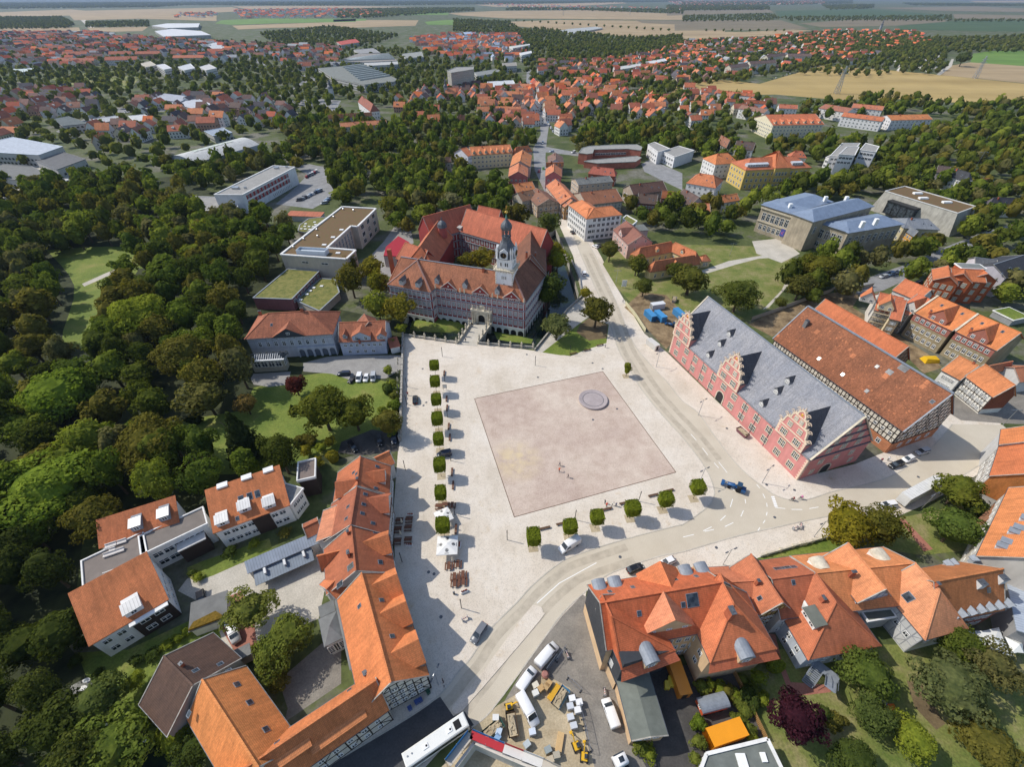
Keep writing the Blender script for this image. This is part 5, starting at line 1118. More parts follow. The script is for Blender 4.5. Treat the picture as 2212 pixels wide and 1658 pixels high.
 w=Wing(b,('LC',1222,668),('LC',1846,436),('LC',1775,206),7.0,4.4,kind='mono',roof=AR,wall=WHITE,o=.4);w.win('f',8,[1.3,4.3],1.5,1.4,m=1.0);skyl(w,'LC',[(1450,390),(1520,365),(1582,345)],w=1.2,h=1.9);skyl(w,'LC',[(1420,545)])
 p,q,out=w.face('f');m_=MB();a_,c_=p+(q-p)*.48,p+(q-p)*.72;m_.bar(V3((a_.x,a_.y,3.4))+out*.1,V3((c_.x,c_.y,3.4))+out*.1,.2,6.4);b.part('timber_cladding',m_,'boards',DW)
 for x,y in ((1310,600),(1490,490),(1690,460)):dorm(w,'LC',x,y,w=2.6,h=1.4,kind='shed',col=WHITE,roof=(.5,.5,.5),rmat='seam')
 for x,y in ((1290,345),(1490,265),(1670,205)):s_=(G(('LC',x,y),12)-w.a).dot(w.ux);m_=MB();c=w.pt(s_,w.D-.2,10.1);rz=math.atan2(w.ux.y,w.ux.x);m_.cbox((0,0,0),2.4,1.6,1.3,M=Matrix.Translation(c) @ Matrix.Rotation(rz,4,'Z'));b.part('roof_box',m_,'render',WHITE)
 w=Wing(b,('LC',1848,440),('LC',1958,300),('LC',1900,150),6.8,0,kind='flat',rmat='roof_gravel',wall=WHITE,par=.2);w.win('f',3,[1.3,4.3],1.2,1.3,m=.5);w=Wing(b,('LC',1900,250),('LC',2055,215),('LC',1995,75),7.2,0,kind='flat',rmat='boards',roof=(.2,.16,.14),wall=DW,par=.5)
left_row()
def manor():
 b=house('manor_house','grey manor with arcade and old red hipped roof left of the castle','LM',800,1000);GB=(.50,.52,.58)
 w=Wing(b,('LM',165,770),('LM',1258,706),('LM',1372,428),9.4,5.6,ia=8,ib=9,rmat='tile_old',roof=(.40,.105,.05),wall=GB,o=.5);w.win('f',9,[5.3],1.2,2.1,'cross',m=2.5);w.win('r',4,[5.3],1.2,2.1,m=1);w.timber('f',[4.6,7.9,8.9],14,col=(.40,.41,.45),brace=False);w.win('f',6,[8.2],.9,.6,'plain',m=6)
 s_,t_,f_=on(w,('LM',715,745));w.dormer('f',s_,11.5,.0,.2,'gable',3.4,(.07,.075,.085),(.36,.10,.05),n=0,rmat='tile_old');c=w.pt(s_,.05,10.3);b.window(c-w.uy*.08,-w.uy,1.2,.9,'cross')
 p,q,out=w.face('f');L=(q-p).length;u=(q-p).normalized();a=p+u*L*.54;m_=MB();arch_strip(m_,a+out*.6,q+out*.6,0,4.4,5,.76,2.4,.55,-out);b.part('arcade',m_,'render',GB);m_=MB();m_.bar(V3((a.x,a.y,2.1))+out*.02,V3((q.x,q.y,2.1))+out*.02,.04,4.2);b.part('arcade_shade_sheet',m_,'render',(.16,.18,.22))  # dark plane on the solid wall paints the shade behind the arcade
 chim(w,'LM',878,425,h=1.4,w=1.0);chim(w,'LM',350,425,h=1.2,w=.9);skyl(w,'LM',[(500,592)]);w.win('f',5,[1.2],1.1,1.9,m=1.5,m2=17)
 b=house('conservatory','stone conservatory with glass roof in front of the grey manor','LM',450,1100);w=Wing(b,('LM',203,1040),('LM',648,1014),('LM',690,925),5.6,1.1,ia=2.6,ib=2.6,rmat='glass',wall=(.40,.36,.28),o=.5,ridge=False);w.win('f',4,[2.2],2.1,2.4,'cross',m=.8);w.win('r',2,[2.2],1.6,2.4,m=.5);w.band('f',4.9,.5,.5,WHITE)
 m_=MB()
 for i in range(17):
  x=w.L*i/16;t=min(w.D/2,x*.9+.05,(w.L-x)*.9+.05);m_.bar(w.pt(x,0,5.7),w.pt(min(max(x,2.6),w.L-2.6) if t >= w.D/2 else x,t,5.7+1.1*t/(w.D/2)),.14,.1)
 m_.bar(w.pt(-.1,.0,5.62),w.pt(w.L+.1,.0,5.62),.7,.2);b.part('glazing_bars',m_,'white_paint')
 b=house('town_house','grey-blue house with red roof and double dormer beside the manor','LM',1650,850);w=rwe(b,'LM',(1332,562),(1908,542),10.8,(1600,800),6.2,rmat='tile_old',roof=(.42,.11,.05),wall=(.44,.48,.58));w.win('f',7,[3.9],1.1,1.3,m=.8);w.win('f',4,[1.0],1.2,1.4,m=1.5,m2=3.5);dorm(w,'LM',1612,785,w=6.6,h=2.0,ph=1.9,col=(.48,.52,.60),n=2);dorm(w,'LM',1410,760,w=1.6,h=1.4,ph=.9,col=(.4,.42,.48));dorm(w,'LM',1860,770,w=3.4,h=1.5,ph=1.4,col=(.4,.42,.48));chim(w,'LM',1515,540,'b',h=1.2)
 rwe(b,'LM',(1640,455),(1700,560),11,(1780,510),8,rmat='tile_old',roof=(.36,.11,.06),wall=(.4,.42,.5))
 b=house('shed','small red and glass roofed shed behind the garden wall','LM',2000,800);Wing(b,('LM',1960,880),('LM',2090,850),('LM',2100,735),3,.6,kind='mono',roof=(.42,.1,.05),wall=WHITE)
manor()
def right_block():
 b=house('office_building','peach building with bright orange roofs and zinc barrel dormers by the bend','RA',650,600,'building');O1=(.58,.09,.018)
 w=rwe(b,'RA',(178,495),(1055,345),17.4,(500,300),11.6,roof=O1,wall=PEACH);F='f'
 w.win('f',12,[1.2,4.6,8.0],1.1,1.7,m=1.5);w.win('b',12,[1.2,4.6,8.0],1.1,1.7,m=1.5)
 dorm(w,'RA',665,690,w=9.5,h=1.0,ph=4.2,col=PEACH,roof=(.70,.20,.09),n=3);s_,t_,f_=on(w,('RA',500,225),'b');w.dormer('b',s_,8.5,.02,1.0,'gable',3.8,PEACH,(.62,.13,.03),n=2)
 for x,y in ((148,345),(255,325),(735,240),(845,222)):dorm(w,'RA',x,y,'b',w=2.6,h=1.3,kind='barrel',ph=.8,col=PEACH,rmat='zinc')
 skyl(w,'RA',[(458,570),(770,508)],w=.9);skyl(w,'RA',[(835,475)],w=2.4,h=2.6);skyl(w,'RA',[(250,415),(412,383),(715,328),(862,306)],'b')
 w2=rw(b,('RA',1055,345),('RA',1128,505),17.3,13.5,11.4,roof=(.62,.125,.035),wall=PEACH,ib=6);
 q1,q2=G(('RA',1045,350),17.3),G(('RA',1125,500),17.3);d=(q2-q1).normalized()
 w3=rw(b,q1,q2+d*7,17.35,13.4,11.5,world=True,roof=(.62,.125,.035),wall=PEACH,ib=7);w3.win('r',3,[7.6],1.3,1.7,'cross',m=1.2);w3.win('r',3,[3.6],1.3,1.5,m=1.2);w3.win('f',3,[4,7.6],1.1,1.6);w3.win('b',3,[4,7.6],1.1,1.6)
 p0,p1=G(('RA',75,368),11.6),G(('RA',328,985),10.4);u4=p1-p0;u4.z=0;L4=u4.length;u4.normalize();n4=V3((-u4.y,u4.x,0));n4=n4 if n4.x>0 else-n4
 w4=Wing(b,p0+u4*5+n4*11,p0+u4*L4+n4*11,p0+u4*L4,11.4,5.9,world=True,roof=O1,wall=(.055,.06,.068),ib=7,rp=.95,o=.2);w4.win('r',2,[4,7.6],1.1,1.6)
 for ww,n_ in ((w3,'r'),(w4,'r')):
  p,q,out=ww.face(n_);m_=MB();m_.slab([[p+out*1.6-(q-p).normalized()*.8+V3((0,0,10.0)),q+out*1.6+(q-p).normalized()*.8+V3((0,0,10.0)),q+V3((0,0,11.4)),p+V3((0,0,11.4))]],.15);b.part('skirt_roof',m_,'tile',(.52,.09,.03))
  c=(p+q)/2+out*.9;rz=math.atan2(out.y,out.x)+math.pi/2;M=Matrix.Translation(V3((c.x,c.y,10.6))) @ Matrix.Rotation(rz,4,'Z');m_=MB();m_.box(-1.3,-.2,0,1.3,3.2,1.9,M=M);dm=b.part('dormer',m_,'render',PEACH);m_=MB();pts=[(-math.cos(math.pi*i/8)*1.5,math.sin(math.pi*i/8)*1.1+1.85) for i in range(9)];m_.add([M @ V3((a,-.35,z)) for a,z in pts]+[M @ V3((a,4.2,z)) for a,z in pts],[(i,i+1,10+i,9+i) for i in range(8)]+[tuple(range(9))]);b.part('dormer_roof',m_,'zinc',parent=dm);b.window(M @ V3((0,-.23,.3)),out,1.4,1.3,'cross',parent=dm)
 chim(w3,'RA',1120,545,'b',h=2.4,w=1.5,d=.9);p,q,out=w.face('l');m_=MB();m_.add([V3((p.x,p.y,4))+out*.05,V3((q.x,q.y,4))+out*.05,V3((q.x,q.y,11.4))+out*.05,(p+q)/2+out*.05+V3((0,0,17)),V3((p.x,p.y,11.4))+out*.05],[(0,1,2,3,4)]);b.part('slate_cladding',m_,'slate',(.055,.06,.068))
 c=w4.face('f') if w4.face('f')[2].x<0 else w4.face('b');
 for k in (.25,.42,.75):
  for z in (5.0,):b.window(c[0]+(c[1]-c[0])*k+c[2]*.05+V3((0,0,z)),c[2],1.2,2.4,'grid')
 m_=MB();m_.bar(V3((c[0].x,c[0].y,1.6))+c[2]*.06,V3((c[1].x,c[1].y,1.6))+c[2]*.06,.12,3.2);b.part('plaster_base',m_,'render',PEACH)
 b=house('shed','long low shed with grey felt roof behind the peach building','RA',470,1250);w=Wing(b,('RA',405,1475),('RA',290,1022),('RA',527,985),4.8,.8,rmat='felt',roof=(.17,.185,.16),wall=PEACH,ridge=False);w.win('l',3,[2.6],1.2,1.0,m=.6);w.win('r',3,[2.6],1.2,1.0)
right_block()
def right_row():
 def H(n,l,x,y):return house(n,l,'RB',x,y)
 b=H('half_timber_house','ochre half-timber house with gable towards the garden',350,500);w=rwe(b,'RB',(235,205),(468,560),13.2,(170,455),8.8,roof=(.54,.135,.055),wall=(.50,.36,.13));nf='r';w.timber('r',[.5,2.9,5.0,7.0,8.7,10.5],6,col=(.16,.06,.03),gable=True,w=.2);w.win('r',3,[5.4],1.2,1.2);w.win('r',3,[3.2,.8],1.2,1.3);w.win('r',2,[8.9],1.0,.9,m=3);chim(w,'RB',275,425,'f' if w.uy.x>0 else 'b',h=1.6);skyl(w,'RB',[(300,527)],'f' if w.uy.x>0 else 'b')
 b=H('connecting_house','low red-roofed house joining the peach building to the row',100,380);w=rw(b,('RB',-40,418),('RB',290,398),11.2,10,8.0,roof=(.56,.14,.06),wall=(.45,.1,.07));skyl(w,'RB',[(110,470)]);w.win('f',4,[1,4.5],1.1,1.5);Wing(b,('RB',165,655),('RB',280,640),('RB',215,530),7,0,kind='flat',rmat='felt',roof=(.07,.075,.07),wall=(.45,.1,.07),par=.1)
 b=H('town_house','street house with red and orange roof and stone barrel dormer',600,400);w=rw(b,('RB',385,388),('RB',705,345),12.4,12.5,7.8,roof=(.46,.095,.035),wall=GW_);w.win('f',5,[1,4.5]);skyl(w,'RB',[(425,313),(460,309),(500,304),(545,300)],'b',w=1.3,h=1.0);skyl(w,'RB',[(543,412)])
 w=rw(b,('RB',705,345),('RB',1430,272),12.4,12.8,7.8,roof=(.66,.19,.05),wall=GW_);w.win('b',10,[1,4.5]);dorm(w,'RB',690,260,'b',w=3.2,h=1.2,kind='barrel',ph=.9,rmat='sandstone');dorm(w,'RB',1120,200,'b',w=3.2,h=1.2,kind='barrel',ph=.9,rmat='sandstone');chim(w,'RB',955,365,h=1.8,w=1.0)
 q1,q2=G(('RB',705,345),12.6),G(('RB',850,555),12.6);d=(q2-q1).normalized();w3=rw(b,q1,q2+d*7,12.6,16,6.0,world=True,roof=(.52,.115,.04),wall=(.46,.5,.56),ib=7);w3.win('r',5,[.9,3.4],1.1,1.3);w3.win('f',4,[.9,3.4]);w3.win('b',4,[.9,3.4]);sd_='f' if w3.uy.x>0 else 'b'
 chim(w3,'RB',745,545,sd_,h=1.4,w=.9);skyl(w3,'RB',[(618,575)],sd_,w=1.3,h=1.4);dorm(w3,'RB',640,690,sd_,w=3.6,h=1.6,kind='shed',col=WHITE,roof=(.14,.15,.13),rmat='felt',n=2)
 b=H('cross_gable_house','tall cross-gabled orange-roofed house in the middle of the row',1050,350);w=rwe(b,'RB',(938,125),(1215,462),14.2,(735,205),9.6,roof=(.68,.205,.07),wall=(.52,.54,.60));w.win('r',3,[6.8],1.1,1.2);w.win('l',3,[1,4.5,7],1.1,1.4);w.timber('r',[5,7.5,9.4,11.5],5,gable=True,col=(.3,.3,.33))
 b=H('annex','grey felt-roofed annex between the two garden wings',1180,650);Wing(b,('RB',1085,700),('RB',1298,665),('RB',1285,575),5.4,0,kind='flat',rmat='felt',roof=(.135,.145,.12),wall=(.4,.42,.45),par=.1)
 b=H('garden_wing','orange-hipped wing with white timbered side towards the garden',1480,600);q1,q2=G(('RB',1425,275),14),G(('RB',1602,465),14);d=(q2-q1).normalized();w=rw(b,q1,q2+d*6,14,10.5,7.4,world=True,roof=(.70,.24,.10),wall=(.55,.55,.54),ib=6);sd_='f' if w.uy.x>0 else 'b';w.timber(sd_,[.4,3,5,7],8,col=(.35,.36,.38));w.win(sd_,4,[3.4],1.1,1.3);w.win('r',3,[3.6],1.2,1.4);skyl(w,'RB',[(1375,518)],sd_,w=1.7,h=1.8);chim(w,'RB',1570,440,h=1.2)
 p,q,out=w.face('r');c_=p+(q-p)*.45;
 b=H('large_house','big orange-roofed house with seven small zinc dormers above the garden',1850,450);w=rwe(b,'RB',(1560,408),(2055,315),14.6,(1900,652),7.6,roof=(.48,.135,.03),wall=(.30,.10,.07),wmat='brick',e2=.3)
 for x,y in ((1695,690),(1760,672),(1828,655),(1896,640),(1962,625),(2028,612),(2095,598)):dorm(w,'RB',x,y,w=1.5,h=1.2,ph=.55,col=(.36,.38,.4),rmat='zinc')
 for x,y in ((1395,238),(1470,238),(1605,212),(1665,205),(1725,198)):dorm(w,'RB',x,y,'b',w=1.5,h=1.1,ph=.55,col=(.36,.38,.4),rmat='zinc')
 w.win('f',8,[.9,4.2],1.2,1.7,m=1);skyl(w,'RB',[(1958,468)]);chim(w,'RB',1890,430,h=1.0,w=1.4,d=1.2,col=(.6,.6,.6),mat='render');chim(w,'RB',2045,395,h=1.0,w=1.4,d=1.2,col=(.6,.6,.6),mat='render')
 b=H('workshop','workshop with pale sheet-metal roof at the right edge',2150,450);Wing(b,('RB',2160,760),('RB',2085,395),('RB',2230,340),7,1.0,kind='mono',rmat='seam',roof=(.42,.47,.54),wall=(.3,.3,.3));Wing(b,('RB',2080,385),('RB',1935,250),('RB',2230,200),6.6,.6,kind='mono',rmat='seam',roof=(.46,.50,.56),wall=(.3,.3,.3),foot=False)
 b=house('long_house','long orange roof with paired zinc dormers at the right edge','RD',800,1200);w=Wing(b,('RD',505,1390),('RD',770,835),('RD',1250,930),9.4,6.5,roof=(.66,.18,.04),wall=(.58,.54,.48));w.win('f',10,[1.2,5],1.1,1.5)
 for x,y in ((660,1310),(695,1275),(760,1195),(795,1165),(855,1090)):dorm(w,'RD',x,y,w=1.5,h=1.2,kind='shed',col=(.5,.52,.55),rmat='zinc')
 b=house('tile_hung_house','house with orange tile-hung gable and white timber side by the lane','RD',750,600);w=Wing(b,('RD',700,470),('RD',612,742),('RD',1060,760),8.6,5.6,roof=(.60,.125,.03),wall=(.66,.64,.60));p,q,out=w.face('r');m_=MB();m_.add([V3((p.x,p.y,2.6))+out*.06,V3((q.x,q.y,2.6))+out*.06,V3((q.x,q.y,8.4))+out*.06,(p+q)/2+out*.06+V3((0,0,13.9)),V3((p.x,p.y,8.4))+out*.06],[(0,1,2,3,4)]);b.part('tile_hanging',m_,'tile',(.60,.17,.02));w.timber('f',[.4,3,5.6,8],9,col=(.3,.28,.26));w.win('f',6,[1,4.6])
 b=house('town_house','orange-roofed house on the street corner by the lane','RD',820,400);Wing(b,('RD',708,362),('RD',690,490),('RD',1050,500),9.2,5,roof=(.64,.16,.035),wall=GW_)
 b=house('low_house','low brown-tiled building beside the corner lawn','RD',700,1050);Wing(b,('RD',530,1080),('RD',690,930),('RD',930,990),4.6,1.6,kind='mono',rmat='tile_old',roof=(.30,.13,.07),wall=(.4,.2,.12))
right_row()
def library_row():
 def H(n,l,x,y):return house(n,l,'RC',x,y)
 ST_=(.36,.30,.19)
 for nm,l,r1,r2,e,g,pk in (('stone_house','tall stone house with red half-timber top floor nearest the scaffolding',(1258,540),(1690,732),(1245,835),(1240,815),1),('stone_house','stone and half-timber house with roller shutters at the end of the row',(1692,734),(2160,936),(1680,1030),(1670,1020),2)):
  b=H(nm,l,e[0],e[1]+300);w=rwe(b,'RC',r1,r2,15.5,e,10.4,roof=(.66,.17,.035),wall=ST_,wmat='stone');sd_='f'
  p,q,out=w.face('f');m_=MB();m_.bar(V3((p.x,p.y,8.8))+out*.05,V3((q.x,q.y,8.8))+out*.05,.1,3.0);b.part('timbered_storey',m_,'render',(.34,.13,.10));w.timber('f',[7.4,8.8,10.3],10,col=(.12,.05,.04))
  w.win('f',6,[4.4,1.2],1.2,1.7,'sill',m=.8);w.win('f',6,[7.9],1.2,1.6,m=.8,d=.12);dorm(w,'RC',*g,w=6.2,h=1.8,ph=3.4,col=(.36,.14,.10),roof=(.58,.13,.03),n=2);chim(w,'RC',r1[0]-90,r1[1]+190,h=1.4);skyl(w,'RC',[(r1[0]+45,r1[1]+100),(r1[0]+265,r1[1]+190)])
  m_=MB();m_.bar(w.pt(0,0,10.6),w.pt(0,w.D/2,15.7),.6,.4);b.part('verge_wall',m_,'sandstone')
 for l,r1,r2,e,wall,zr,g in (('white gabled house wrapped in scaffolding beside the granary',(632,500),(900,560),(560,690),(.66,.62,.56),12.8,(490,600)),('cream half-timber gabled house between the scaffolded houses',(800,560),(930,590),(690,770),(.70,.58,.38),12.8,(690,690)),('narrow scaffolded house next to the stone house',(1045,515),(1190,580),(905,735),(.60,.58,.54),13.4,(940,700))):
  b=H('half_timber_house',l,e[0],e[1]+200);w=rwe(b,'RC',r1,r2,zr,e,8.4,roof=(.60,.13,.05),wall=wall);dorm(w,'RC',*g,w=5.0,h=1.5,ph=3.0,col=wall,roof=(.60,.14,.04),n=2);w.timber('f',[.4,2.8,5.4,8.0],7,col=(.3,.2,.12));w.win('f',5,[.9,3.4,6.0],1.0,1.4)
  if 'scaffold' in l and 'between' not in l:
   p,q,out=w.face('f');L=(q-p).length;u=(q-p).normalized();s=thing('scaffolding','pale plank scaffolding in front of the '+('white gabled house' if 'white' in l else 'narrow house'),'scaffolding',p+out*1.2)
   for z in (2,4,6,8):m_=MB();m_.bar(p+out*1.0+V3((0,0,z)),q+out*1.0+V3((0,0,z)),1.0,.06);m_.obj('deck','sandy_ground',s,loc=p+out*1.2);m_=MB();m_.bar(p+out*1.55+V3((0,0,z+1)),q+out*1.55+V3((0,0,z+1)),.06,.06);m_.obj('rail','steel',s,loc=p+out*1.2)
   for i in range(6):
    for d_ in (.5,1.55):m_=MB();a=p+u*L*i/5+out*d_;m_.bar(a,a+V3((0,0,9.6)),.07,.07);m_.obj('standard','steel',s,loc=p+out*1.2)
 b=H('house','red-roofed house behind the scaffolded row',1000,450);w=rwe(b,'RC',(905,352),(1195,468),11,(850,510),7,roof=(.60,.13,.04),wall=GW_);w.win('f',5,[1.2,4.2])
 b=H('brick_villa','ornate red brick villa with stone trim and orange hipped roofs',1450,500);BR=(.36,.09,.035)
 for r1,r2,D,ia,ib in (((1370,210),(1390,330),9,2,3.5),((1545,250),(1540,300),9,2.0,4),((1740,250),(1800,300),11,3,4),((1400,235),(1760,265),11,0,0)):w=rw(b,('RC',*r1),('RC',*r2),13.5,D,10.5,roof=(.56,.12,.03),wall=BR,wmat='brick',ia=ia*.0,ib=0);w.win('f',3,[1.2,4.6,7.8],1.1,1.7,'stone',m=.6);w.win('r',3,[1.2,4.6,7.8],1.1,1.7,'stone',m=.6);w.win('l',2,[1.2,4.6,7.8],1.1,1.7,'stone',m=.6)
 Wing(b,('RC',1520,240),('RC',1800,250),('RC',1780,195),13.6,0,kind='flat',rmat='felt',roof=(.2,.21,.2),wall=BR,par=.1,foot=False)
 b=H('grey_house','pale grey house with dark slate roof at the right edge',2000,350);w=rwe(b,'RC',(1860,200),(2080,130),13,(2050,330),9.5,e2=8,roof=(.05,.055,.065),rmat='slate',wall=(.50,.48,.52));w.win('f',5,[1.2,4.6,7.2]);skyl(w,'RC',[(1955,300),(2045,240),(2130,240)],w=1.6);w=rw(b,('RC',1660,120),('RC',1900,150),12.5,9,10,roof=(.13,.14,.15),rmat='slate',wall=(.6,.55,.58),foot=False)
 b=H('white_house','white rendered house with orange roof next to the excavation',1400,1400);w=rwe(b,'RC',(1485,1180),(1705,1292),10.8,(1365,1375),6.2,roof=(.60,.175,.05),wall=(.76,.75,.72));w.win('f',4,[.9,3.6],1.2,1.4,'grid');chim(w,'RC',1645,1265,h=.8)
 b=H('half_timber_house','white half-timber house with tile-hung red gable by the lane',1750,1550);w=rwe(b,'RC',(1768,1272),(2098,1502),12.2,(1690,1510),7.4,roof=(.60,.165,.045),wall=(.72,.69,.62));w.timber('f',[.5,2.7,4.9,7.1],10,w=.2);w.win('f',6,[.7,2.9,5.2],1.1,1.3,'grid',m=.7);p,q,out=w.face('r');m_=MB();m_.add([V3((p.x,p.y,2))+out*.06,V3((q.x,q.y,2))+out*.06,V3((q.x,q.y,7.3))+out*.06,(p+q)/2+out*.06+V3((0,0,11.9)),V3((p.x,p.y,7.3))+out*.06],[(0,1,2,3,4)]);b.part('tile_hanging',m_,'tile',(.26,.05,.02))
 for i,(l,r1,r2,e) in enumerate((('low tiled shed roofs behind the white house',(1820,1290),(2000,1255),(1950,1350)),('red-roofed back building at the right edge behind the half-timber house',(2080,1310),(2189,1300),(2150,1470)))):b=H('back_building',l,r1[0],r1[1]+120);rwe(b,'RC',r1,r2,8,e,5,e2=3,roof=(.50,.15,.07),wall=GW_)
 b=H('carport','flat carport roof covered in bright green turf',2000,740);w=Wing(b,('RC',1850,690),('RC',2082,802),('RC',2200,735),3,0,kind='flat',rmat='lawn',wall=(.3,.3,.3),par=.05)
library_row()
# ---------------------------------------------------------------- middle distance
for t_ in (('SC',800,620,800,2211),('MD',2080,640,800,1269),('LI',2880,640,1112,1270),('TS',1700,480,800,1270),('NE',2500,260,1100,1270),('NW',1180,200,1100,1270)):addz(*t_)
def poly(b,tg,pts,z,wall,rmat,roof=None,par=.45,pw=.5,z0=0.0,batter=0.0,wmat='render',pcol=WHITE):
 """flat-roofed block over a surveyed roof outline"""
 P=GP(tg,pts,z);FOOT.append([(p.x,p.y) for p in P]);c=sum(P,V3())/len(P);n=len(P)
 mb=MB();v=[V3((p.x,p.y,z0))+(V3((p.x-c.x,p.y-c.y,0)).normalized()*batter) for p in P]+[V3((p.x,p.y,z-.02)) for p in P];mb.add(v,[(i,(i+1) % n,n+(i+1) % n,n+i) for i in range(n)]);b.part('wall',mb,wmat,wall)
 mb=MB();mb.prism([(p.x,p.y) for p in P],z-.3,z);b.part('roof',mb,rmat,roof);mb=MB()
 for i in range(n):
  a,d=P[i],P[(i+1) % n];mb.bar(a+V3((0,0,par/2)),d+V3((0,0,par/2)),pw,par)
 if par>0:b.part('parapet',mb,'render',pcol)
 return P
def prow(b,p,q,n,z,w,h,style='plain',m=.06):
 """row of windows along the wall p-q"""
 u=V3((q.x-p.x,q.y-p.y,0));L=u.length;u.normalize();out=V3((u.y,-u.x,0));mid=(p+q)/2
 if out.dot(CAMV-mid)<0:out=-out
 for i in range(n):c=V3((p.x,p.y,z))+u*L*(m+(1-2*m)*(i+.5)/n)+out*.04;b.window(c,out,w,h,style)
def mids():
 b=house('garage','grey flat-roofed garage with pale parapet at the bottom edge','RA',1150,1580);poly(b,'RA',[(850,1790),(932,1568),(1365,1462),(1480,1700),(1500,1790)],3.6,WHITE,'felt',(.165,.18,.165),par=.3,pw=.55)
 for x,y,s in ((1190,1625,1.6),(1340,1590,.9)):p=G(('RA',x,y),3.8);m_=MB();m_.cbox((p.x,p.y,3.6),s,s*1.5,.35);o=b.part('rooflight',m_,'white_paint')
 b=house('school','modern beige school with reddish planted flat roof left of the castle','SC',1300,1200,'school');BE=(.52,.46,.38)
 P=poly(b,'SC',[(815,1035),(1475,520),(1840,540),(1640,735),(1572,728),(1312,965),(1622,990),(1520,1085)],12,BE,'roof_sedum',par=.5,pw=.9)
 for z in (1.2,5,8.8):prow(b,P[2],P[3],3,z,3.4,2.4)
 prow(b,P[4],P[5],8,1.0,1.8,9.5,'grid',.03);prow(b,P[0],P[7],2,8.6,3.4,1.0,m=.2);prow(b,P[6],P[7],2,8,1.0,2.2)
 q=G(('SC',1160,1010),12.5);mb=MB();M=Matrix.Translation((q.x,q.y,12)) @ Matrix.Rotation(-.12,4,'Z');mb.box(-7,-2,0,7,-1.8,2.2,M=M);mb.box(-7,1.8,0,7,2,2.2,M=M);mb.box(-7,-1.8,0,-6.8,1.8,2.2,M=M);mb.box(6.8,-1.8,0,7,1.8,2.2,M=M);mb.box(-6,-1.2,0,6,1.2,1.2,M=M);b.part('plant_enclosure',mb,'paint',(.6,.65,.7))
 for x,y in ((1470,768),(1378,848),(1283,930),(1432,1018)):q=G(('SC',x,y),12);mb=MB();mb.cbox((q.x,q.y,12),2.0,1.4,.4);b.part('rooflight',mb,'white_paint')
 for x,y in ((1490,548),(1600,560),(1387,632),(1205,768),(1215,840),(1065,872),(955,958)):q=G(('SC',x,y),12);mb=MB();mb.lathe([(.35,12),(.35,12.7),(.5,12.8),(.1,13.1)],8,(q.x,q.y,0));b.part('vent',mb,'steel')
 b=house('school_annex','low block with bright moss-green flat roof beside the modern school','SC',900,1450,'school');P=poly(b,'SC',[(515,1500),(890,1188),(1228,1212),(932,1515)],5.5,(.3,.12,.12),'roof_grass',par=.25,pcol=(.3,.33,.36));prow(b,P[2],P[3],8,3.2,2.0,1.6,'cross',.02)
 P=poly(b,'SC',[(985,1530),(1240,1290),(1400,1300),(1445,1440),(1230,1640)],3.4,BE,'roof_grass',par=.2,pcol=(.3,.33,.36))
 for x,y in ((1255,1375),(1170,1393),(1133,1425),(1097,1463),(1030,1523)):q=G(('SC',x,y),3.4);mb=MB();mb.cbox((q.x,q.y,3.4),1.4,1.1,.35);b.part('rooflight',mb,'white_paint')
 P=poly(b,'SC',[(1020,712),(1115,645),(1215,632),(1310,635),(1080,800),(1000,780)],4,BE,'roof_grass',par=.2,pcol=(.4,.4,.4))
 for x,y in ((1083,703),(1180,685),(1073,730),(1120,733),(1165,735),(1188,712),(1035,757),(1080,760),(1128,763)):q=G(('SC',x,y),4);mb=MB();mb.cbox((q.x,q.y,4),1.4,1.1,.35);b.part('rooflight',mb,'white_paint')
 b=house('pavilion','long low pavilion with thin red roof behind the modern school','SC',1000,620);Wing(b,('SC',870,610),('SC',1240,625),('SC',1235,580),3.5,.6,kind='mono',roof=(.5,.12,.06),wall=(.5,.5,.5))
 b=house('white_school','long white flat-roofed school with red window panels','SC',650,350,'school');P=poly(b,'SC',[(97,390),(738,76),(967,92),(398,392)],11,(.74,.74,.74),'roof_gravel',par=.5,pw=.7);
 p,q=P[3],P[2];u=(q-p).normalized();out=V3((u.y,-u.x,0));L=(q-p).length
 for k,z in enumerate((4.2,7.6)):mb=MB();a,c=p+u*L*.05,p+u*L*.83;mb.bar(V3((a.x,a.y,z+1.1))+out*.05,V3((c.x,c.y,z+1.1))+out*.05,.1,2.4);b.part('red_panels',mb,'render',(.30,.05,.05));prow(b,p+u*L*.05+out*.08,p+u*L*.83+out*.08,12,z,1.6,2.2,'cross',0)
 prow(b,p+u*L*.45,p+u*L*.85,12,.8,.8,2.2,m=.02)
 for x,y,s in ((770,105,3),(330,322,4),(435,320,1.5),(880,95,1.5)):q=G(('SC',x,y),11);mb=MB();mb.cbox((q.x,q.y,11),s,s*.6,1.2);b.part('roof_plant',mb,'steel')
 poly(house('school_wing','low grey-roofed wing at the end of the white school','SC',150,480,'school'),'SC',[(-130,410),(390,420),(330,560),(-60,560)],5,(.74,.74,.74),'roof_gravel',par=.4)
 b=house('sports_hall','pale barrel-roofed sports hall among the park trees','TL',1450,1050,'hall');A,B=G(('TL',1240,1045),8),G(('TL',1590,945),8);u=(B-A).normalized();n=V3((-u.y,u.x,0));D=30;L=(B-A).length+12;mb=MB();N=10
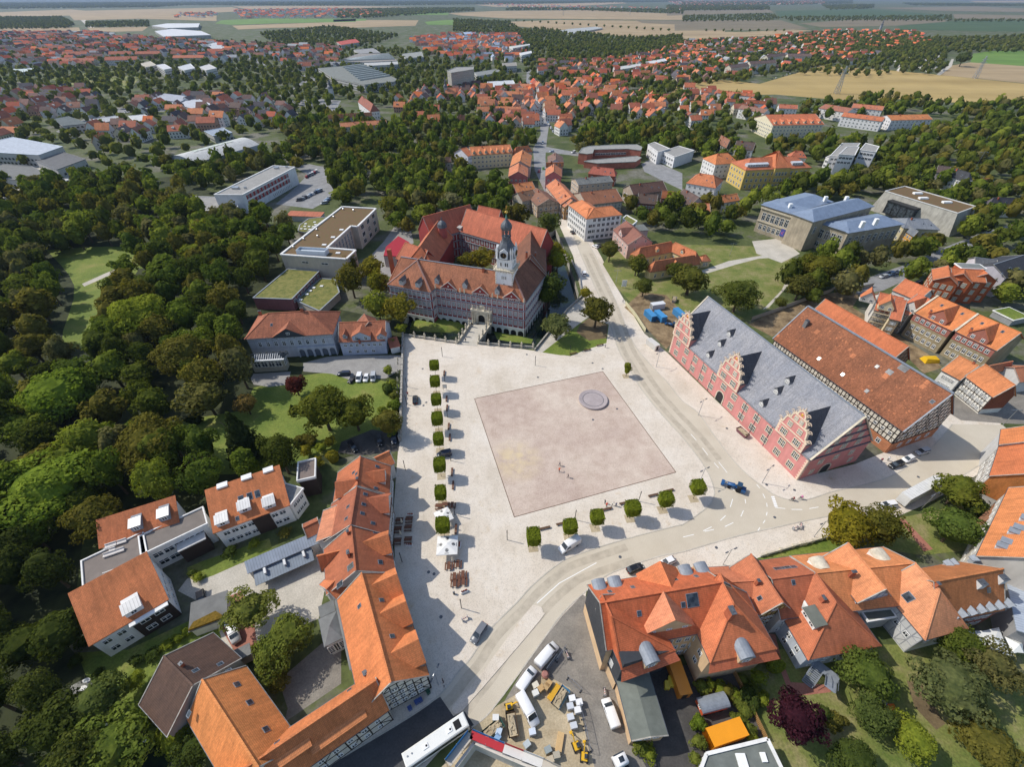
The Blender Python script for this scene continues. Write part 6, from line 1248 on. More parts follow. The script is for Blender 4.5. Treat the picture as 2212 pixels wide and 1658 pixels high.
 A=A-n*2;pr=[(D*i/N,7+4.0*math.sin(math.pi*i/N)) for i in range(N+1)];mb.add([A+n*t+u*s*L+V3((0,0,z-A.z)) for s in (0,1) for t,z in pr],[(i,i+1,N+2+i,N+1+i) for i in range(N)]);b.part('roof',mb,'seam',(.62,.60,.55));mb=MB();mb.add([A+n*t+u*s*L+V3((0,0,z-A.z)) for s in (.01,.99) for t,z in [(0,0)]+pr+[(D,0)]],[tuple(range(N+3)),tuple(range(N+3,2*N+6)),(0,N+2,2*N+5,N+3),(0,1,N+4,N+3)]);b.part('wall',mb,'render',(.45,.47,.5));mb=MB()
 for i in range(8):s=.2+.075*i;mb.add([A+n*D*a+u*L*k+V3((0,0,7+4*math.sin(math.pi*a)+.25-A.z)) for a,k in ((.42,s),(.58,s),(.58,s+.06),(.42,s+.06))],[(0,1,2,3)])
 b.part('rooflights',mb,'paint',(.55,.58,.48));FOOT.append([A,A+u*L,A+u*L+n*D,A+n*D])
          
 b=house('office_building','white four-storey office with orange hipped roof on the canal street','MD',380,400,'building');w=Wing(b,('MD',213,252),('MD',326,340),('MD',430,300),12.6,3.2,ia=4,ib=5,roof=(.66,.17,.05),wall=(.76,.75,.73));w.win('f',9,[1,4.2,7.3,10.2],1.4,1.9,'plain',m=.6);w2=Wing(b,('MD',326,340),('MD',550,314),('MD',515,262),12.5,3.1,ia=4,ib=4,roof=(.66,.17,.05),wall=(.76,.75,.73));w2.win('f',7,[1,4.2,7.3,10.2],1.8,1.8,'plain',m=.6);w.win('r',3,[1,4.2,7.3],2.2,1.8,'plain');poly(b,'MD',[(550,340),(575,318),(640,355),(610,380)],9,(.76,.75,.73),'roof_grass',par=.4)
 b=house('pink_house','pale pink house with brown-red roof beside the white office','MD',600,480);w=rwe(b,'MD',(572,350),(672,442),12,(545,462),7.6,roof=(.27,.10,.075),wall=(.58,.40,.36));w.win('r',2,[1,4.2,8],1.1,1.6);w.win('f',5,[1,4.2],1.1,1.6);w.dormer('f',w.L*.45,4.5,.05,2.0,'gable',2.2,(.58,.40,.36));Wing(b,('MD',640,415),('MD',715,408),('MD',705,375),8,.5,kind='mono',rmat='felt',roof=(.17,.18,.17),wall=(.55,.4,.38))
 b=house('low_mansion','low cream U-shaped house with orange mansard roofs in the lawn','MD',830,620);CW_=(.66,.54,.30)
 for r1,r2,e in (((655,518),(855,478),(780,560)),((745,602),(1000,562),(880,645)),((872,482),(1010,545),(930,580))):w=rwe(b,'MD',r1,r2,8.6,e,4.4,e1=2.5,e2=2.5,ia=3,ib=3,roof=(.56,.145,.05),wall=CW_);w.win('f',6,[1.0],1.2,2.0,'cross');w.dormer('f',w.L*.5,1.8,.25,1.6,'gable',.9,CW_)
 w.win('l',3,[1.0],1.2,2.0);b=house('garden_pavilion','tiny cream pavilion with pyramid roof at the corner of the lawn','MD',1065,620);w=Wing(b,('MD',1040,605),('MD',1100,600),('MD',1085,570),3.4,2.4,ia=3.2,ib=3.2,roof=(.5,.14,.06),wall=CW_,ridge=False);w.win('f',2,[.9],.9,1.6)
 b=house('library','stone library with blue-grey metal roofs and arched windows','LI',300,330,'library');SB=(.40,.34,.25);BL=(.24,.30,.40);ez=15
 kw=dict(rmat='seam',roof=BL,wall=SB,wmat='stone',ridge=False,o=.8)
 ws=[Wing(b,('LI',97,180),('LI',345,258),('LI',440,232),ez,1.6,ia=4,ib=4,**kw),Wing(b,('LI',335,258),('LI',606,188),('LI',506,152),ez+1.2,3.2,ia=6,ib=6,**kw),Wing(b,('LI',490,308),('LI',740,268),('LI',600,222),ez-2,2.4,ia=6,ib=6,**kw),Wing(b,('LI',235,218),('LI',425,168),('LI',290,128),ez,2.2,ia=5,ib=5,**kw),Wing(b,('LI',352,262),('LI',490,306),('LI',520,296),ez-2,1.2,ia=2,ib=2,**kw)]
 ws[0].win('f',10,[7.2],2.0,4.2,'cross',m=1.5);ws[0].win('f',10,[2.0],1.8,3.0,'cross',m=1.5);ws[0].band('f',6.2,.6,.5,(.5,.44,.33));ws[0].band('f',13.2,.8,.8,(.5,.44,.33));ws[4].win('f',4,[6],2.2,4.4,'cross',m=1);ws[4].win('f',4,[1.5],2.0,2.6);ws[2].win('f',8,[6],2.0,4.0);ws[2].win('l',4,[6],2.0,4.0);ws[1].win('f',8,[9],1.8,3.6)
 p,q,out=ws[0].face('f');u=(q-p).normalized();c=p+u*(q-p).length*.78;mb=MB();M=Matrix.Translation(c) @ Matrix.Rotation(math.atan2(u.y,u.x),4,'Z');mb.box(-5,-1.6,0,5,.2,15.5,M=M);mb.box(-5.4,-2.1,15.5,5.4,.2,16.2,M=M);[mb.box(k-.5,-2.1,5,k+.5,-1.6,15.4,M=M) for k in (-4.2,-2.4,2.4,4.2)];e_=b.part('entrance_bay',mb,'stone',(.46,.39,.28));arch_door(b,M @ V3((0,-1.62,0)),out,2.4,4.0);b.window(M @ V3((0,-1.64,6.5)),out,2.6,6.0,'grid',parent=e_)
 mb=MB();mb.box(-8.2,-.5,2.5,-5.8,-.35,6.5,M=M);b.part('banner',mb,'cloth',(.07,.08,.30),label='blue banner hanging beside the entrance');mb=MB();mb.bar(M @ V3((-7.6,-.53,3.6)),M @ V3((-6.4,-.53,5.4)),.25,.04,up=out);mb.bar(M @ V3((-7.6,-.53,4.6)),M @ V3((-6.6,-.53,3.6)),.25,.04,up=out);b.part('banner_print',mb,'paint',(.5,.12,.25))
 for x,y in ((228,190),(385,158),(478,158),(610,258),(550,270)):q=G(('LI',x,y),16.5);mb=MB();mb.cbox((q.x,q.y,15),1.6,1.6,3.2);b.part('roof_plant',mb,'white_paint')
 b=house('concrete_building','windowless sloped concrete building with planted red-brown roof','LI',800,230,'building');P=poly(b,'LI',[(652,121),(740,100),(1055,190),(975,220)],12,(.42,.40,.35),'roof_sedum',par=.4,batter=3.5,wmat='stone',pcol=(.6,.6,.58));u=(P[3]-P[0]).normalized();out=V3((u.y,-u.x,0));out=out if out.y<0 else-out;c=P[0]+u*(P[3]-P[0]).length*.36;mb=MB();M=Matrix.Translation((c.x,c.y,0)) @ Matrix.Rotation(math.atan2(u.y,u.x),4,'Z');mb.box(-8,-4.5,2.5,8,1,8.5,M=M);b.part('glass_box',mb,'glass');mb=MB();mb.box(-8.4,-4.9,8.5,8.4,1,9.2,M=M);mb.box(-8.4,-4.9,2.0,8.4,1,2.5,M=M);[mb.box(k-.12,-4.7,2.5,k+.12,-4.5,8.5,M=M) for k in (-8,-4,0,4,8)];b.part('glass_frame',mb,'dark_metal')
 for x,y in ((795,133),(820,155),(925,173)):q=G(('LI',x,y),12);mb=MB();mb.cbox((q.x,q.y,12),5,2,.9);b.part('roof_plant',mb,'white_paint')
                                  
 T=[('annex_house','grey-roofed annex between the library and the concrete building','LI',(745,240),(850,245),(820,290),11,8,(.22,.25,.28),(.55,.48,.3),4,2,3),('annex_house','small ochre gabled annex with zinc roof below the library','LI',(755,272),(800,300),(740,300),9,6,(.22,.25,.28),(.62,.32,.06),3,2,0),
  ('white_villa','white villa with dark slate roof beyond the concrete building','LI',(960,18),(1035,40),(990,72),14,9,(.06,.065,.075),(.74,.73,.70),4,3,3),('house','cream house with bright orange hipped roof at the sports ground','LI',(1075,68),(1130,62),(1080,92),10.5,7,(.70,.23,.04),(.66,.62,.45),4,2,3),('house','dark-roofed house in front of the white villa','LI',(890,5),(945,12),(900,30),11,7,(.14,.10,.09),(.5,.47,.42),3,2,0),('house','dark-roofed house half hidden by trees at the right edge','LI',(1130,150),(1235,150),(1180,190),11,6.5,(.12,.11,.12),(.7,.7,.68),5,2,2),
  ('half_timber_house','long half-timber house with brown-red roof behind the white office','MD',(285,176),(510,152),(400,246),11.5,7.5,(.29,.10,.05),(.50,.44,.36),9,2,0),('warehouse','cream warehouse with grey roof behind the half-timber house','MD',(255,92),(470,72),(330,125),11,9,(.19,.20,.19),(.52,.42,.32),6,3,0),('brick_house','brick house with red roof behind the warehouse','MD',(365,14),(500,28),(420,68),11,7,(.46,.09,.06),(.32,.10,.06),4,2,2),('villa','dark timbered villa with brown gables behind the trees','MD',(590,128),(800,104),(690,180),12,8,(.13,.065,.05),(.40,.32,.25),6,2,0),('villa','second dark-roofed timbered villa in front of the first','MD',(650,180),(770,190),(700,245),11,7,(.12,.075,.06),(.30,.12,.09),5,2,0),('house','house with bright orange roof beside the dark villas','MD',(795,165),(880,172),(835,215),11,7,(.60,.15,.05),(.32,.12,.08),4,2,0),('house','house with brown roof and red gable beside the white villa','MD',(930,152),(1025,205),(935,245),11,6,(.14,.085,.075),(.5,.48,.45),4,2,0),('low_house','low house with orange roof among the trees','MD',(985,240),(1090,245),(1040,298),8,5,(.60,.17,.07),(.5,.45,.4),4,1,0),('white_villa','white three-storey villa with orange hipped roof by the car park','MD',(1020,55),(1125,72),(1085,142),14,9.5,(.58,.15,.05),(.76,.75,.73),5,3,4),('house','small orange-roofed house below the white villa','MD',(1145,200),(1260,182),(1190,238),9,6,(.64,.18,.05),(.7,.68,.65),4,2,0),('white_villa','white villa with orange roof next to the yellow school','NE',(335,392),(395,388),(350,440),15,10,(.60,.16,.04),(.72,.70,.68),5,3,4),('half_timber_house','brown half-timber house at the canal bend','TS',(622,402),(700,470),(590,480),11,7.5,(.25,.11,.07),(.5,.38,.28),4,2,0),('house','house with mottled brown roof beside the canal bend','TS',(500,432),(600,412),(540,485),11,7.5,(.24,.12,.07),(.45,.40,.34),4,2,0),('house','orange-roofed house with red side wall above the canal bend','TS',(475,380),(595,362),(510,430),11.5,8,(.62,.18,.05),(.40,.10,.08),4,2,0),
  ('row_house','pink-walled house with red gable on the left of the street','TS',(512,246),(508,300),(570,290),11.5,8,(.60,.17,.07),(.46,.15,.14),4,2,0),('row_house','long orange-roofed row along the left of the street','TS',(535,165),(520,235),(590,225),12,8,(.62,.18,.05),(.5,.42,.35),8,2,0),('row_house','orange cross roof at the street junction','TS',(490,150),(575,140),(530,185),12,8,(.60,.15,.05),(.55,.4,.32),5,2,2),('apartment_house','cream apartment house with orange roof and many dormers','TS',(205,148),(458,132),(350,192),14,10,(.60,.16,.05),(.68,.58,.38),10,3,0),('apartment_house','white gabled end of the cream apartment house','TS',(150,160),(190,150),(185,210),14,10,(.60,.15,.05),(.72,.70,.74),4,3,0),('row_house','blue-white gabled house on the right of the junction','TS',(738,182),(742,225),(690,222),11,8,(.24,.13,.10),(.56,.60,.68),3,2,0),('row_house','pink house with orange gable on the right of the street','TS',(730,252),(728,300),(675,322),11.5,8,(.60,.16,.06),(.52,.16,.16),3,2,0),('row_house','orange-roofed house above the pink house on the street','TS',(680,245),(790,243),(735,268),10.5,8,(.62,.18,.05),(.5,.3,.25),4,2,0),('half_timber_house','long orange-roofed half-timber row at the narrow street end','TS',(738,346),(838,458),(690,405),12,8,(.60,.16,.06),(.62,.48,.40),10,2,0),('half_timber_house','ochre-timbered gabled house nearest the white office','TS',(790,440),(845,480),(765,500),11,7.5,(.55,.16,.07),(.44,.26,.12),4,2,0),('house','grey-roofed house beside the apartment house trees','TS',(10,215),(90,210),(40,245),10,7,(.30,.15,.10),(.5,.45,.4),3,2,0),
  ('long_apartment_house','long cream apartment house with orange roof and dormers by the field road','NE',(558,216),(785,212),(690,262),17.5,12,(.58,.12,.04),(.70,.63,.46),14,4,0),('house','dark green gabled house near the junction','NE',(360,308),(400,330),(345,345),15,9,(.34,.14,.09),(.10,.11,.07),4,3,0),('house','white gabled house with dark brown roof beside the green house','NE',(430,332),(515,342),(455,372),15,10,(.13,.085,.075),(.70,.68,.68),5,3,0),('house','red hipped house behind the yellow school','NE',(690,378),(730,380),(700,398),11,7,(.5,.11,.05),(.6,.57,.5),3,2,3),
  ('apartment_house','white apartment house with red roof, leftmost below the wheat field','NE',(345,105),(512,122),(420,125),12,9,(.54,.12,.05),(.72,.70,.68),8,2,0),('apartment_house','white apartment house with red roof, second below the wheat field','NE',(388,143),(565,155),(470,162),12,9,(.54,.12,.05),(.72,.70,.68),8,2,0),('apartment_house','white and grey-roofed flats behind the long cream house','NE',(455,172),(572,192),(500,200),12,9,(.30,.14,.10),(.72,.70,.68),6,3,0),('apartment_house','flats with red mansard roof to the right of the grey-roofed flats','NE',(620,168),(705,172),(650,188),12,9,(.50,.12,.06),(.72,.70,.68),5,3,0),('apartment_house','white flats with red and grey roof near the power pylon','NE',(828,168),(955,188),(880,200),12,9,(.40,.13,.08),(.72,.70,.68),7,3,0),('apartment_house','white flats with pale flat ridge to the right of the pylon','NE',(955,165),(1095,178),(1010,190),12,9,(.50,.14,.07),(.74,.72,.70),7,3,0),('apartment_house','white flats with orange roof in front of the pale-ridged flats','NE',(912,205),(1098,228),(990,235),12,9,(.54,.13,.05),(.74,.72,.72),10,3,0),('apartment_house','rightmost white flats with orange mansard roof by the curved road','NE',(1105,218),(1290,214),(1180,240),12,9,(.60,.17,.04),(.74,.72,.72),10,3,0),
  ('red_roof_hall','tall building with steep dark red hipped roof behind the park trees','NW',(265,200),(318,238),(270,245),17,11,(.32,.09,.06),(.72,.70,.70),7,3,3),('orange_school','long orange-roofed school wing at the back of the park','NW',(112,288),(310,274),(200,296),12,9,(.62,.19,.08),(.62,.56,.44),14,3,0),('orange_school','front wing of the orange-roofed school behind the park','NW',(165,322),(375,308),(280,335),12,9,(.62,.19,.08),(.62,.56,.44),14,3,0),('gate_house','small house with pyramid turret roof among the town trees','NW',(700,285),(750,290),(715,312),12,7,(.24,.11,.08),(.45,.36,.28),4,2,2)]
 for nm,l,tg,r1,r2,e,zr,ez,roof,wall,nw,fl,hip in T:
  b=house(nm,l,tg,(r1[0]+r2[0])/2,e[1]+20);w=rwe(b,tg,r1,r2,zr,e,ez,e1=hip,e2=hip,ia=hip*1.3,ib=hip*1.3,roof=roof,wall=wall);d=(w.pt(0,0)-CAMV).length
  zs=[1.0+(ez-.6)/fl*k for k in range(fl)]
  for f,n in (('f',nw),('r',max(2,int(w.D/3))),('l',max(2,int(w.D/3)))):w.win(f,n,zs,min(1.4,.55*(w.L if f=='f' else w.D)/n),1.5,'cross',m=.6)
  if 'timber' in nm or 'timbered' in l:w.timber('f',[.4]+[z+(ez-.6)/fl-1.2 for z in zs],nw+2);w.timber('r',[.4,ez*.5,ez-.2,ez+(zr-ez)*.5],5,gable=True) if hip==0 else None
  if 'dormer' in l:
   for k in range(7):w.dormer('f',w.L*(.07+.143*k),2.0,.12,1.5,'gable',1.2,wall)
  if w.L>11:w.chimney(w.L*.3,w.D*.42,1.3,.8);w.skylight('f',w.L*.6,.5);w.skylight('f',w.L*.8,.4)
 b=house('yellow_school','large yellow school with orange roof and pyramid-topped centre','NE',580,500,'school');w=rwe(b,'NE',(470,412),(715,402),18,(590,462),13,e1=4,e2=4,ia=8,ib=8,roof=(.50,.115,.045),wall=(.62,.44,.14));w.win('f',13,[1.2,5,9],1.5,2.2,m=1);w.win('l',5,[1.2,5,9],1.5,2.2,m=1);c=w.pt(w.L*.5,w.D*.4);w2=Wing(b,w.pt(w.L*.42,-1.5),w.pt(w.L*.66,-1.5),w.pt(w.L*.66,w.D+1),14,8,ia=7,ib=7,world=True,roof=(.55,.13,.04),wall=(.62,.44,.14),foot=False);w2.win('f',4,[1.2,5,9],1.5,2.2)
 for k in (.12,.28,.8):w.dormer('f',w.L*k,7.5,.25,1.6,'shed',col=(.5,.52,.55),roof=(.66,.68,.7),rmat='seam',n=4)
 b=house('terraced_flats','white stepped modern flats with angled grey roofs among the trees','NE',960,420,'building')
 for pts,z in (([(850,402),(905,345),(985,345),(930,405)],12),([(985,375),(1010,345),(1070,360),(1055,385)],14),([(890,395),(925,362),(980,362),(960,400)],15),([(830,410),(860,395),(890,405),(870,425)],7)):P=poly(b,'NE',pts,z,(.72,.71,.71),'roof_gravel',par=.3);prow(b,P[0],P[3],4,z-3,2.0,1.6);prow(b,P[0],P[3],4,z-6,2.0,1.6)
 for l,pts,z in (('grey office with solar panels at the junction',[(95,382),(170,358),(238,378),(150,408)],8),('white and dark-roofed office left of the solar office',[(30,352),(60,340),(128,370),(75,385)],9)):b=house('office_building',l,'NE',pts[0][0]+40,pts[0][1]+60,'building');P=poly(b,'NE',pts,z,(.7,.7,.7),'roof_gravel',par=.3);[prow(b,P[0],P[3],5,zz,2.0,1.6) for zz in (1.2,4.6)]
 b=house('shopping_centre','curved brick shopping centre with grey flat roofs at the junction','TS',1050,260,'building')
 for pts,z in (([(882,185),(905,155),(950,143),(1100,135),(1240,133),(1275,150),(1265,170),(1190,160),(975,165),(968,188),(935,192)],8),([(915,238),(950,230),(1240,205),(1270,215),(1235,240),(1000,250)],4.5)):P=poly(b,'TS',pts,z,(.36,.12,.08),'roof_gravel',par=.3,wmat='brick',pcol=(.3,.33,.3));
 prow(b,G(('TS',975,170),8),G(('TS',1190,165),8),12,4.5,2.4,1.6);prow(b,G(('TS',930,242),4),G(('TS',1000,252),4),4,1,2.4,2)
 b=house('office_tower','grey eight-storey office slab above the old town roofs','NW',710,130,'building');P=poly(b,'NW',[(650,88),(690,72),(770,70),(768,82),(668,98)],24,(.34,.33,.29),'roof_gravel',par=.6,pcol=(.4,.4,.36));[prow(b,P[4],P[3],11,z,1.3,2.1) for z in (1.5,4.2,7,9.8,12.6,15.4,18.2,21)];[prow(b,P[0],P[4],3,z,1.3,2.1) for z in (1.5,7,12.6,18.2)]
mids()
# ---------------------------------------------------------------- far blocks and suburbs
def blocks():
 T=[('TL',[(-160,960),(0,905),(80,888),(405,948),(250,1003),(-60,985)],9,(.46,.50,.56),'pale metal-roofed factory hall at the left edge'),('TL',[(232,1042),(408,985),(552,1030),(368,1098)],6,(.16,.16,.16),'dark flat-roofed showroom beside the left factory hall'),('TL',[(-120,1075),(0,1060),(205,1078),(322,1128),(150,1172),(-60,1140)],6,(.20,.20,.19),'grey flat-roofed workshop below the factory hall'),
  ('TL',[(343,768),(440,752),(568,800),(405,815)],7,(.13,.15,.15),'dark green-grey workshop with two storeys'),('TL',[(600,770),(770,745),(800,765),(640,800)],5,(.42,.43,.44),'pale flat-roofed garage row in the left suburb'),('TL',[(830,750),(930,740),(985,765),(870,790)],7,(.55,.56,.56),'white workshop hall in the left suburb'),('TL',[(985,640),(1060,605),(1230,625),(1160,660),(1080,650)],7,(.40,.42,.46),'white supermarket with grey roof behind the car dealer'),('TL',[(1090,665),(1280,640),(1380,680),(1240,700)],6,(.50,.52,.56),'pale metal-roofed market hall behind the car dealer'),('TL',[(1320,848),(1440,826),(1500,858),(1380,880)],6,(.32,.37,.44),'blue-grey roofed church hall above the sports hall'),
  ('TL',[(1010,420),(1060,412),(1110,440),(1060,450)],12,(.6,.6,.62),'white new apartment block, left of three'),('TL',[(1150,432),(1230,410),(1260,440),(1190,455)],12,(.55,.56,.58),'white new apartment block, middle of three'),('TL',[(1290,432),(1350,415),(1400,440),(1330,455)],12,(.55,.54,.53),'grey new apartment block, right of three'),('TL',[(910,410),(970,395),(1010,420),(940,435)],11,(.5,.46,.38),'cream apartment slab beside the new blocks'),
  ('TL',[(80,445),(215,440),(230,460),(90,470)],6,(.55,.62,.6),'pale green-roofed sports hall far left'),('TL',[(980,165),(1080,150),(1290,150),(1280,175),(1080,180)],9,(.66,.67,.68),'white industrial hall in front of the far fields'),('TL',[(1000,200),(1110,185),(1300,200),(1360,225),(1060,235)],9,(.62,.63,.66),'long white factory hall in front of the far fields'),('TL',[(1330,290),(1400,270),(1460,310),(1400,325)],8,(.5,.52,.54),'pale hall in the far suburb'),
  ('TC',[(-150,440),(0,428),(125,412),(362,512),(340,528),(150,547),(-60,500)],10,(.22,.23,.21),'large factory hall with glazed sheds on its roof'),('TC',[(-20,395),(110,345),(300,345),(360,392),(150,402)],10,(.28,.26,.24),'factory block behind the glazed hall'),('TC',[(140,402),(362,394),(366,415),(180,425)],9,(.46,.46,.45),'pale-roofed factory strip in front of the hall'),('TC',[(80,322),(210,310),(250,340),(120,345)],9,(.3,.3,.3),'grey factory block, far end'),('TC',[(388,348),(520,333),(532,368),(415,376)],8,(.3,.31,.29),'grey flat-roofed depot beside the factory'),('TC',[(1085,300),(1215,283),(1220,290),(1110,312)],12,(.55,.55,.52),'tall white hall behind the old town'),('TC',[(1152,342),(1228,328),(1232,342),(1165,358)],12,(.62,.62,.62),'white office cube in front of the tall hall'),('TC',[(860,468),(1010,445),(1040,468),(880,492)],8,(.24,.25,.24),'grey store roof beside the office slab'),('TC',[(945,528),(1110,518),(1130,552),(950,566)],7,(.56,.58,.6),'white flat-roofed shop at the top of the street'),('TC',[(1040,408),(1130,402),(1135,425),(1050,430)],9,(.3,.28,.25),'brick and grey block behind the shop'),('TC',[(1800,430),(1930,410),(1945,425),(1810,448)],9,(.52,.52,.5),'long pale flat block, right suburb'),('TC',[(1965,400),(2090,378),(2105,392),(1980,418)],9,(.6,.6,.6),'long white flat block, right suburb'),('TC',[(-30,270),(90,250),(120,272),(0,290)],8,(.45,.1,.08),'low red-roofed store at the far depot'),('TC',[(790,208),(840,204),(850,220),(800,222)],10,(.35,.42,.55),'blue-roofed hall far beyond the old town'),('TC',[(1400,198),(1480,185),(1640,172),(1690,180),(1500,215)],5,(.4,.42,.42),'nursery greenhouses in the far field')]
 for tg,pts,z,rc,l in T:
  b=house('commercial_building',l,tg,sum(p[0] for p in pts)/len(pts),sum(p[1] for p in pts)/len(pts),'building');P=poly(b,tg,pts,z,(.50,.49,.47) if z<12 else (.62,.61,.58),'felt',rc,par=.3,pcol=tuple(min(.8,c*1.5) for c in rc));n=len(P);m_=MB()
  i0=max(range(n),key=lambda i:(CAMV-(P[i]+P[(i+1) % n])/2).normalized().dot(V3((P[(i+1) % n].y-P[i].y,P[i].x-P[(i+1) % n].x,0)).normalized()) if True else 0)
  for i in range(n):
   a,c=P[i],P[(i+1) % n];u=V3((c.x-a.x,c.y-a.y,0));L=u.length;u.normalize();out=V3((u.y,-u.x,0));
   if out.dot((a+c)/2-sum(P,V3())/n)<0:out=-out
   if out.dot(CAMV-a)<0 or L<8:continue
   for f in range(int(z // 3.2)):
    for k in range(int(L/3.6)):q=V3((a.x,a.y,1+3.2*f))+u*(1.8+3.6*k)+out*.06;m_.box(-1.0,-.03,0,1.0,.03,1.5,M=Matrix.Translation(q) @ Matrix.Rotation(math.atan2(u.y,u.x),4,'Z'))
  if m_.v:o=b.part('windows',m_,'glass');o['kind']='stuff'
  if 'glazed' in l:
   for k in range(9):t=.1+.09*k;m_=MB();a=P[2].lerp(P[3],t);c=P[1].lerp(P[5],t) if n>5 else P[0];m_.bar(a+V3((0,0,1)),c+V3((0,0,1)),3.0,2.0);b.part('roof_shed',m_,'seam',(.40,.42,.40))
blocks()
OR3=[(.60,.16,.05),(.54,.12,.05),(.46,.10,.05),(.62,.19,.08),(.36,.10,.06)];BR3=[(.13,.08,.07),(.20,.11,.09),(.10,.09,.10),(.30,.12,.08),(.42,.11,.06)];WL=[(.74,.73,.71),(.70,.68,.65),(.62,.55,.42),(.66,.64,.64),(.50,.30,.22),(.56,.50,.44),(.72,.70,.66)]
SUB=[]
def suburb(tg,pts,sp,L=(9,15),D=(8,10),ez=(5.5,7.5),rise=(3.5,5),ang=(0,1.57),roofs=OR3,label='',group='',name='house',jit=.25):
 for x,y in scatter(GP(tg,pts,4),sp):
  if not blocked(x,y):SUB.append((x,y,rng.uniform(*L),rng.uniform(*D),rng.uniform(*ez),rng.uniform(*rise),rng.choice(ang)+rng.uniform(-jit,jit),rng.choice(roofs),rng.choice(WL),label,group,name));c,s=math.cos(SUB[-1][6]),math.sin(SUB[-1][6]);l,d=SUB[-1][2]/2+1,SUB[-1][3]/2+1;FOOT.append([(x+c*i*l-s*j*d,y+s*i*l+c*j*d) for i,j in ((-1,-1),(1,-1),(1,1),(-1,1))])
suburb('TC',[(1195,560),(1225,560),(1265,700),(1300,790),(1270,800),(1210,680)],11,(9,13),label='lining the left side of the street',group='houses on the left side of the street',ang=(.15,1.6))
suburb('TC',[(1245,545),(1290,560),(1360,680),(1470,800),(1440,860),(1330,740)],11,(10,14),label='lining the right side of the street',group='houses on the right side of the street',ang=(.15,1.7))
suburb('TC',[(500,590),(800,560),(1190,560),(1230,700),(1260,820),(1040,830),(900,740),(860,640),(480,640)],13,(10,18),label='in the old quarter left of the street',group='houses in the old town left of the street',roofs=OR3+BR3[:2])
suburb('TC',[(1300,560),(1640,500),(1820,560),(2110,640),(2130,720),(1980,780),(1720,720),(1480,760),(1400,640)],14.5,(10,17),label='in the quarter right of the street',group='houses in the old town right of the street')
suburb('TC',[(1290,400),(1700,390),(2205,300),(2400,330),(2205,540),(1900,520),(1650,480),(1300,500)],16,(10,18),label='in the suburb beyond the old town',group='houses in the suburb beyond the old town',roofs=OR3+BR3)
suburb('TC',[(450,250),(700,220),(1150,220),(1200,330),(1060,400),(760,390),(560,330)],18,(11,20),label='in the far quarter before the tan fields',group='houses of the far quarter',roofs=OR3+BR3+[(.3,.36,.46)])
suburb('TC',[(330,640),(480,640),(600,720),(680,800),(560,800),(360,720)],17,(10,15),label='among the trees behind the park',group='houses among the trees behind the park')
suburb('TR',[(0,270),(330,250),(560,260),(900,310),(1260,350),(1100,400),(850,400),(420,480),(0,530)],25,(11,20),label='in the suburb above the wheat field',group='houses in the suburb above the wheat field',roofs=OR3+BR3+[(.32,.33,.34)])
suburb('TR',[(540,235),(850,205),(1100,190),(1520,200),(1620,270),(1300,330),(900,300)],34,(12,20),label='of the village in front of the dark fields',group='houses of the far village',roofs=OR3)
suburb('TR',[(0,600),(200,590),(230,760),(100,800),(0,780)],20,(10,14),label='near the bend below the wheat field',group='houses near the wheat field bend')
suburb('TL',[(0,210),(600,210),(1000,250),(1500,280),(2205,310),(2205,460),(1980,440),(1560,340),(1480,400),(1280,380),(800,330),(560,430),(300,440),(0,430)],21,(12,26),label='in the far left suburb',group='houses in the far left suburb',roofs=BR3*2+OR3[:3]+[(.36,.37,.38)],ez=(5.5,9))
suburb('TL',[(0,590),(300,560),(560,570),(640,640),(600,740),(320,740),(0,720)],15.5,(11,16),label='in the near left suburb',group='houses in the near left suburb',roofs=BR3)
suburb('TL',[(0,740),(90,735),(130,880),(0,900)],17,(12,18),label='at the left edge of the suburb',group='houses at the left edge')
suburb('TL',[(600,820),(900,810),(1060,780),(1250,740),(1480,720),(1480,780),(1250,850),(1040,900),(760,920),(660,960)],14.5,(10,18),label='in the row above the park trees',group='houses above the park trees',roofs=BR3+OR3[:3],ez=(6,9))
suburb('TL',[(1480,620),(1740,620),(1900,700),(1880,800),(1620,800),(1480,720)],15,(10,15),label='beside the turreted house',group='houses beside the small church',roofs=BR3)
suburb('TL',[(460,370),(800,360),(830,420),(480,420)],62,(40,60),(10,12),(8,9.5),label='in the left suburb blocks',group='long housing blocks',ang=(.15,),jit=.03,roofs=OR3[1:3])
suburb('TL',[(960,350),(1480,330),(1480,380),(980,400)],66,(40,60),(10,12),(8,9.5),label='behind the new white blocks',group='long housing blocks behind the new blocks',ang=(.12,),jit=.03,roofs=OR3[1:3])
for r1,r2,e,rc,l in (((430,395),(600,385),(520,500),(.2,.13,.11),'cream five-storey slab at the near edge of the suburb by the field'),((680,345),(830,345),(760,420),(.2,.13,.11),'cream slab with yellow balconies beside the wheat field'),((300,420),(420,405),(330,470),(.2,.13,.11),'peach gabled slab left of the five-storey slab'),((540,355),(660,340),(600,385),(.2,.13,.11),'white gabled slab behind the yellow-balconied one')):
 b=house('housing_slab',l,'TR',(r1[0]+r2[0])/2,e[1]+20,'building');w=rw(b,('TR',*r1),('TR',*r2),17,12,13,roof=rc,wall=(.66,.60,.48));w.win('f',12,[1.5,4.4,7.3,10.2],1.6,1.4,'plain',m=.6);w.win('l',3,[1.5,4.4,7.3,10.2],1.4,1.4,'plain')
suburb('TL',[(900,640),(1480,600),(1500,720),(1250,740),(1050,760),(820,700)],16,(10,20),label='beside the car dealer of the left suburb',group='houses beside the car dealer',roofs=BR3+OR3[:2])
suburb('TR',[(0,560),(420,600),(620,700),(400,760),(0,700)],19,(10,15),label='below the left end of the wheat field',group='houses below the wheat field',roofs=OR3+BR3[3:])
def far_village(tg,pts,sp):suburb(tg,pts,sp,(16,30),(12,16),(7,9),(4,6),label='far',group='far',name='far')
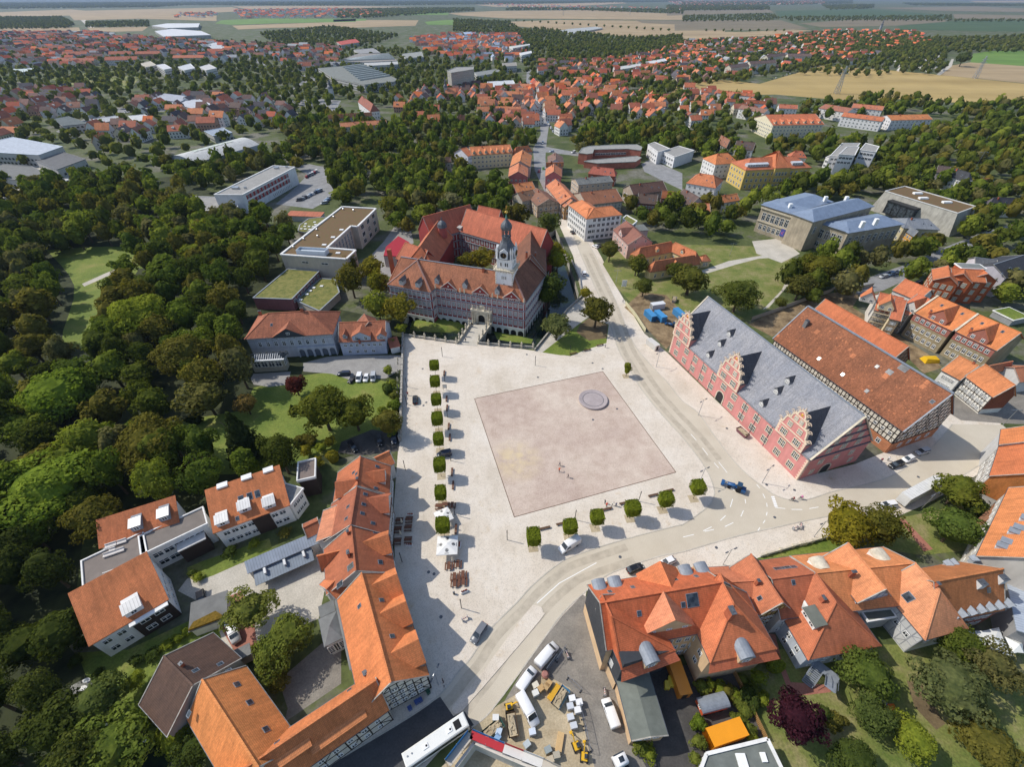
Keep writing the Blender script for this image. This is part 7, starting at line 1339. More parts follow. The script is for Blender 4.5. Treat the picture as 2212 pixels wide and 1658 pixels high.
far_village('TL',[(1500,62),(2205,52),(2205,112),(1560,112)],60);far_village('TC',[(0,55),(200,60),(280,90),(0,110)],60);far_village('TR',[(-100,4),(900,4),(950,22),(500,30),(0,44)],130);far_village('TL',[(1140,84),(1400,80),(1400,108),(1140,108)],60);far_village('TC',[(900,20),(1900,45),(2205,50),(2205,62),(1200,62)],110)
            
ALLOT=scatter(GP('TR',[(1350,345),(1600,330),(1700,340),(1680,460),(1400,450)],2),13)
def flush_houses(limit=280):
 S=sorted((s for s in SUB if s[11] != 'far'),key=lambda s:s[2]/math.hypot(s[0],s[1]),reverse=True);near,rest=S[:limit],S[limit:]+[s for s in SUB if s[11]=='far']
 def shape(x,y,L,D,ez,rise,a,z0=0.0):
  c,s=math.cos(a),math.sin(a);P=lambda i,j,z:(x+c*i*L/2-s*j*D/2,y+s*i*L/2+c*j*D/2,z)
  W=[P(-1,-1,0),P(1,-1,0),P(1,1,0),P(-1,1,0),P(-1,-1,ez),P(1,-1,ez),P(1,1,ez),P(-1,1,ez),P(-1,0,ez+rise),P(1,0,ez+rise)];WF=[(0,1,5,4),(1,2,6,9,5),(2,3,7,6),(3,0,4,8,7)]
  o=1+1.0/D;k=ez-rise*(o-1)+.15;e=1+.8/L;RV=[P(-e,-o,k),P(e,-o,k),P(e,0,ez+rise+.15),P(-e,0,ez+rise+.15),P(e,o,k),P(-e,o,k)];return W,WF,RV,[(0,1,2,3),(3,2,4,5)]
 for x,y,L,D,ez,rise,a,rc,wc,l,g,nm in near:
  w_='white' if min(wc)>.62 else 'cream' if wc[0]-wc[2]>.17 and wc[1]>.5 else 'brick' if wc[1]<.4 else 'grey';r_='orange' if rc[0]>.57 else 'red' if rc[0]>.4 else 'brown-red' if rc[0]>.25 else 'brown' if rc[0]>.17 else 'dark'
  b=Bld(nm,f"{'long ' if L > 15 else ''}{w_} house with {r_} roof {l}",'house',(x,y,0),g);W,WF,RV,RF=shape(x,y,L,D,ez,rise,a);m_=MB();m_.add(W,WF);b.part('wall',m_,'render',wc);m_=MB();m_.slab([[RV[i] for i in f] for f in RF],.25);r=b.part('roof',m_,'tile',rc)
  c,s=math.cos(a),math.sin(a);M=Matrix.Translation((x,y,0)) @ Matrix.Rotation(a,4,'Z');m_=MB();m_.box(L*.2-.4,.6,ez+rise*.5,L*.2+.4,1.3,ez+rise+1.1,M=M);b.part('chimney',m_,'brick',BRICK,parent=r)
  if rng.random()<.5:m_=MB();k=rng.choice((-1,1));m_.box(-L*.25,k*D*.22-1.2,ez+rise*.2,-L*.25+2.2,k*D*.22+1.2,ez+rise*.2+2.0,M=M);b.part('dormer',m_,'render',wc,parent=r)
  m_=MB()
  for fl in range(int(ez // 2.7)):
   z=1.0+2.7*fl
   for j in (-1,1):
    for k in range(int(L/2.8)):m_.box(-.55,-.04,0,.55,.04,1.4,M=M @ Matrix.Translation((-L/2+1.4+2.8*k,j*(D/2+.02),z)))
    for k in range(int(D/3)):m_.box(-.04,-.55,0,.04,.55,1.4,M=M @ Matrix.Translation((j*(L/2+.02),-D/2+1.5+3*k,z)))
  o=b.part('windows',m_,'glass');o['kind']='stuff'
 V,F,MI,CO=[],[],[],[]
 for x,y in ALLOT:rest.append((x,y,rng.uniform(4,7),4,2.4,.7,rng.choice((.4,1.97)),rng.choice([(.55,.56,.56),(.4,.42,.42),(.2,.2,.2),(.62,.62,.6)]),rng.choice(WL),'','',''))
 for x,y,L,D,ez,rise,a,rc,wc,*_ in rest:
  W,WF,RV,RF=shape(x,y,L,D,ez,rise,a);k=len(V);V += W+RV;F += [tuple(i+k for i in f) for f in WF]+[tuple(i+k+10 for i in f) for f in RF];CO += [(*wc,1)]*10+[(*rc,1)]*6
 m,n,l,bs=nt('far_house');at_=n.new('ShaderNodeVertexColor');at_.layer_name='tint';l.new(mul(n,l,at_.outputs[0],ramp(n,l,noise(n,l,.3,3,geo_pos(n)),[(.3,(.8,)),(.7,(1.1,))])),bs.inputs['Base Color'])
 me=mesh('distant_houses',V,F,'far_house',uv=False);ca=me.color_attributes.new('tint','FLOAT_COLOR','POINT');ca.data.foreach_set('color',np.array(CO,dtype=np.float32).ravel());o=link('distant_houses',me);o['kind']='stuff';o['label']='mass of small distant houses and garden huts';print('HOUSES',len(near),len(rest))
flush_houses()
                  
def spire(tg,x,y,z,w,label,col):
 p=at((tg,x,y));b=Bld('church_tower',label,'tower',p);m_=MB();m_.cbox((p.x,p.y,0),w,w,z*.5);b.part('tower_wall',m_,'render',col);m_=MB();m_.lathe([(w*.75,z*.5),(w*.6,z*.58),(w*.3,z*.64),(w*.34,z*.72),(w*.22,z*.78),(.05,z)],8,(p.x,p.y,0),a0=math.pi/8);b.part('spire',m_,'lead')
spire('TC',680,640,26,4,'slender dark church spire among the old-town trees',(.45,.43,.4));spire('TL',2150,640,24,5,'grey pointed turret of the slate-roofed house by the car park',(.5,.5,.5));spire('TR',1272,205,40,6,'far village church tower before the dark fields',(.3,.3,.32))
def pylon(tg,x,y,h,label):
 p=at((tg,x,y));b=Bld('power_pylon',label,'pylon',p);m_=MB();w=h*.09
 def leg(i,j,z):k=w*(1-z/h*.85);return V3((p.x+i*k,p.y+j*k,z))
 C4=((-1,-1),(1,-1),(1,1),(-1,1))
 for k in range(8):
  z0,z1=h*k/8,h*(k+1)/8
  for a,c in zip(C4,C4[1:]+C4[:1]):m_.bar(leg(*a,z0),leg(*a,z1),.35);m_.bar(leg(*a,z0),leg(*c,z1),.2);m_.bar(leg(*c,z0),leg(*a,z1),.2)
 b.part('lattice',m_,'steel')
 for z,r in ((.72,.2),(.85,.15)):m_=MB();m_.bar((p.x-h*r,p.y,h*z),(p.x+h*r,p.y,h*z),.5);m_.bar((p.x-h*r,p.y,h*z),(p.x,p.y,h*(z+.07)),.25);m_.bar((p.x+h*r,p.y,h*z),(p.x,p.y,h*(z+.07)),.25);b.part('crossarm',m_,'steel')
pylon('TR',995,606,32,'lattice power pylon standing in the wheat field');pylon('TR',1890,506,30,'lattice power pylon at the edge of the stubble field');pylon('TC',1435,100,34,'far lattice pylon among the tan fields, left');pylon('TC',1866,96,34,'far lattice pylon among the tan fields, right')
# ---------------------------------------------------------------- trees and shrubs
EX=[GP('ML',[(380,0),(800,-30),(880,60),(790,200),(780,420),(660,570),(400,560),(480,190)]),GP('ML',[(1640,760),(1960,700),(2330,740),(2330,1130),(2180,1200),(1700,1320),(1640,1250),(1400,1300),(1180,1130),(1300,1040),(1560,1000)]),GP('BL',[(450,1140),(560,1080),(760,1260),(900,1420),(1120,1560),(1000,1600),(640,1450)]),ROAD,PLAZA,MOAT,GP('TL',[(1780,1320),(1880,1240),(1990,1130),(1900,1080),(2000,1060),(2090,1080),(2160,1240),(2130,1290),(2020,1350)]),GP('TC',[(1290,1260),(1400,1260),(1350,1180),(1340,1020),(1345,900),(1360,800),(1300,700),(1250,600),(1195,600),(1250,730),(1285,800),(1290,870),(1230,960),(1240,1100)]),GP('MR',[(1050,200),(1250,120),(1480,40),(1700,-60),(2230,-240),(2230,-180),(1700,60),(1450,150),(1150,250)])]
FOOT.extend([[(p.x,p.y) for p in e] for e in EX])
def T(tg,x,y,r,h,label,col=None,shape='round',name='deciduous_tree',z=None,pri=5,zb=0.0,cat='tree'):
 p=G((tg,x,y),h*.6 if z is None else z);tree(p,r,h,col,shape,label,name=name,pri=pri,z=zb,cat=cat)
PURPLE=(.028,.010,.020);COPPER=(.055,.018,.018);OLIVE=(.085,.092,.025);BRIGHT=(.12,.165,.026);YEL=(.15,.155,.024);DARK=(.038,.062,.018);BLUEG=(.07,.095,.045);DULL=(.075,.085,.038)
for a in (('BR',740,1350,5.0,9,'dark purple-leaved tree in the right garden',PURPLE),('ML',1905,830,4.4,8,'copper-red tree on the manor lawn',COPPER),('ML',1325,910,8.0,13,'grey-green round tree standing at the edge of the manor lawn',(.085,.095,.035)),('ML',1590,960,3.6,7,'small brownish tree between the round tree and the lawn',(.10,.085,.035)),('MC',300,1075,4.8,11,'spreading tree at the corner of the garden wall shading the square',OLIVE),('MC',80,1010,6,13,'second dark tree right of the tall one in the manor garden',(.065,.085,.018)),('ML',2080,980,8.2,16,'tall dark tree in the middle of the manor garden',(.07,.09,.018)),('ML',920,390,12,19,'huge bright green tree in the park above the manor lawn',BRIGHT),('ML',1180,640,9,16,'broad olive tree in the park left of the conservatory',OLIVE),('ML',350,900,12,18,'broad bright green tree at the left edge of the park',(.10,.16,.026)),('ML',300,1500,12,16,'large lime-green tree at the left edge, nearest the flats',(.115,.18,.03)),('ML',960,1220,9.5,17,'drooping olive birch left of the dark fir',(.085,.09,.022)),('ML',1270,1360,4.5,9,'purple-black shrub tree behind the flats',PURPLE),
  ('MC',1395,450,6.4,11,'grey-green tree on the lawn triangle beside the moat',(.075,.10,.045)),('MC',1655,345,7.2,14,'dark chestnut tree at the road beside the lawn triangle',(.062,.07,.018)),('BR',1190,1040,5.4,9,'dark green tree next to the metal stair in the garden',(.06,.095,.024)),('BR',1215,1310,4.0,6,'round bush-like tree beside the orange sledge chute',(.055,.085,.028)),('BR',1740,1130,7.2,11,'largest blue-green tree in the right garden',BLUEG),('BR',2010,1010,5.2,10,'dull green tree behind the white sail awning',DULL),('BR',1500,1470,4.2,6,'bright green shrub tree on the right garden lawn',BRIGHT),('BR',1980,1520,6.4,7,'feathery olive tree at the bottom right corner',OLIVE),('BR',1120,1600,4.4,6,'dark bush at the bottom edge of the garden',DARK),('BR',1810,870,4.6,9,'narrow tree beside the sail awning',(.06,.09,.02)),('BR',1060,90,6.6,12,'yellow-green chestnut at the bend of the road',(.12,.12,.016)),('BR',1290,100,5.6,11,'darker chestnut beside the yellow-green one',(.07,.08,.018)),('RD',380,850,5.6,10,'dense green tree beside the parked truck',(.075,.10,.02)),('RD',350,1160,6.2,10,'green tree on the corner lawn by the red path',(.06,.10,.026)),('RD',500,990,3.6,6,'dark small tree between truck tree and low house',DARK),
  ('BL',1620,640,5.6,9,'light green tree beside the white van in the courtyard',(.10,.13,.036)),('BL',1860,800,5.2,9,'leafy green tree at the grey-roofed annex',(.09,.125,.03)),('BL',1780,920,4.8,8,'lower leafy tree in the inner yard garden',(.085,.12,.028)),('BL',640,1230,5.0,9,'tree standing over the pond',(.06,.09,.03)),('BL',1800,1100,2.4,4,'small olive bush at the inner yard',OLIVE),('BL',1130,1440,3.6,5,'bright bush beside the brown house',BRIGHT),('BL',930,1340,3.4,6,'green bush at the corner of the brown house',None),('BL',1270,1540,4.0,6,'dark bush beside the orange hall',DARK),('BL',870,1100,2.2,4,'light garden shrub beside the terrace',BRIGHT),('BL',700,1560,6.5,9,'bright green tree at the bottom edge left of the pond',(.085,.13,.03)),
  ('CA',60,1200,6.8,13,'light green tree in front of the castle pavilion, left one',(.10,.135,.025)),('CA',290,1220,7.0,13,'yellow-green tree in front of the castle pavilion, right one',(.12,.125,.022)),('CA',60,950,5.6,14,'tree behind the pair at the castle pavilion',(.11,.125,.02)),('CA',320,1440,2.4,4.5,'small light tree at the end of the balustrade',BRIGHT),('SC',1560,1290,6.8,16,'tall olive tree between school and manor',(.085,.09,.02)),('SC',1800,1180,5.8,14,'yellowish tree beside the castle forecourt',(.11,.115,.02)),('SC',1560,1140,4.5,12,'narrow tree touching the school corner',OLIVE),('CA',1185,690,6.6,12,'tree growing in the castle courtyard',(.115,.12,.02)),('CA',1020,720,4.0,10,'smaller tree at the left of the castle courtyard',(.09,.10,.02)),('CA',1960,610,6.2,13,'yellow-green tree on the canal bank beside the castle',YEL),('CA',2000,700,6.0,11,'bright lime tree leaning over the canal',(.14,.18,.02)),('CA',1920,980,6.6,13,'dark green tree between castle wall and canal',DARK),('CA',1880,1080,4.6,10,'deep green tree at the water behind the castle corner',(.045,.07,.014)),('MC',1580,235,3.6,6,'small yellow-green bush on the canal bank',YEL),('CA',1905,310,6.2,15,'tall green tree at the bend of the canal',(.06,.085,.028)),('CA',1560,210,7.5,16,'dark brown-green tree behind the castle back wing',(.062,.066,.018)),('CA',1380,120,6.0,15,'green tree behind the clock tower',(.055,.085,.02)),('CA',860,60,7.5,13,'silvery willow behind the castle roof',(.11,.125,.075)),('CA',560,200,7,15,'bright tree at the far left corner of the castle',(.09,.125,.022)),('CA',200,110,8,15,'broad tree on the path behind the school',(.085,.10,.02)),
  ('MC',1930,60,5.2,9,'round tree beside the street sign on the library lawn',(.06,.08,.022)),('MC',1960,190,5.0,9,'round dark tree at the edge of the storage plot',(.055,.075,.02)),('MD',475,530,5.6,11,'dark tree in front of the pink house',(.062,.075,.022)),('MD',640,620,5.6,10,'tree in front of the low mansion, left',(.07,.09,.02)),('MD',880,655,4.8,9,'tree in front of the low mansion, right',(.06,.08,.02)),('MD',965,720,7,12,'broad tree between mansion and armoury roof',(.06,.075,.02)),('MR',60,140,8,14,'tree behind the left gable of the armoury',(.065,.08,.02)),('MR',370,240,10,15,'big round tree on the lawn behind the armoury',(.06,.085,.022)),('MR',770,190,7.0,12,'tree beside the curved library path',(.062,.072,.022)),('MR',640,300,3.0,5,'small tree at the foot of the curved path',(.07,.09,.024)),('MR',900,80,10,16,'large chestnut by the excavation',(.07,.08,.016)),('MR',740,70,5.5,11,'green tree above the curved path',(.075,.10,.02))):T(*a)
T('ML',1560,1180,6.5,19,'dark conical fir on the manor lawn',(.026,.042,.018),'conifer','fir_tree',8);T('ML',1890,985,1.8,3.4,'small clipped dark cone on the manor lawn',DARK,'conifer','clipped_cone',1.5);T('ML',1255,1050,2.8,4,'dark ball-shaped shrub on the manor lawn',(.02,.035,.012),'bush','ball_shrub',2);T('RA',880,1340,1.9,3.2,'round clipped shrub beside the orange container',(.08,.13,.02),'bush','ball_shrub',1.6)
T('MC',1850,730,1.7,6.5,'young free-growing tree alone beside the road',(.10,.13,.02),'tall','young_tree',3.2)
for i,(x,y) in enumerate(((330,560),(300,740),(330,830),(340,900),(350,960),(270,1000),(350,1090),(300,860),(330,1130))):T('MC',x,y,rng.uniform(2,3),rng.uniform(3,5),'garden bush behind the wall left of the square',None,'bush','garden_bush',2,2,cat='bush')
for t in TREES[-9:]:t['group']='bushes behind the garden wall'
for x,y in ((2000,1180),(1930,1190),(2080,1230),(2130,1200),(1980,1260),(2150,1290),(2050,1330)):T('ML',x,y,rng.uniform(2,3),rng.uniform(2.5,4),'shrub in the hedge below the manor lawn',rng.choice((YEL,BRIGHT,OLIVE)),'bush','hedge_shrub',2,2,cat='bush');TREES[-1]['group']='shrubs below the manor lawn'
for x,y in ((900,1090),(960,1080),(1030,1100),(1090,1120),(1130,1150),(1180,1200),(1210,1260),(1180,1330),(1230,1390),(1260,1440),(870,1480),(480,1520),(530,1560),(850,1600),(1200,1040),(1260,1100),(1330,1180)):T('RA',x,y,rng.uniform(1.2,2),rng.uniform(1.5,2.6),'leafy shrub along the plank fence of the rear yard',rng.choice((BRIGHT,(.09,.125,.03),OLIVE)),'bush','shrub',1,2,cat='bush');TREES[-1]['group']='shrubs along the rear yard fence'
for x,y in ((560,950),(480,920),(430,960),(590,1010),(480,1090),(420,1180),(460,1240),(900,1320),(960,1360)):T('BR',x,y,rng.uniform(1.6,2.6),rng.uniform(2,4),'bush on the lawn of the right garden',rng.choice((DARK,OLIVE,BRIGHT)),'bush','garden_bush',1,2,cat='bush');TREES[-1]['group']='bushes on the right garden lawn'
for x,y in ((1280,430),(1490,270),(1640,210),(1240,400),(1840,140),(880,970),(980,930),(1080,860),(1150,820),(1210,780),(540,850),(500,970),(650,1050),(1700,860),(1640,900)):T('BL',x,y,rng.uniform(1.1,2),rng.uniform(1.4,2.6),'courtyard shrub beside the apartment block',rng.choice((BRIGHT,OLIVE,DARK)),'bush','courtyard_shrub',1,2,cat='bush');TREES[-1]['group']='shrubs in the apartment courtyard'
          
for i,(x,y) in enumerate(((612,780),(617,885),(625,1000),(632,1128),(640,1258),(648,1424),(655,1604))):p=G(('MC',x,y));tree(p,rng.uniform(1.5,1.7),rng.uniform(6.6,7.1),(.085,.125,.016),'box',f'box-clipped plaza tree in the left row, {["first", "second", "third", "fourth", "fifth", "sixth", "seventh"][i]} from the castle','clipped_tree','box-clipped trees of the left row',pri=9)
p=G(('BC',668,166));tree(p,rng.uniform(1.5,1.7),rng.uniform(6.6,7.1),(.085,.125,.016),'box','box-clipped plaza tree between the two cafe parasols','clipped_tree','box-clipped trees of the left row',pri=9)
for i,(tg,x,y) in enumerate((('BC',1240,240),('BC',1470,172),('BC',1640,112),('BC',1865,52),('MR',-130,1640),('MR',70,1568))):p=G((tg,x,y));tree(p,rng.uniform(1.5,1.7),rng.uniform(6.4,6.9),(.09,.13,.018),'box',f'box-clipped plaza tree along the road bend, {["first", "second", "third", "fourth", "fifth", "sixth"][i]} from the left','clipped_tree','box-clipped trees along the road',pri=9)
SOIL=[t for t in TREES if t['shape']=='box' or t['name']=='young_tree']
mb=MB();mb.cbox((0,0,.006),2.4,2.4,.02);MESH['pit']=mb.mesh('tree_pit','sandy_ground')
for t in SOIL:o=link('tree_pit',MESH['pit'],None,t['p'],.12);o['kind']='structure'
PK=[(.06,.085,.018),(.05,.075,.018),(.085,.125,.024),(.04,.058,.014),(.11,.15,.028),(.08,.085,.022),(.085,.095,.045),(.055,.09,.02),(.095,.10,.025),(.07,.11,.02)]
g='park trees left of the square';lb='park tree'
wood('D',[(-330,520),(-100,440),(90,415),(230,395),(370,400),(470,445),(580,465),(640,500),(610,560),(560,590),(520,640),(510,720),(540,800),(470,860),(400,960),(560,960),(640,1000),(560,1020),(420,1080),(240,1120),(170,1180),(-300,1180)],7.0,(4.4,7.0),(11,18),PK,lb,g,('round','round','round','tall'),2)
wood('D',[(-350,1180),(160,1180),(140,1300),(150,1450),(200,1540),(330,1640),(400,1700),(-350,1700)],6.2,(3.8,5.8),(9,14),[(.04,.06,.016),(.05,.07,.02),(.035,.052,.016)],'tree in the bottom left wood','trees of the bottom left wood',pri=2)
for tg,pts,sp,lb,g in (('D',[(820,385),(900,350),(1000,360),(1105,405),(1100,450),(1020,440),(960,450),(880,490),(835,470)],9,'tree in the grove behind the castle','trees behind the castle'),('D',[(330,350),(560,330),(690,280),(830,300),(990,330),(985,345),(830,400),(740,430),(700,385),(640,350),(500,385),(420,400)],9.5,'tree in the belt between park and town','trees between park and town'),('D',[(590,268),(700,240),(830,270),(900,220),(1000,260),(1160,295),(1130,315),(1000,310),(860,320),(700,330)],10,'tree in the town belt above the castle','trees of the town belt'),('D',[(1240,300),(1300,265),(1400,270),(1560,290),(1640,330),(1600,350),(1480,320),(1250,325)],9.5,'tree in the green belt beside the junction','trees beside the junction'),('D',[(1555,470),(1640,420),(1740,385),(1850,370),(1960,340),(2100,380),(2260,400),(2260,480),(2180,500),(2080,470),(1900,400),(1760,430),(1650,440)],9.5,'tree of the belt behind the library','trees behind the library'),('D',[(1690,600),(1760,545),(1900,555),(2040,510),(2150,480),(2170,520),(2060,570),(1930,600),(1850,640),(1740,640)],8.5,'tree in the row in front of the library','trees in front of the library'),('D',[(1350,440),(1420,430),(1560,440),(1600,470),(1560,500),(1420,480)],9.5,'tree between the low mansion and the villas','trees behind the low mansion'),('D',[(1640,300),(1760,290),(1900,300),(2100,250),(2260,260),(2260,380),(2100,370),(1960,330),(1800,350),(1680,330)],11,'tree of the wide green belt at the right','trees of the right green belt'),('D',[(1700,225),(1900,205),(2100,225),(2240,215),(2240,250),(2000,240),(1760,250)],13,'tree in the hedge along the wheat field','trees along the wheat field'),('D',[(-40,400),(100,385),(200,370),(330,370),(330,400),(100,420),(-40,440)],10,'tree at the upper edge of the park','trees at the upper park edge'),('D',[(2000,590),(2212,480),(2300,600),(2240,700),(2100,620)],11,'tree between the brick villa and the right edge','trees at the right edge')):
 wood(tg,pts,sp*.78,(4,6.8),(9,16),PK,lb,g,('round','round','tall'),1)
         
FARG=[(.055,.08,.022),(.065,.095,.026),(.08,.10,.034),(.06,.08,.03),(.09,.115,.03)]
for tg,pts,sp in (('TR',[(0,260),(560,240),(900,200),(1500,200),(1700,300),(1700,340),(1250,370),(900,410),(420,500),(0,540)],17),('TC',[(1290,360),(2205,290),(2205,560),(1650,500),(1300,520)],17),('TR',[(1380,345),(1700,330),(1690,460),(1420,455)],16),('D',[(-500,180),(0,150),(300,140),(700,140),(740,190),(700,240),(580,270),(350,330),(300,360),(-100,400),(-500,420)],17),('D',[(740,140),(1080,140),(1150,190),(1140,290),(1000,280),(900,230),(740,210)],15),('D',[(1160,180),(1440,160),(1500,220),(1640,200),(1700,260),(1560,290),(1240,270)],15),('D',[(-300,70),(300,80),(560,90),(800,100),(1100,110),(1100,145),(700,145),(300,140),(-300,160)],21),('D',[(1090,85),(1300,90),(1480,90),(1900,75),(2050,90),(1980,130),(1900,160),(1660,150),(1500,175),(1150,170)],19),('D',[(560,70),(720,55),(860,75),(800,95),(600,95)],18),('D',[(980,40),(1100,45),(1140,75),(980,65)],18),('D',[(1780,90),(2010,80),(2260,75),(2260,108),(2120,108),(1900,120)],18),('TL',[(-300,110),(400,105),(480,150),(440,175),(0,180),(-300,170)],17),('TC',[(1100,190),(1300,180),(1900,240),(2205,220),(2205,300),(1700,330),(1250,300)],16),('TL',[(560,140),(960,130),(960,165),(560,170)],20),('TR',[(0,100),(560,85),(640,110),(560,128),(0,132)],24),('TR',[(640,105),(1740,95),(1740,130),(1300,128),(700,128)],26),('TR',[(1750,122),(2300,122),(2300,132),(1760,134)],24),('TR',[(900,30),(1240,25),(1230,50),(960,60)],40),('TR',[(1420,18),(2300,25),(2300,36),(1500,32)],40),('TR',[(-100,30),(560,34),(560,60),(-100,66)],40),('TL',[(-600,20),(2205,8),(2205,34),(1200,30),(1000,44),(-600,60)],42),('TC',[(-50,4),(800,4),(2205,2),(2205,8),(850,26),(300,32),(-50,34)],46),('TC',[(-20,60),(500,50),(860,50),(860,66),(200,110),(-20,112)],30),('TC',[(1100,46),(2205,60),(2205,84),(1500,62),(1060,62)],36),('TR',[(0,8),(1100,0),(1100,20),(600,30),(0,40)],60)):
 wood(tg,pts,sp*(.8 if sp<22 else 1),(4,7) if sp<30 else (9,15),(8,14) if sp<30 else (12,18),FARG,'distant tree','distant trees',pri=0)
for i in range(20):T('TC',1130+i*52,128+i*3.2,rng.uniform(5.5,7),11,'avenue tree standing in the row across the tan field',FARG[1],pri=.45);TREES[-1]['group']='avenue across the tan field'
for i in range(10):T('TR',155+i*56,190+(i % 3),rng.uniform(5,6.5),11,'tree in the field row above the red-roofed suburb',FARG[1],pri=.45);TREES[-1]['group']='field row above the suburb'
for i in range(15):T('TL',1560+i*45,390+i*13,5,10,'avenue tree beside the factory road',FARG[2],pri=.45);TREES[-1]['group']='avenue beside the factory'
T('TR',1820,370,14,24,'broad dark tree standing alone at the edge of the green field',(.05,.075,.028),pri=3)
# ---------------------------------------------------------------- vehicles, furniture, people
KIT={}
def kit(key,*parts):
 """parts: (name, MB, material, colour or None, smooth, parent part name)"""
 KIT[key]=[(p[0],p[1].mesh(p[0],p[2],p[4] if len(p)>4 else False),p[3] if len(p)>3 else None,p[5] if len(p)>5 else None) for p in parts]
def put(key,name,label,cat,p,rz=0.0,group=None,col=None,s=None):
 """one thing from a kit; col colours the parts that have no colour of their own"""
 o=thing(name,label,cat,p,rz,group);done={}
 if s:o.scale=(s,s,s)
 for nm,me,c,par in KIT[key]:done[nm]=link(nm,me,done[par] if par else o,col=c or col or (.5,.5,.5))
 return o
def heading(tg,a,b):p,q=G((tg,*a)),G((tg,*b));return math.atan2(q.y-p.y,q.x-p.x)
def loft(st,prof):
 """body through stations (x, top z, half width); prof: (height fraction, width fraction)"""
 m=MB();v=[];n=len(prof)*2
 for x,zt,w in st:
  ring=[(x,w*f,.28+(zt-.28)*h) for h,f in prof];v += ring+[(x,-y,z) for _,y,z in reversed(ring)]
 k=len(st);f=[(i*n+j,i*n+(j+1) % n,(i+1)*n+(j+1) % n,(i+1)*n+j) for i in range(k-1) for j in range(n)]+[tuple(range(n))[::-1],tuple((k-1)*n+j for j in range(n))];m.add(v,f);return m
def wheels(xs,w,r=.33):
 o=[]
 for x in xs:
  for y in (-w,w):m=MB();m.lathe([(r*.6,-.1),(r,-.1),(r,.1),(r*.6,.1)],12,M=Matrix.Translation((x,y,r)) @ Matrix.Rotation(math.pi/2,4,'X'));o.append(m)
 return o
def mkcar(key,st,cab,roofz,wx,w,belt):
 PR=[(0,.9),(.3,1),(.75,1),(1,.9)];b=loft(st,PR);x0,x1,t0,t1,wt=cab;g=MB()
 lo=[(x0,-w*.86,belt),(x1,-w*.86,belt),(x1,w*.86,belt),(x0,w*.86,belt)];hi=[(t0,-wt,roofz),(t1,-wt,roofz),(t1,wt,roofz),(t0,wt,roofz)];g.add(lo+hi,[(0,1,5,4),(1,2,6,5),(2,3,7,6),(3,0,4,7),(4,5,6,7)])
 rf=MB();rf.box(t0-.05,-wt-.03,roofz-.02,t1+.05,wt+.03,roofz+.05)
 for sx in (-1,1):
  for a,c in ((lo[0],hi[0]),(lo[1],hi[1])):rf.bar((a[0],sx*abs(a[1]),a[2]),(c[0],sx*(wt+.01),c[2]),.07)
  rf.bar(((x0+x1)/2,sx*w*.87,belt),((t0+t1)/2,sx*(wt+.01),roofz),.08)
 L=[];xf,xb=st[-1][0],st[0][0]
 for sy in (-1,1):m=MB();m.box(xf-.22,sy*st[-1][2]*.62-.16,st[-1][1]-.12,xf-.02,sy*st[-1][2]*.62+.16,st[-1][1]+.06);L.append(('headlight',m,'lamp_glass'));m=MB();m.box(xb-.02,sy*st[0][2]*.75-.13,st[0][1]-.15,xb+.15,sy*st[0][2]*.75+.13,st[0][1]+.05);L.append(('tail_light',m,'red_glass'))
 kit(key,('body',b,'paint',None,True),('windows',g,'glass'),('roof_panel',rf,'paint'),*[('wheel',m,'rubber',(.02,.02,.02)) for m in wheels(wx,w-.12)],*L)
mkcar('car',[(-2.1,.75,.7),(-1.95,.95,.84),(-1.2,1.0,.89),(.7,.98,.89),(1.6,.88,.86),(2.1,.68,.72)],(-1.95,1.15,-1.35,.25,.62),1.46,(-1.3,1.35),.87,.96)
mkcar('estate',[(-2.35,.8,.72),(-2.2,.98,.86),(-1.2,1.02,.91),(.9,1.0,.91),(1.8,.88,.88),(2.35,.66,.72)],(-2.25,1.25,-2.0,.35,.64),1.48,(-1.45,1.45),.89,.98)
mkcar('small_van',[(-2.2,1.0,.8),(-2.1,1.1,.88),(0,1.1,.92),(1.0,1.08,.92),(1.8,.95,.88),(2.2,.7,.74)],(-2.15,1.5,-2.05,.5,.76),1.85,(-1.4,1.45),.9,1.08)
def mkvan(key,L,H,w):
 b=loft([(-L/2,H-.08,w),(-L/2+.15,H,w),(L/2-2.0,H,w),(L/2-1.75,H-.08,w)],[(0,.94),(.25,1),(.8,.98),(.95,.93),(1,.8)]);nose=loft([(L/2-1.75,H-.1,w),(L/2-.95,1.35,w),(L/2-.15,1.05,w*.95),(L/2,.75,w*.85)],[(0,.94),(.4,1),(.9,.97),(1,.9)])
 g=MB();y=w*.86;g.add([(L/2-1.69,-y*.92,H-.2),(L/2-.98,-y,1.42),(L/2-.98,y,1.42),(L/2-1.69,y*.92,H-.2)],[(0,1,2,3)]);g.v=[p+V3((.05,0,.03)) for p in g.v];s=MB()
 for sy in (-1,1):s.box(L/2-2.5,sy*w*.985-.03,1.35,L/2-1.45,sy*w*.985+.03,H-.4)
 kit(key,('body',b,'paint',None,True),('bonnet',nose,'paint',None,True),('windscreen',g,'glass'),('side_window',s,'glass'),*[('wheel',m,'rubber',(.02,.02,.02)) for m in wheels((-L*.3,L*.32),w-.12,.36)])
mkvan('van',5.8,2.5,1.0);mkvan('short_van',4.9,1.95,.95)
WHT=(.78,.78,.78);BLK=(.012,.013,.016);SLV=(.42,.44,.46);DBL=(.02,.03,.06);RD=(.35,.02,.02)
def veh(key,name,label,cat,tg,x,y,fx,fy,col,group=None,z=.02):p=G((tg,x,y),.7);put(key,name,label,cat,V3((p.x,p.y,z)),heading(tg,(x,y),(fx,fy)),group,col)
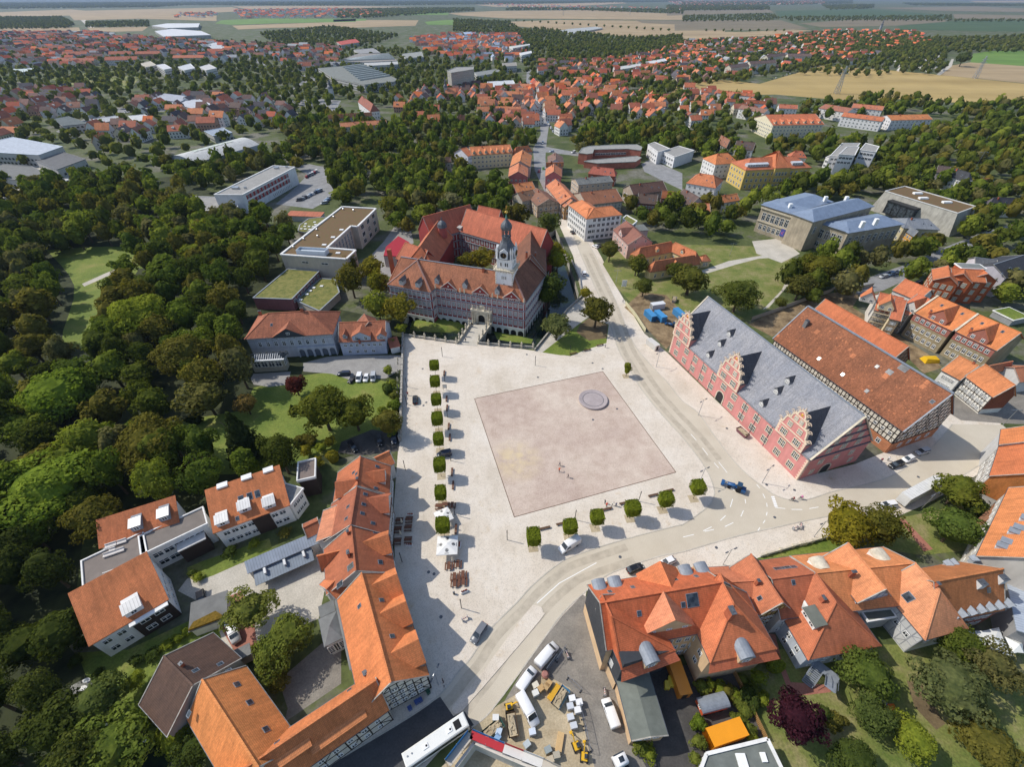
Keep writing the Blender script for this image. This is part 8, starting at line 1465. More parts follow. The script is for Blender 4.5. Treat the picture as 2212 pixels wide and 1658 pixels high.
for a in (('car','parked_car','dark blue-black small car parked on the square near the garden wall','car','MC',478,925,478,880,BLK),('small_van','parked_car','dark blue people carrier beside the clipped trees','car','MC',665,1280,615,1290,DBL),('van','delivery_van','white delivery van parked by the road below the clipped trees','van','BC',1475,225,1410,265,WHT),('estate','parked_car','grey estate car parked at the edge of the square','car','BC',890,790,850,850,(.16,.17,.19)),('van','delivery_van','white van at the roadside nearest the bend, beside the works fence','van','BC',1330,935,1385,870,WHT),('short_van','small_van','white compact van parked behind the roadside van','van','BC',1200,1090,1245,1025,WHT),('van','delivery_van','white van standing inside the building site','van','BC',1205,1290,1250,1375,WHT),('short_van','roof_rack_van','white and red van with roof rack beside the peach wall','van','BC',1740,1310,1710,1225,WHT),('car','parked_car','white car with black glass roof behind the peach building','car','BC',2110,330,2065,350,WHT),('car','parked_car','black car half hidden by the orange roof','car','BC',1900,372,1950,352,BLK),('short_van','courtyard_van','white van parked in the courtyard under the tree','van','BL',1510,790,1530,850,WHT),('car','parked_car','black car in the shade of the flats','car','BL',1300,565,1310,610,BLK),('estate','parked_car','black car in the street beside the granary','car','MR',1385,1345,1330,1365,BLK),('car','parked_car','white car in front of the black one by the granary','car','MR',1462,1308,1420,1325,WHT),('estate','parked_car','silver car at the granary brick wall','car','MR',1553,1260,1510,1272,SLV),('estate','parked_car','white estate car in the layby below the truck','car','MR',1328,1605,1280,1612,WHT),('estate','parked_car','black car on the manor drive behind the row','car','LM',1390,1190,1310,1195,DBL),('car','parked_car','dark car, first of the row on the manor drive','car','LM',1495,1260,1475,1280,BLK),('small_van','parked_car','white car, second of the row on the manor drive','car','LM',1580,1245,1570,1280,WHT),('car','parked_car','white car, third of the row on the manor drive','car','LM',1668,1242,1655,1280,WHT),('small_van','parked_car','silver-white car, last of the row on the manor drive','car','LM',1755,1238,1750,1275,SLV),('estate','parked_car','black car at the green-roofed garage','car','LA',888,100,915,140,BLK),('estate','parked_car','black car, left of two under the garden trees','car','LA',1135,38,1140,80,BLK),('estate','parked_car','dark car, right of two beside the garden wall','car','LA',1268,20,1268,60,DBL),('small_van','delivery_van','white van driving on the canal street','van','MC',1570,110,1565,80,WHT),('car','parked_car','white car in the bay of the white office','car','MD',382,508,365,500,WHT),('car','parked_car','dark car in the bay of the white office','car','MD',408,502,395,495,BLK),('car','parked_car','black car on the canal street bridge','car','MD',240,420,232,410,BLK),('small_van','parked_car','white car waiting at the far junction','car','TS',660,122,658,135,WHT),('car','parked_car','blue-white car crossing at the junction','car','TS',716,174,700,176,(.5,.55,.65)),('small_van','parked_van','white van at the shopping centre','van','TS',850,180,835,184,WHT),('car','parked_car','dark red car going down the narrow street','car','TS',636,298,634,310,RD),('car','parked_car','green car at the kerb of the narrow street','car','TS',664,280,662,290,(.1,.3,.05))):veh(*a)
CC=[WHT,BLK,SLV,DBL,(.1,.1,.11),RD,(.2,.3,.45),WHT,SLV]
def rowcars(label,group,tg,a,b,n,d,drop=.1):
 for i in range(n):
  if rng.random()<drop:continue
  t=i/max(1,n-1);x,y=a[0]+(b[0]-a[0])*t,a[1]+(b[1]-a[1])*t;veh(rng.choice(('car','estate','small_van')),'parked_car',label,'car',tg,x,y,x+d[0],y+d[1],rng.choice(CC),group)
rowcars('car parked along the old-town street','cars along the old-town street','TC',(1275,680),(1370,850),15,(8,14));rowcars('car parked at the left kerb of the old-town street','cars at the left kerb of the street','TC',(1240,690),(1290,850),7,(6,14),.4)
rowcars('car in the left rank of the school car park','cars in the school car park, left rank','SC',(1010,440),(1230,340),9,(-60,10));rowcars('car in the right rank of the school car park','cars in the school car park, right rank','SC',(1280,475),(1330,420),4,(-60,10));rowcars('car behind the white school','cars behind the white school','SC',(1090,190),(1200,130),6,(-10,-40));rowcars('car in the dealer row at the left edge','cars in the left dealer row','TL',(0,1210),(150,1265),9,(-30,20),0);rowcars('car beside the grey workshop at the left','cars beside the left workshop','TL',(330,1150),(440,1175),5,(20,25),0);rowcars('car in the long dealer row of the left suburb','cars in the suburb dealer row','TL',(810,725),(1030,700),14,(-10,20),0);rowcars('car on the square beside the turreted house','cars beside the turreted house','TL',(1970,670),(2130,655),8,(0,14),.1);rowcars('car parked under the trees behind the library','cars under the library trees','MR',(1300,128),(1440,88),4,(-60,15),0);rowcars('car beside the cream slabs at the field','cars beside the slabs','TR',(560,515),(860,430),14,(30,-8),.2);rowcars('red car on the dealer lot behind the office slab','cars on the red dealer lot','TC',(560,410),(660,490),9,(10,4),.1)
veh('car','parked_car','dark car on the street behind the scaffolded houses','car','MR',1530,165,1500,170,BLK)
        
def kits():
 b=MB();b.box(-6,-1.25,.35,6,1.25,3.0);r=MB();r.add([(-6,-1.25,3.0),(6,-1.25,3.0),(6,1.25,3.0),(-6,1.25,3.0),(-5.8,-1.05,3.15),(5.8,-1.05,3.15),(5.8,1.05,3.15),(-5.8,1.05,3.15)],[(4,5,6,7),(0,1,5,4),(1,2,6,5),(2,3,7,6),(3,0,4,7)]);g=MB();[g.box(-5.6,s*1.26-.02,1.3,5.6,s*1.26+.02,2.5) for s in (-1,1)];g.box(5.98,-1.1,1.0,6.03,1.1,2.6);h=[]
 for x in (-2.0,2.6):m=MB();m.box(x-.5,-.4,3.15,x+.5,.4,3.28);h.append(('roof_hatch',m,'white_paint',WHT));m=MB();m.lathe([(.18,3.28),(.16,3.36)],12,(x+.2,0,0));h.append(('fan',m,'black',BLK))
 for x in (-5.2,-4.4):m=MB();m.lathe([(.16,3.15),(.14,3.25)],10,(x,.3,0));h.append(('vent',m,'zinc',SLV))
 m=MB();m.box(3.6,-.7,3.15,4.8,.7,3.2);h.append(('roof_hatch',m,'black',BLK));m=MB();m.box(6.0,-1.75,2.3,6.3,-1.3,2.8);h.append(('mirror',m,'black',BLK));kit('bus',('body',b,'paint',(.74,.74,.72)),('roof',r,'paint',(.76,.76,.72)),('windows',g,'glass'),*[('wheel',m,'rubber',BLK) for m in wheels((-3.4,3.4),1.12,.48)],*h)
 t=MB();t.box(-7.2,-1.27,.7,6.4,1.27,3.9);rb=MB();[rb.box(x,-1.27,3.9,x+.08,1.27,3.95) for x in [-7+i*.95 for i in range(14)]];c=loft([(6.7,3.2,1.2),(7.0,3.3,1.22),(8.4,3.1,1.22),(8.7,2.0,1.18),(8.75,1.0,1.1)],[(0,.95),(.4,1),(.9,1),(1,.9)]);g=MB();g.box(8.5,-1.05,1.9,8.68,1.05,2.8);kit('lorry',('trailer',t,'render',(.66,.66,.64)),('roof_ribs',rb,'paint',(.5,.5,.48)),('cab',c,'paint',WHT,True),('windscreen',g,'glass'),*[('wheel',m,'rubber',BLK) for m in wheels((-5.4,-4.2,-3,5.2,7.9),1.1,.5)])
 c=loft([(-.9,2.4,1.1),(-.7,2.7,1.15),(.7,2.6,1.15),(1.0,1.6,1.15),(1.1,.8,1.1)],[(0,.95),(.4,1),(.9,1),(1,.9)]);f=MB();f.box(-5,-1.1,.7,-.9,1.1,1.0);h=MB();h.box(-.4,-.45,2.68,.4,.45,2.76);g=MB();g.box(.78,-1.0,1.7,.98,1.0,2.4);kit('truck',('cab',c,'paint',WHT,True),('roof_hatch',h,'glass'),('windscreen',g,'glass'),('chassis',f,'dark_metal'),*[('wheel',m,'rubber',BLK) for m in wheels((-3.8,.2),1.0,.5)])
 b=loft([(-.3,1.5,.45),(.6,1.55,.42),(1.9,1.35,.38),(2.1,1.1,.35)],[(0,.9),(.5,1),(1,.8)]);ca=MB();ca.box(-1.3,-.7,1.0,-.2,.7,1.5);g=MB();g.box(-1.25,-.68,1.5,-.25,.68,2.5);rf=MB();rf.box(-1.4,-.8,2.5,-.1,.8,2.62);lo=MB();[lo.bar((.4,s*.5,1.5),(3.0,s*.5,.9),.16) for s in (-1,1)];lo.box(2.9,-.9,.3,3.7,.9,.9);bk=MB();bk.box(-2.6,-1,.5,-1.5,1,1.3);kit('tractor',('bonnet',b,'paint',(.02,.09,.24),True),('seat_deck',ca,'paint',(.02,.1,.3)),('cab_glass',g,'glass'),('cab_roof',rf,'paint',(.02,.06,.12)),('loader',lo,'paint',(.02,.09,.24)),('rear_tool',bk,'paint',(.02,.08,.2)),*[('wheel',m,'rubber',BLK) for m in wheels((-.9,),.85,.8)+wheels((1.5,),.75,.5)])
 b=MB();b.box(-.8,-.7,.45,.9,.7,1.2);tr=MB();[tr.box(-1.1,s*.75-.2,0,1.1,s*.75+.2,.5) for s in (-1,1)];ca=MB();ca.box(-.5,-.6,1.2,.4,.1,2.2);ar=MB();ar.bar((.7,.2,1.1),(2.0,.2,2.3),.25);ar.bar((2.0,.2,2.3),(2.9,.2,1.0),.2);ar.box(2.6,-.15,.5,3.2,.55,1.0);kit('excavator',('body',b,'paint',(.72,.42,.02)),('track',tr,'rubber',BLK),('cab',ca,'glass'),('arm',ar,'paint',(.72,.42,.02)))
kits()
p=G(('BC',612,1480),3.1);put('bus','city_bus','white bus with roof hatches half in the shadow at the bottom edge','bus',V3((p.x,p.y,.02)),heading('BC',(400,1610),(800,1335)))
p=G(('MR',1560,1490),3.9);put('lorry','articulated_lorry','long lorry with pale grey trailer parked beside the tree','truck',V3((p.x,p.y,.02)),heading('MR',(1420,1545),(1690,1400)));p=G(('BC',1810,1610),2.5);put('truck','truck','truck with white cab entering the yard at the bottom edge','truck',V3((p.x,p.y,.02)),heading('BC',(1830,1650),(1790,1560)));p=G(('MR',345,1490),1);put('tractor','tractor','blue tractor with front loader turning at the junction','tractor',V3((p.x,p.y,.02)),heading('MR',(390,1500),(280,1455)));p=G(('MC',2140,440),1);put('tractor','small_tractor','small blue loader on the storage plot beside the armoury','tractor',V3((p.x,p.y,.02)),2.5,s=.8)
for i,(x,y,rz,l) in enumerate(((1085,1275,.2,'yellow mini excavator at the road side of the building site'),(1520,1530,1.9,'yellow mini excavator at the right edge of the building site'),(1570,1600,1.4,'lower of the yellow machines beside the site fence'))):p=G(('BC',x,y));put('excavator','mini_excavator',l,'excavator',p+V3((0,0,.03)),rz,s=.75)
def furn():
 m=MB();m.tube([(0,0,0),(0,0,3.3)],.09,8);h=MB();h.tube([(0,0,3.3),(0,0,4.35)],.11,8);kit('lamp',('post',m,'dark_metal'),('lamp_head',h,'dark_metal'))
 m=MB();m.tube([(0,0,0),(0,0,6.9)],[.1,.06],8);a=MB();a.tube([(-1.4,0,6.6),(0,0,6.9),(1.4,0,6.6)],.04,5);h=MB();[h.box(s*1.3-.4,-.15,6.5,s*1.3+.4,.15,6.62) for s in (-1,1)];kit('street_lamp',('post',m,'steel'),('arm',a,'steel'),('lamp_head',h,'lead'))
 s=MB();[s.box(-1.5,-.28+.2*i,.42,1.5,-.12+.2*i,.5) for i in range(3)];l=MB();[l.box(x-.08,-.25,0,x+.08,.25,.42) for x in (-1.1,1.1)];kit('bench',('seat',s,'wood'),('leg',l,'dark_metal'));s2=MB();s2.v=[V3(p) for p in s.v];s2.f=list(s.f);s2.m=list(s.m);kit('grey_bench',('seat',s2,'brown_wood'),('leg',l,'dark_metal'))
 t=MB();t.box(-.95,-.38,.72,.95,.38,.78);b1=MB();b1.box(-.95,-.95,.42,.95,-.65,.48);b2=MB();b2.box(-.95,.65,.42,.95,.95,.48);l=MB();[l.bar((x,s*.85,.02),(x,-s*.2,.72),.09) for x in (-.75,.75) for s in (-1,1)];kit('table_set',('table_top',t,'wood'),('bench',b1,'wood'),('bench',b2,'wood'),('leg',l,'brown_wood'))
 b=MB();b.box(-.8,-.3,0,.8,.3,.6);f=MB();[f.lathe([(.02,.55),(.2,.7),(.16,.9),(.02,1.0)],7,(x,0,0)) for x in (-.5,-.1,.3,.6)];kit('planter',('box',b,'white_paint'),('flowers',f,'cloth',(.25,.06,.02)))
 pole=MB();pole.tube([(0,0,0),(0,0,3.4)],.05,6);cn=MB();w=2.5;cn.add([(-w,-w,2.6),(w,-w,2.6),(w,w,2.6),(-w,w,2.6),(0,0,3.4)],[(0,1,4),(1,2,4),(2,3,4),(3,0,4)]);vl=MB();[vl.bar((a*w,b*w,2.5),(c*w,d*w,2.5),.02,.25) for a,b,c,d in ((-1,-1,1,-1),(1,-1,1,1),(1,1,-1,1),(-1,1,-1,-1))];em=MB()
 for k in range(4):
  M=Matrix.Rotation(k*math.pi/2,4,'Z') @ Matrix.Translation((1.5,0,2.94)) @ Matrix.Rotation(.31,4,'Y') 
  for i in range(14):a0,a1=i*2*math.pi/14,(i+1)*2*math.pi/14;em.bar(M @ V3((.36*math.cos(a0),.36*math.sin(a0),.02)),M @ V3((.36*math.cos(a1),.36*math.sin(a1),.02)),.09,.01)
  for a,c in (((-.2,-.15),(.1,.2)),((.1,.2),(.2,-.1)),((-.15,.1),(.15,-.2)),((-.22,.02),(0,.12))):em.bar(M @ V3((*a,.02)),M @ V3((*c,.02)),.1,.01)
  em.bar(M @ V3((.72,-.5,.02)),M @ V3((.72,.5,.02)),.1,.01)
 kit('parasol',('pole',pole,'steel'),('canopy',cn,'cloth',(.78,.77,.74)),('valance',vl,'cloth',(.78,.77,.74),False,'canopy'),('emblem',em,'black',BLK,False,'canopy'));p2=MB();p2.tube([(0,0,0),(0,0,2.8)],.05,6);c2=MB();c2.lathe([(.02,1.0),(.3,1.15),(.16,2.2),(.03,2.85)],8);kit('folded_parasol',('pole',p2,'steel'),('canopy',c2,'cloth',(.66,.60,.48)))
 m=MB();m.tube([(-.4,0,0),(-.4,0,.75),(-.3,0,.85),(.3,0,.85),(.4,0,.75),(.4,0,0)],.035,6);kit('rack',('hoop',m,'steel'));m=MB();m.lathe([(.22,0),(.22,.8),(.25,.82),(.2,.95)],10);l=MB();l.lathe([(.26,.82),(.1,.97)],10);kit('bin',('body',m,'dark_metal'),('lid',l,'steel'))
 b=MB();b.box(-3,-1.2,.1,3,1.2,2.6);r=MB();[r.box(-3+.4*i,-1.24,.2,-2.85+.4*i,1.24,2.5) for i in range(15)];tp=MB();tp.box(-3.05,-1.25,2.6,3.05,1.25,2.7);d=MB();d.box(3.0,-.5,.2,3.04,.5,2.2);kit('container',('body',b,'paint'),('ribs',r,'paint'),('roof',tp,'paint'),('door',d,'dark_metal'))
 b=MB();b.add([(-1.6,-.7,0),(1.6,-.7,0),(1.6,.7,0),(-1.6,.7,0),(-2.0,-.95,1.3),(2.0,-.95,1.3),(2.0,.95,1.3),(-2.0,.95,1.3)],[(3,2,1,0),(0,1,5,4),(1,2,6,5),(2,3,7,6),(3,0,4,7)]);f=MB();r=random.Random(3);[f.bar((r.uniform(-1.5,1.0),r.uniform(-.6,.6),1+r.random()*.3),(r.uniform(-.8,1.6),r.uniform(-.7,.7),1.1+r.random()*.4),.25,.12) for _ in range(22)];f.box(-1.75,-.8,.6,1.75,.8,1.0);kit('skip',('tub',b,'paint'),('debris',f,'sandy_ground'))
 b=MB();[b.box(-.6,-.5,.15+.3*i,.6,.5,.42+.3*i) for i in range(4)];pa=MB();pa.box(-.65,-.55,0,.65,.55,.14);kit('stack',('load',b,'paint'),('pallet',pa,'sandy_ground'));b=MB();[b.box(-1.6,-.6+.2*i,.1+.12*j,1.6,-.42+.2*i,.2+.12*j) for i in range(6) for j in range(4)];kit('planks',('boards',b,'paint'))
 fr=MB();[fr.bar(a,c,.05) for a,c in (((-1.7,0,.1),(-1.7,0,2)),((1.7,0,.1),(1.7,0,2)),((-1.7,0,2),(1.7,0,2)),((-1.7,0,.1),(1.7,0,.1)))];[fr.bar((-1.5+.25*i,0,.1),(-1.5+.25*i,0,2),.015) for i in range(13)];ft=MB();[ft.box(x-.12,-.35,0,x+.12,.35,.12) for x in (-1.6,1.6)];kit('fence',('mesh_frame',fr,'steel'),('foot',ft,'rubber'));m=MB();m.box(-.75,-.03,.5,.75,.03,1.0);st=MB();[st.box(-.7+.4*i,-.035,.5,-.5+.4*i,.035,1.0) for i in range(4)];l=MB();[l.box(x-.04,-.3,0,x+.04,.3,1.1) for x in (-.65,.65)];kit('barrier',('board',m,'white_paint'),('red_stripe',st,'paint',(.6,.03,.02)),('leg',l,'steel'))
 d=MB();d.lathe([(.3,0),(.3,.9)],10);li=MB();li.lathe([(.31,.9),(.2,.95)],10);kit('drum',('shell',d,'paint',(.72,.55,.03)),('lid',li,'paint',(.75,.6,.06)));m=MB();m.box(-.35,-.35,.1,.35,.35,1.0);l=MB();l.box(-.38,-.38,1.0,.38,.38,1.1);kit('wheelie_bin',('tub',m,'paint'),('lid',l,'paint'))
furn()
def many(key,name,cat,tg,pts,labels,group,rz=0.0,col=None,z=.01):
 if key=='stack':labels=[('white' if min(q[3])>.6 else 'brown' if q[3][0]>q[3][2]+.1 else 'blue-grey')+' '+labels for q in pts]
 for i,q in enumerate(pts):put(key,name,labels[i] if isinstance(labels,(list,tuple)) else labels,cat,G((tg,q[0],q[1]))+V3((0,0,z)),q[2] if len(q)>2 else rz,group,q[3] if len(q)>3 else col)
ORD=['first','second','third','fourth','fifth','sixth','seventh','eighth','ninth','tenth']
many('lamp','column_lamp','lamp','MC',[(655,648),(1254,706),(670,808),(688,1042),(708,1322),(416,1385),(425,845),(424,960),(1478,635)],['dark column lamp on the square in front of the left balustrade','dark column lamp on the square in front of the right balustrade']+[f'dark column lamp beside the left tree row, {o} from the castle' for o in ORD[:3]]+['dark column lamp in front of the weathered red roof','dark column lamp at the garden wall, upper','dark column lamp at the garden wall, lower','dark column lamp at the lawn triangle'],'column lamps of the square')
many('lamp','column_lamp','lamp','BC',[(735,30),(778,632),(1073,190),(1510,60),(395,335),(1922,-60)],['dark column lamp beside the half-open parasol','dark column lamp near the grey estate car','dark column lamp left of the road trees','dark column lamp between the second and third road tree','dark column lamp in the shade of the three-dormer house','dark column lamp by the benches of the road trees'],'column lamps of the square')
for i,(tg,x,y,rz,l) in enumerate((('MR',515,1465,.6,'twin-arm street lamp at the near corner of the armoury'),('MR',103,1028,.6,'twin-arm street lamp in front of the armoury gate'),('MC',2035,715,.6,'twin-arm street lamp near the far end of the armoury'),('MR',105,1475,.5,'street lamp at the kerb beside the last road tree'),('BR',262,350,.4,'street lamp behind the ochre half-timber house'),('BR',850,170,.4,'street lamp at the garden wall by the chestnut'),('MR',1540,1635,.4,'street lamp beside the layby'),('RD',720,330,0,'street lamp on the town lane at the right edge'),('BC',628,1125,1.2,'street lamp at the half-timber gable'),('TR',1880,1105,0,'tall floodlight mast at the sports ground'),('TR',305,1655,0,'street lamp on the library lawn'),('MC',1775,175,0,'street lamp beside the canal street'))):put('street_lamp','street_lamp',l,'lamp',G((tg,x,y)),rz,s=2.0 if 'flood' in l else None)
many('bench','wooden_bench','bench','MC',[(667,760),(682,925),(685,985),(696,1105),(703,1175),(717,1400),(724,1485)],[f'long red-brown bench beside the left tree row, {o} from the castle' for o in ORD[:7]],'benches of the left row',1.62);put('bench','wooden_bench','long red-brown bench beside the closed cafe parasol','bench',G(('BC',742,125)),1.6)
many('grey_bench','plank_bench','bench','BC',[(1315,118),(1425,88),(1715,-5),(1830,-45),(2015,-95),(2115,-125)],[f'grey plank bench along the road trees, {o} from the left' for o in ORD[:6]],'benches along the road trees',.26);many('grey_bench','plank_bench','bench','MC',[(1590,610),(1500,632),(1672,578)],['plank bench at the lawn triangle, middle one','plank bench at the lawn triangle, left one','plank bench at the lawn triangle, right one'],'benches at the lawn triangle',.35)
many('table_set','picnic_table','table','BC',[(697,365,1.6),(755,352,1.6),(733,435,1.6),(788,422,1.6),(735,475,1.6),(790,465,1.6)],[f'dark red picnic table on the open square, {o}' for o in ('upper left','upper right','middle left','middle right','lower left','lower right')],'picnic tables on the square');many('table_set','picnic_table','table','BC',[(378,72,.05),(440,65,.05),(368,130,.05),(434,118,.05),(366,205,.05),(434,196,.05)],[f'dark picnic table in the shade of the house, {o}' for o in ('upper left','upper right','middle left','middle right','lower left','lower right')],'picnic tables along the house');many('table_set','picnic_table','table','MC',[(632,1625,0),(678,1615,0),(718,1618,1.57)],['dark picnic table under the half-open parasol, left','dark picnic table under the half-open parasol, middle','dark picnic table under the half-open parasol, right'],'picnic tables under the parasol')
many('planter','planter_box','planter','BC',[(447,32,0),(440,228,0),(795,528,.4),(766,228,1.57)],['white planter with red flowers above the shaded tables','white planter with red flowers below the shaded tables','white planter with red flowers at the end of the picnic tables','planter beside the big square parasol'],'planter boxes')
p=G(('BC',685,222),2.7);put('parasol','parasol','big white square parasol with black emblems','parasol',V3((p.x,p.y,0)),.06);p=G(('BC',660,25),2.6);put('parasol','half_open_parasol','white parasol beside the clipped tree, farther from the road','parasol',V3((p.x,p.y,0)),.5,s=.8)
many('folded_parasol','folded_parasol','parasol','BC',[(395,90),(388,165),(723,335),(715,115)],['closed beige parasol between the upper shaded tables','closed beige parasol between the lower shaded tables','closed parasol at the open picnic tables','closed parasol beside the big bench'],'closed parasols')
many('rack','bicycle_stand','bicycle stand','MC',[(430,960+24*i,0) for i in range(10)],'steel bicycle hoop along the garden wall','bicycle hoops along the wall');many('bin','litter_bin','bin','BC',[(1250,135),(730,540)],['litter bin at the first plank bench','litter bin near the end planter'],'litter bins')
many('wheelie_bin','wheelie_bin','bin','BC',[(447,1285,.6,(.04,.08,.25)),(490,1245,.6,(.04,.08,.25)),(515,1232,.6,(.04,.08,.25)),(565,1180,.6,(.02,.08,.05))],[f'rubbish bin at the half-timber gable, {o}' for o in ('leftmost','second from left','third from left','rightmost green one')],'bins at the gable')
def disc():
 c=G(('MC',1628,932));r=(G(('MC',1722,935))-c).length;b=Bld('stone_disc','round stone platform in the corner of the rose paving','platform',c);m=MB();m.lathe([(r*.96,0),(r,.15),(r,.62),(r*.97,.7),(r*.72,.48)],48,(c.x,c.y,0));b.part('rim',m,'render',(.40,.345,.34));m=MB();m.lathe([(r*.70,.43),(r*.70,.475)],48,(c.x,c.y,0));b.part('inner_disc',m,'render',(.47,.42,.40));m=MB();P=[(c.x+r*.71*math.cos(i*math.pi/24),c.y+r*.71*math.sin(i*math.pi/24),.49) for i in range(49)];[m.bar(a,d,.16,.03) for a,d in zip(P,P[1:])];b.part('groove',m,'lead')
disc()
m=MB();m.lathe([(.38,0),(.38,.012),(.30,.014)],16);MESH['mh']=m.mesh('manhole_cover','lead')
for tg,x,y in (('BC',565,398),('BC',600,410),('BC',645,688),('BC',835,1217),('BC',1803,300),('MC',527,727),('MC',550,945),('MC',532,965),('MC',1200,635),('MC',1272,783),('MC',1690,727),('MC',1625,690),('MC',1628,1057),('MC',1783,987),('MR',288,1113),('MR',725,1512),('MR',545,1478),('MR',1525,1427),('BR',597,44),('BR',220,240)):tag(link('manhole_cover',MESH['mh'],None,G((tg,x,y))+V3((0,0,.018))),'round iron manhole cover set in the paving','manhole cover','manhole covers')
        
def person_mesh(pose):
 k=('person',pose)
 if k in MESH:return MESH[k]
 st,ar,bend={'walk':(.26,.2,0),'stand':(.05,.05,0),'work':(.12,.5,.35),'sit':(.05,.2,0)}[pose];sit=pose=='sit';hz=.52 if sit else .95;L=[]
 def V(x,y,z,r):L.append((x,y,z,r));return len(L)-1
 E=[];pel=V(0,0,hz,.13);wa=V(bend*.2,0,hz+.22,.125);ch=V(bend*.6,0,hz+.43,.155);nk=V(bend*.8,0,hz+.58,.06);hd=V(bend+.02,0,hz+.68,.085);tp=V(bend+.02,0,hz+.8,.075);E += [(pel,wa),(wa,ch),(ch,nk),(nk,hd),(hd,tp)]
 for s in (-1,1):
  hip=V(.0,s*.1,hz-.06,.1);kn=V(.42 if sit else s*st*.6+.04,s*.11,.5,.07);an=V(.42 if sit else s*st-(.05 if s<0 else 0),s*.11,.09,.045);to=V((.42 if sit else s*st)+.15,s*.12,.04,.04);E += [(pel,hip),(hip,kn),(kn,an),(an,to)]
  sh=V(bend*.6,s*.19,hz+.5,.075);el=V(bend*.6-s*ar*.4+bend*.2,s*.26,hz+.24,.05);wr=V(bend*.6-s*ar*.7+.12+bend*.5,s*.24,hz+.02,.036);ha=V(bend*.6-s*ar*.7+.16+bend*.6,s*.23,hz-.08,.034);E += [(ch,sh),(sh,el),(el,wr),(wr,ha)]
 me=bpy.data.meshes.new('p');me.from_pydata([l[:3] for l in L],E,[]);o=bpy.data.objects.new('p',me);C.objects.link(o);m=o.modifiers.new('s','SKIN');
 for i,l in enumerate(L):me.skin_vertices[0].data[i].radius=(l[3],l[3]);me.skin_vertices[0].data[i].use_root=i==0
 o.modifiers.new('d','SUBSURF').levels=1;dg=bpy.context.evaluated_depsgraph_get();r=bpy.data.meshes.new_from_object(o.evaluated_get(dg));bpy.data.objects.remove(o);r.name='body';r.materials.clear()
 for n in ('cloth','trousers','skin','hair','rubber'):r.materials.append(MATS[n])
 for f in r.polygons:z,y=f.center.z,abs(f.center.y);f.material_index=4 if z<.09 else 1 if z<hz+.02 and y<.21 else 3 if z>hz+.76 or (z>hz+.66 and f.center.x<bend-.03) else 2 if z>hz+.6 or (y>.2 and z<hz+.06) else 0;f.use_smooth=True
 MESH[k]=r;return r
plain('trousers',(.035,.04,.06),.9)
def person(tg,x,y,pose,label,col,rz=0.0,z=0.0,p=None):o=link('person',person_mesh(pose),None,(p or G((tg,x,y)))+V3((0,0,z)),rz,col);return tag(o,label,'person')
for a in (('MC',1412,1355,'walk','worker in orange trousers and dark top on the rose paving, upper of three',(.05,.06,.12),2.6),('MC',1408,1395,'work','worker in orange clothing on the rose paving, middle of three',(.62,.10,.03),1.0),('MC',1466,1432,'walk','person in dark clothes on the rose paving, lowest of three',(.03,.035,.06),3.0),('MC',1703,1600,'stand','person in dark top standing at the plank bench',(.04,.04,.05),.5),('MC',1713,1622,'work','worker in orange-red clothing beside the plank bench',(.65,.08,.04),1.2),('MC',1750,1612,'work','person in pale top bending at the bench',(.55,.53,.48),.2),('MC',1775,1618,'stand','person in blue top at the right end of the bench',(.05,.10,.3),2.0),('BC',660,1110,'stand','person in black at the half-timber gable',(.02,.02,.025),.4),('BC',664,1135,'walk','person in pale shirt beside the one in black',(.6,.58,.55),1.4),('MC',432,900,'walk','person in red walking along the garden wall',(.5,.05,.04),1.6),('MC',1820,300,'walk','person walking on the canal street pavement',(.1,.1,.12),2.2),('MC',805,552,'stand','person standing at the foot of the castle bridge',(.03,.03,.035),2.0),('MC',1706,590,'stand','person in pale clothes by the lawn triangle',(.55,.55,.55),2.0),('MR',1280,1330,'walk','person in red at the granary corner',(.4,.05,.08),1.0),('MR',1325,1322,'stand','person in white beside the parked cars',(.7,.7,.72),.4)):person(*a)
def cyclist(tg,x,y,fx,fy,label,col):
 p=G((tg,x,y));rz=heading(tg,(x,y),(fx,fy));b=thing('bicycle','bicycle ridden by '+label,'bicycle',p,rz)
 for wx in (-.52,.52):
  m=MB();pts=[(wx+.33*math.cos(i*math.pi/8),0,.34+.33*math.sin(i*math.pi/8)) for i in range(17)];m.tube(pts,.03,5);m.obj('wheel','rubber',b)
 m=MB();[m.bar(a,c,.05) for a,c in (((-.52,0,.34),(-.15,0,.85)),((-.15,0,.85),(.4,0,.85)),((.4,0,.85),(0,0,.36)),((0,0,.36),(-.15,0,.85)),((-.52,0,.34),(0,0,.36)),((.4,0,.95),(.52,0,.34)),((.38,-.25,1.0),(.38,.25,1.0)))];m.obj('frame','dark_metal',b);m=MB();m.box(-.28,-.08,.88,-.05,.08,.94);m.obj('saddle','rubber',b)
 person(None,0,0,'sit','cyclist '+label.split('the ')[-1],col,rz,.42,p+V3((math.cos(rz)*-.15,math.sin(rz)*-.15,0)))
cyclist('MR',708,1580,670,1578,'the left rider in a dark red top',(.2,.04,.04));cyclist('MR',762,1570,725,1572,'the right rider in a pink top',(.6,.2,.4))
                
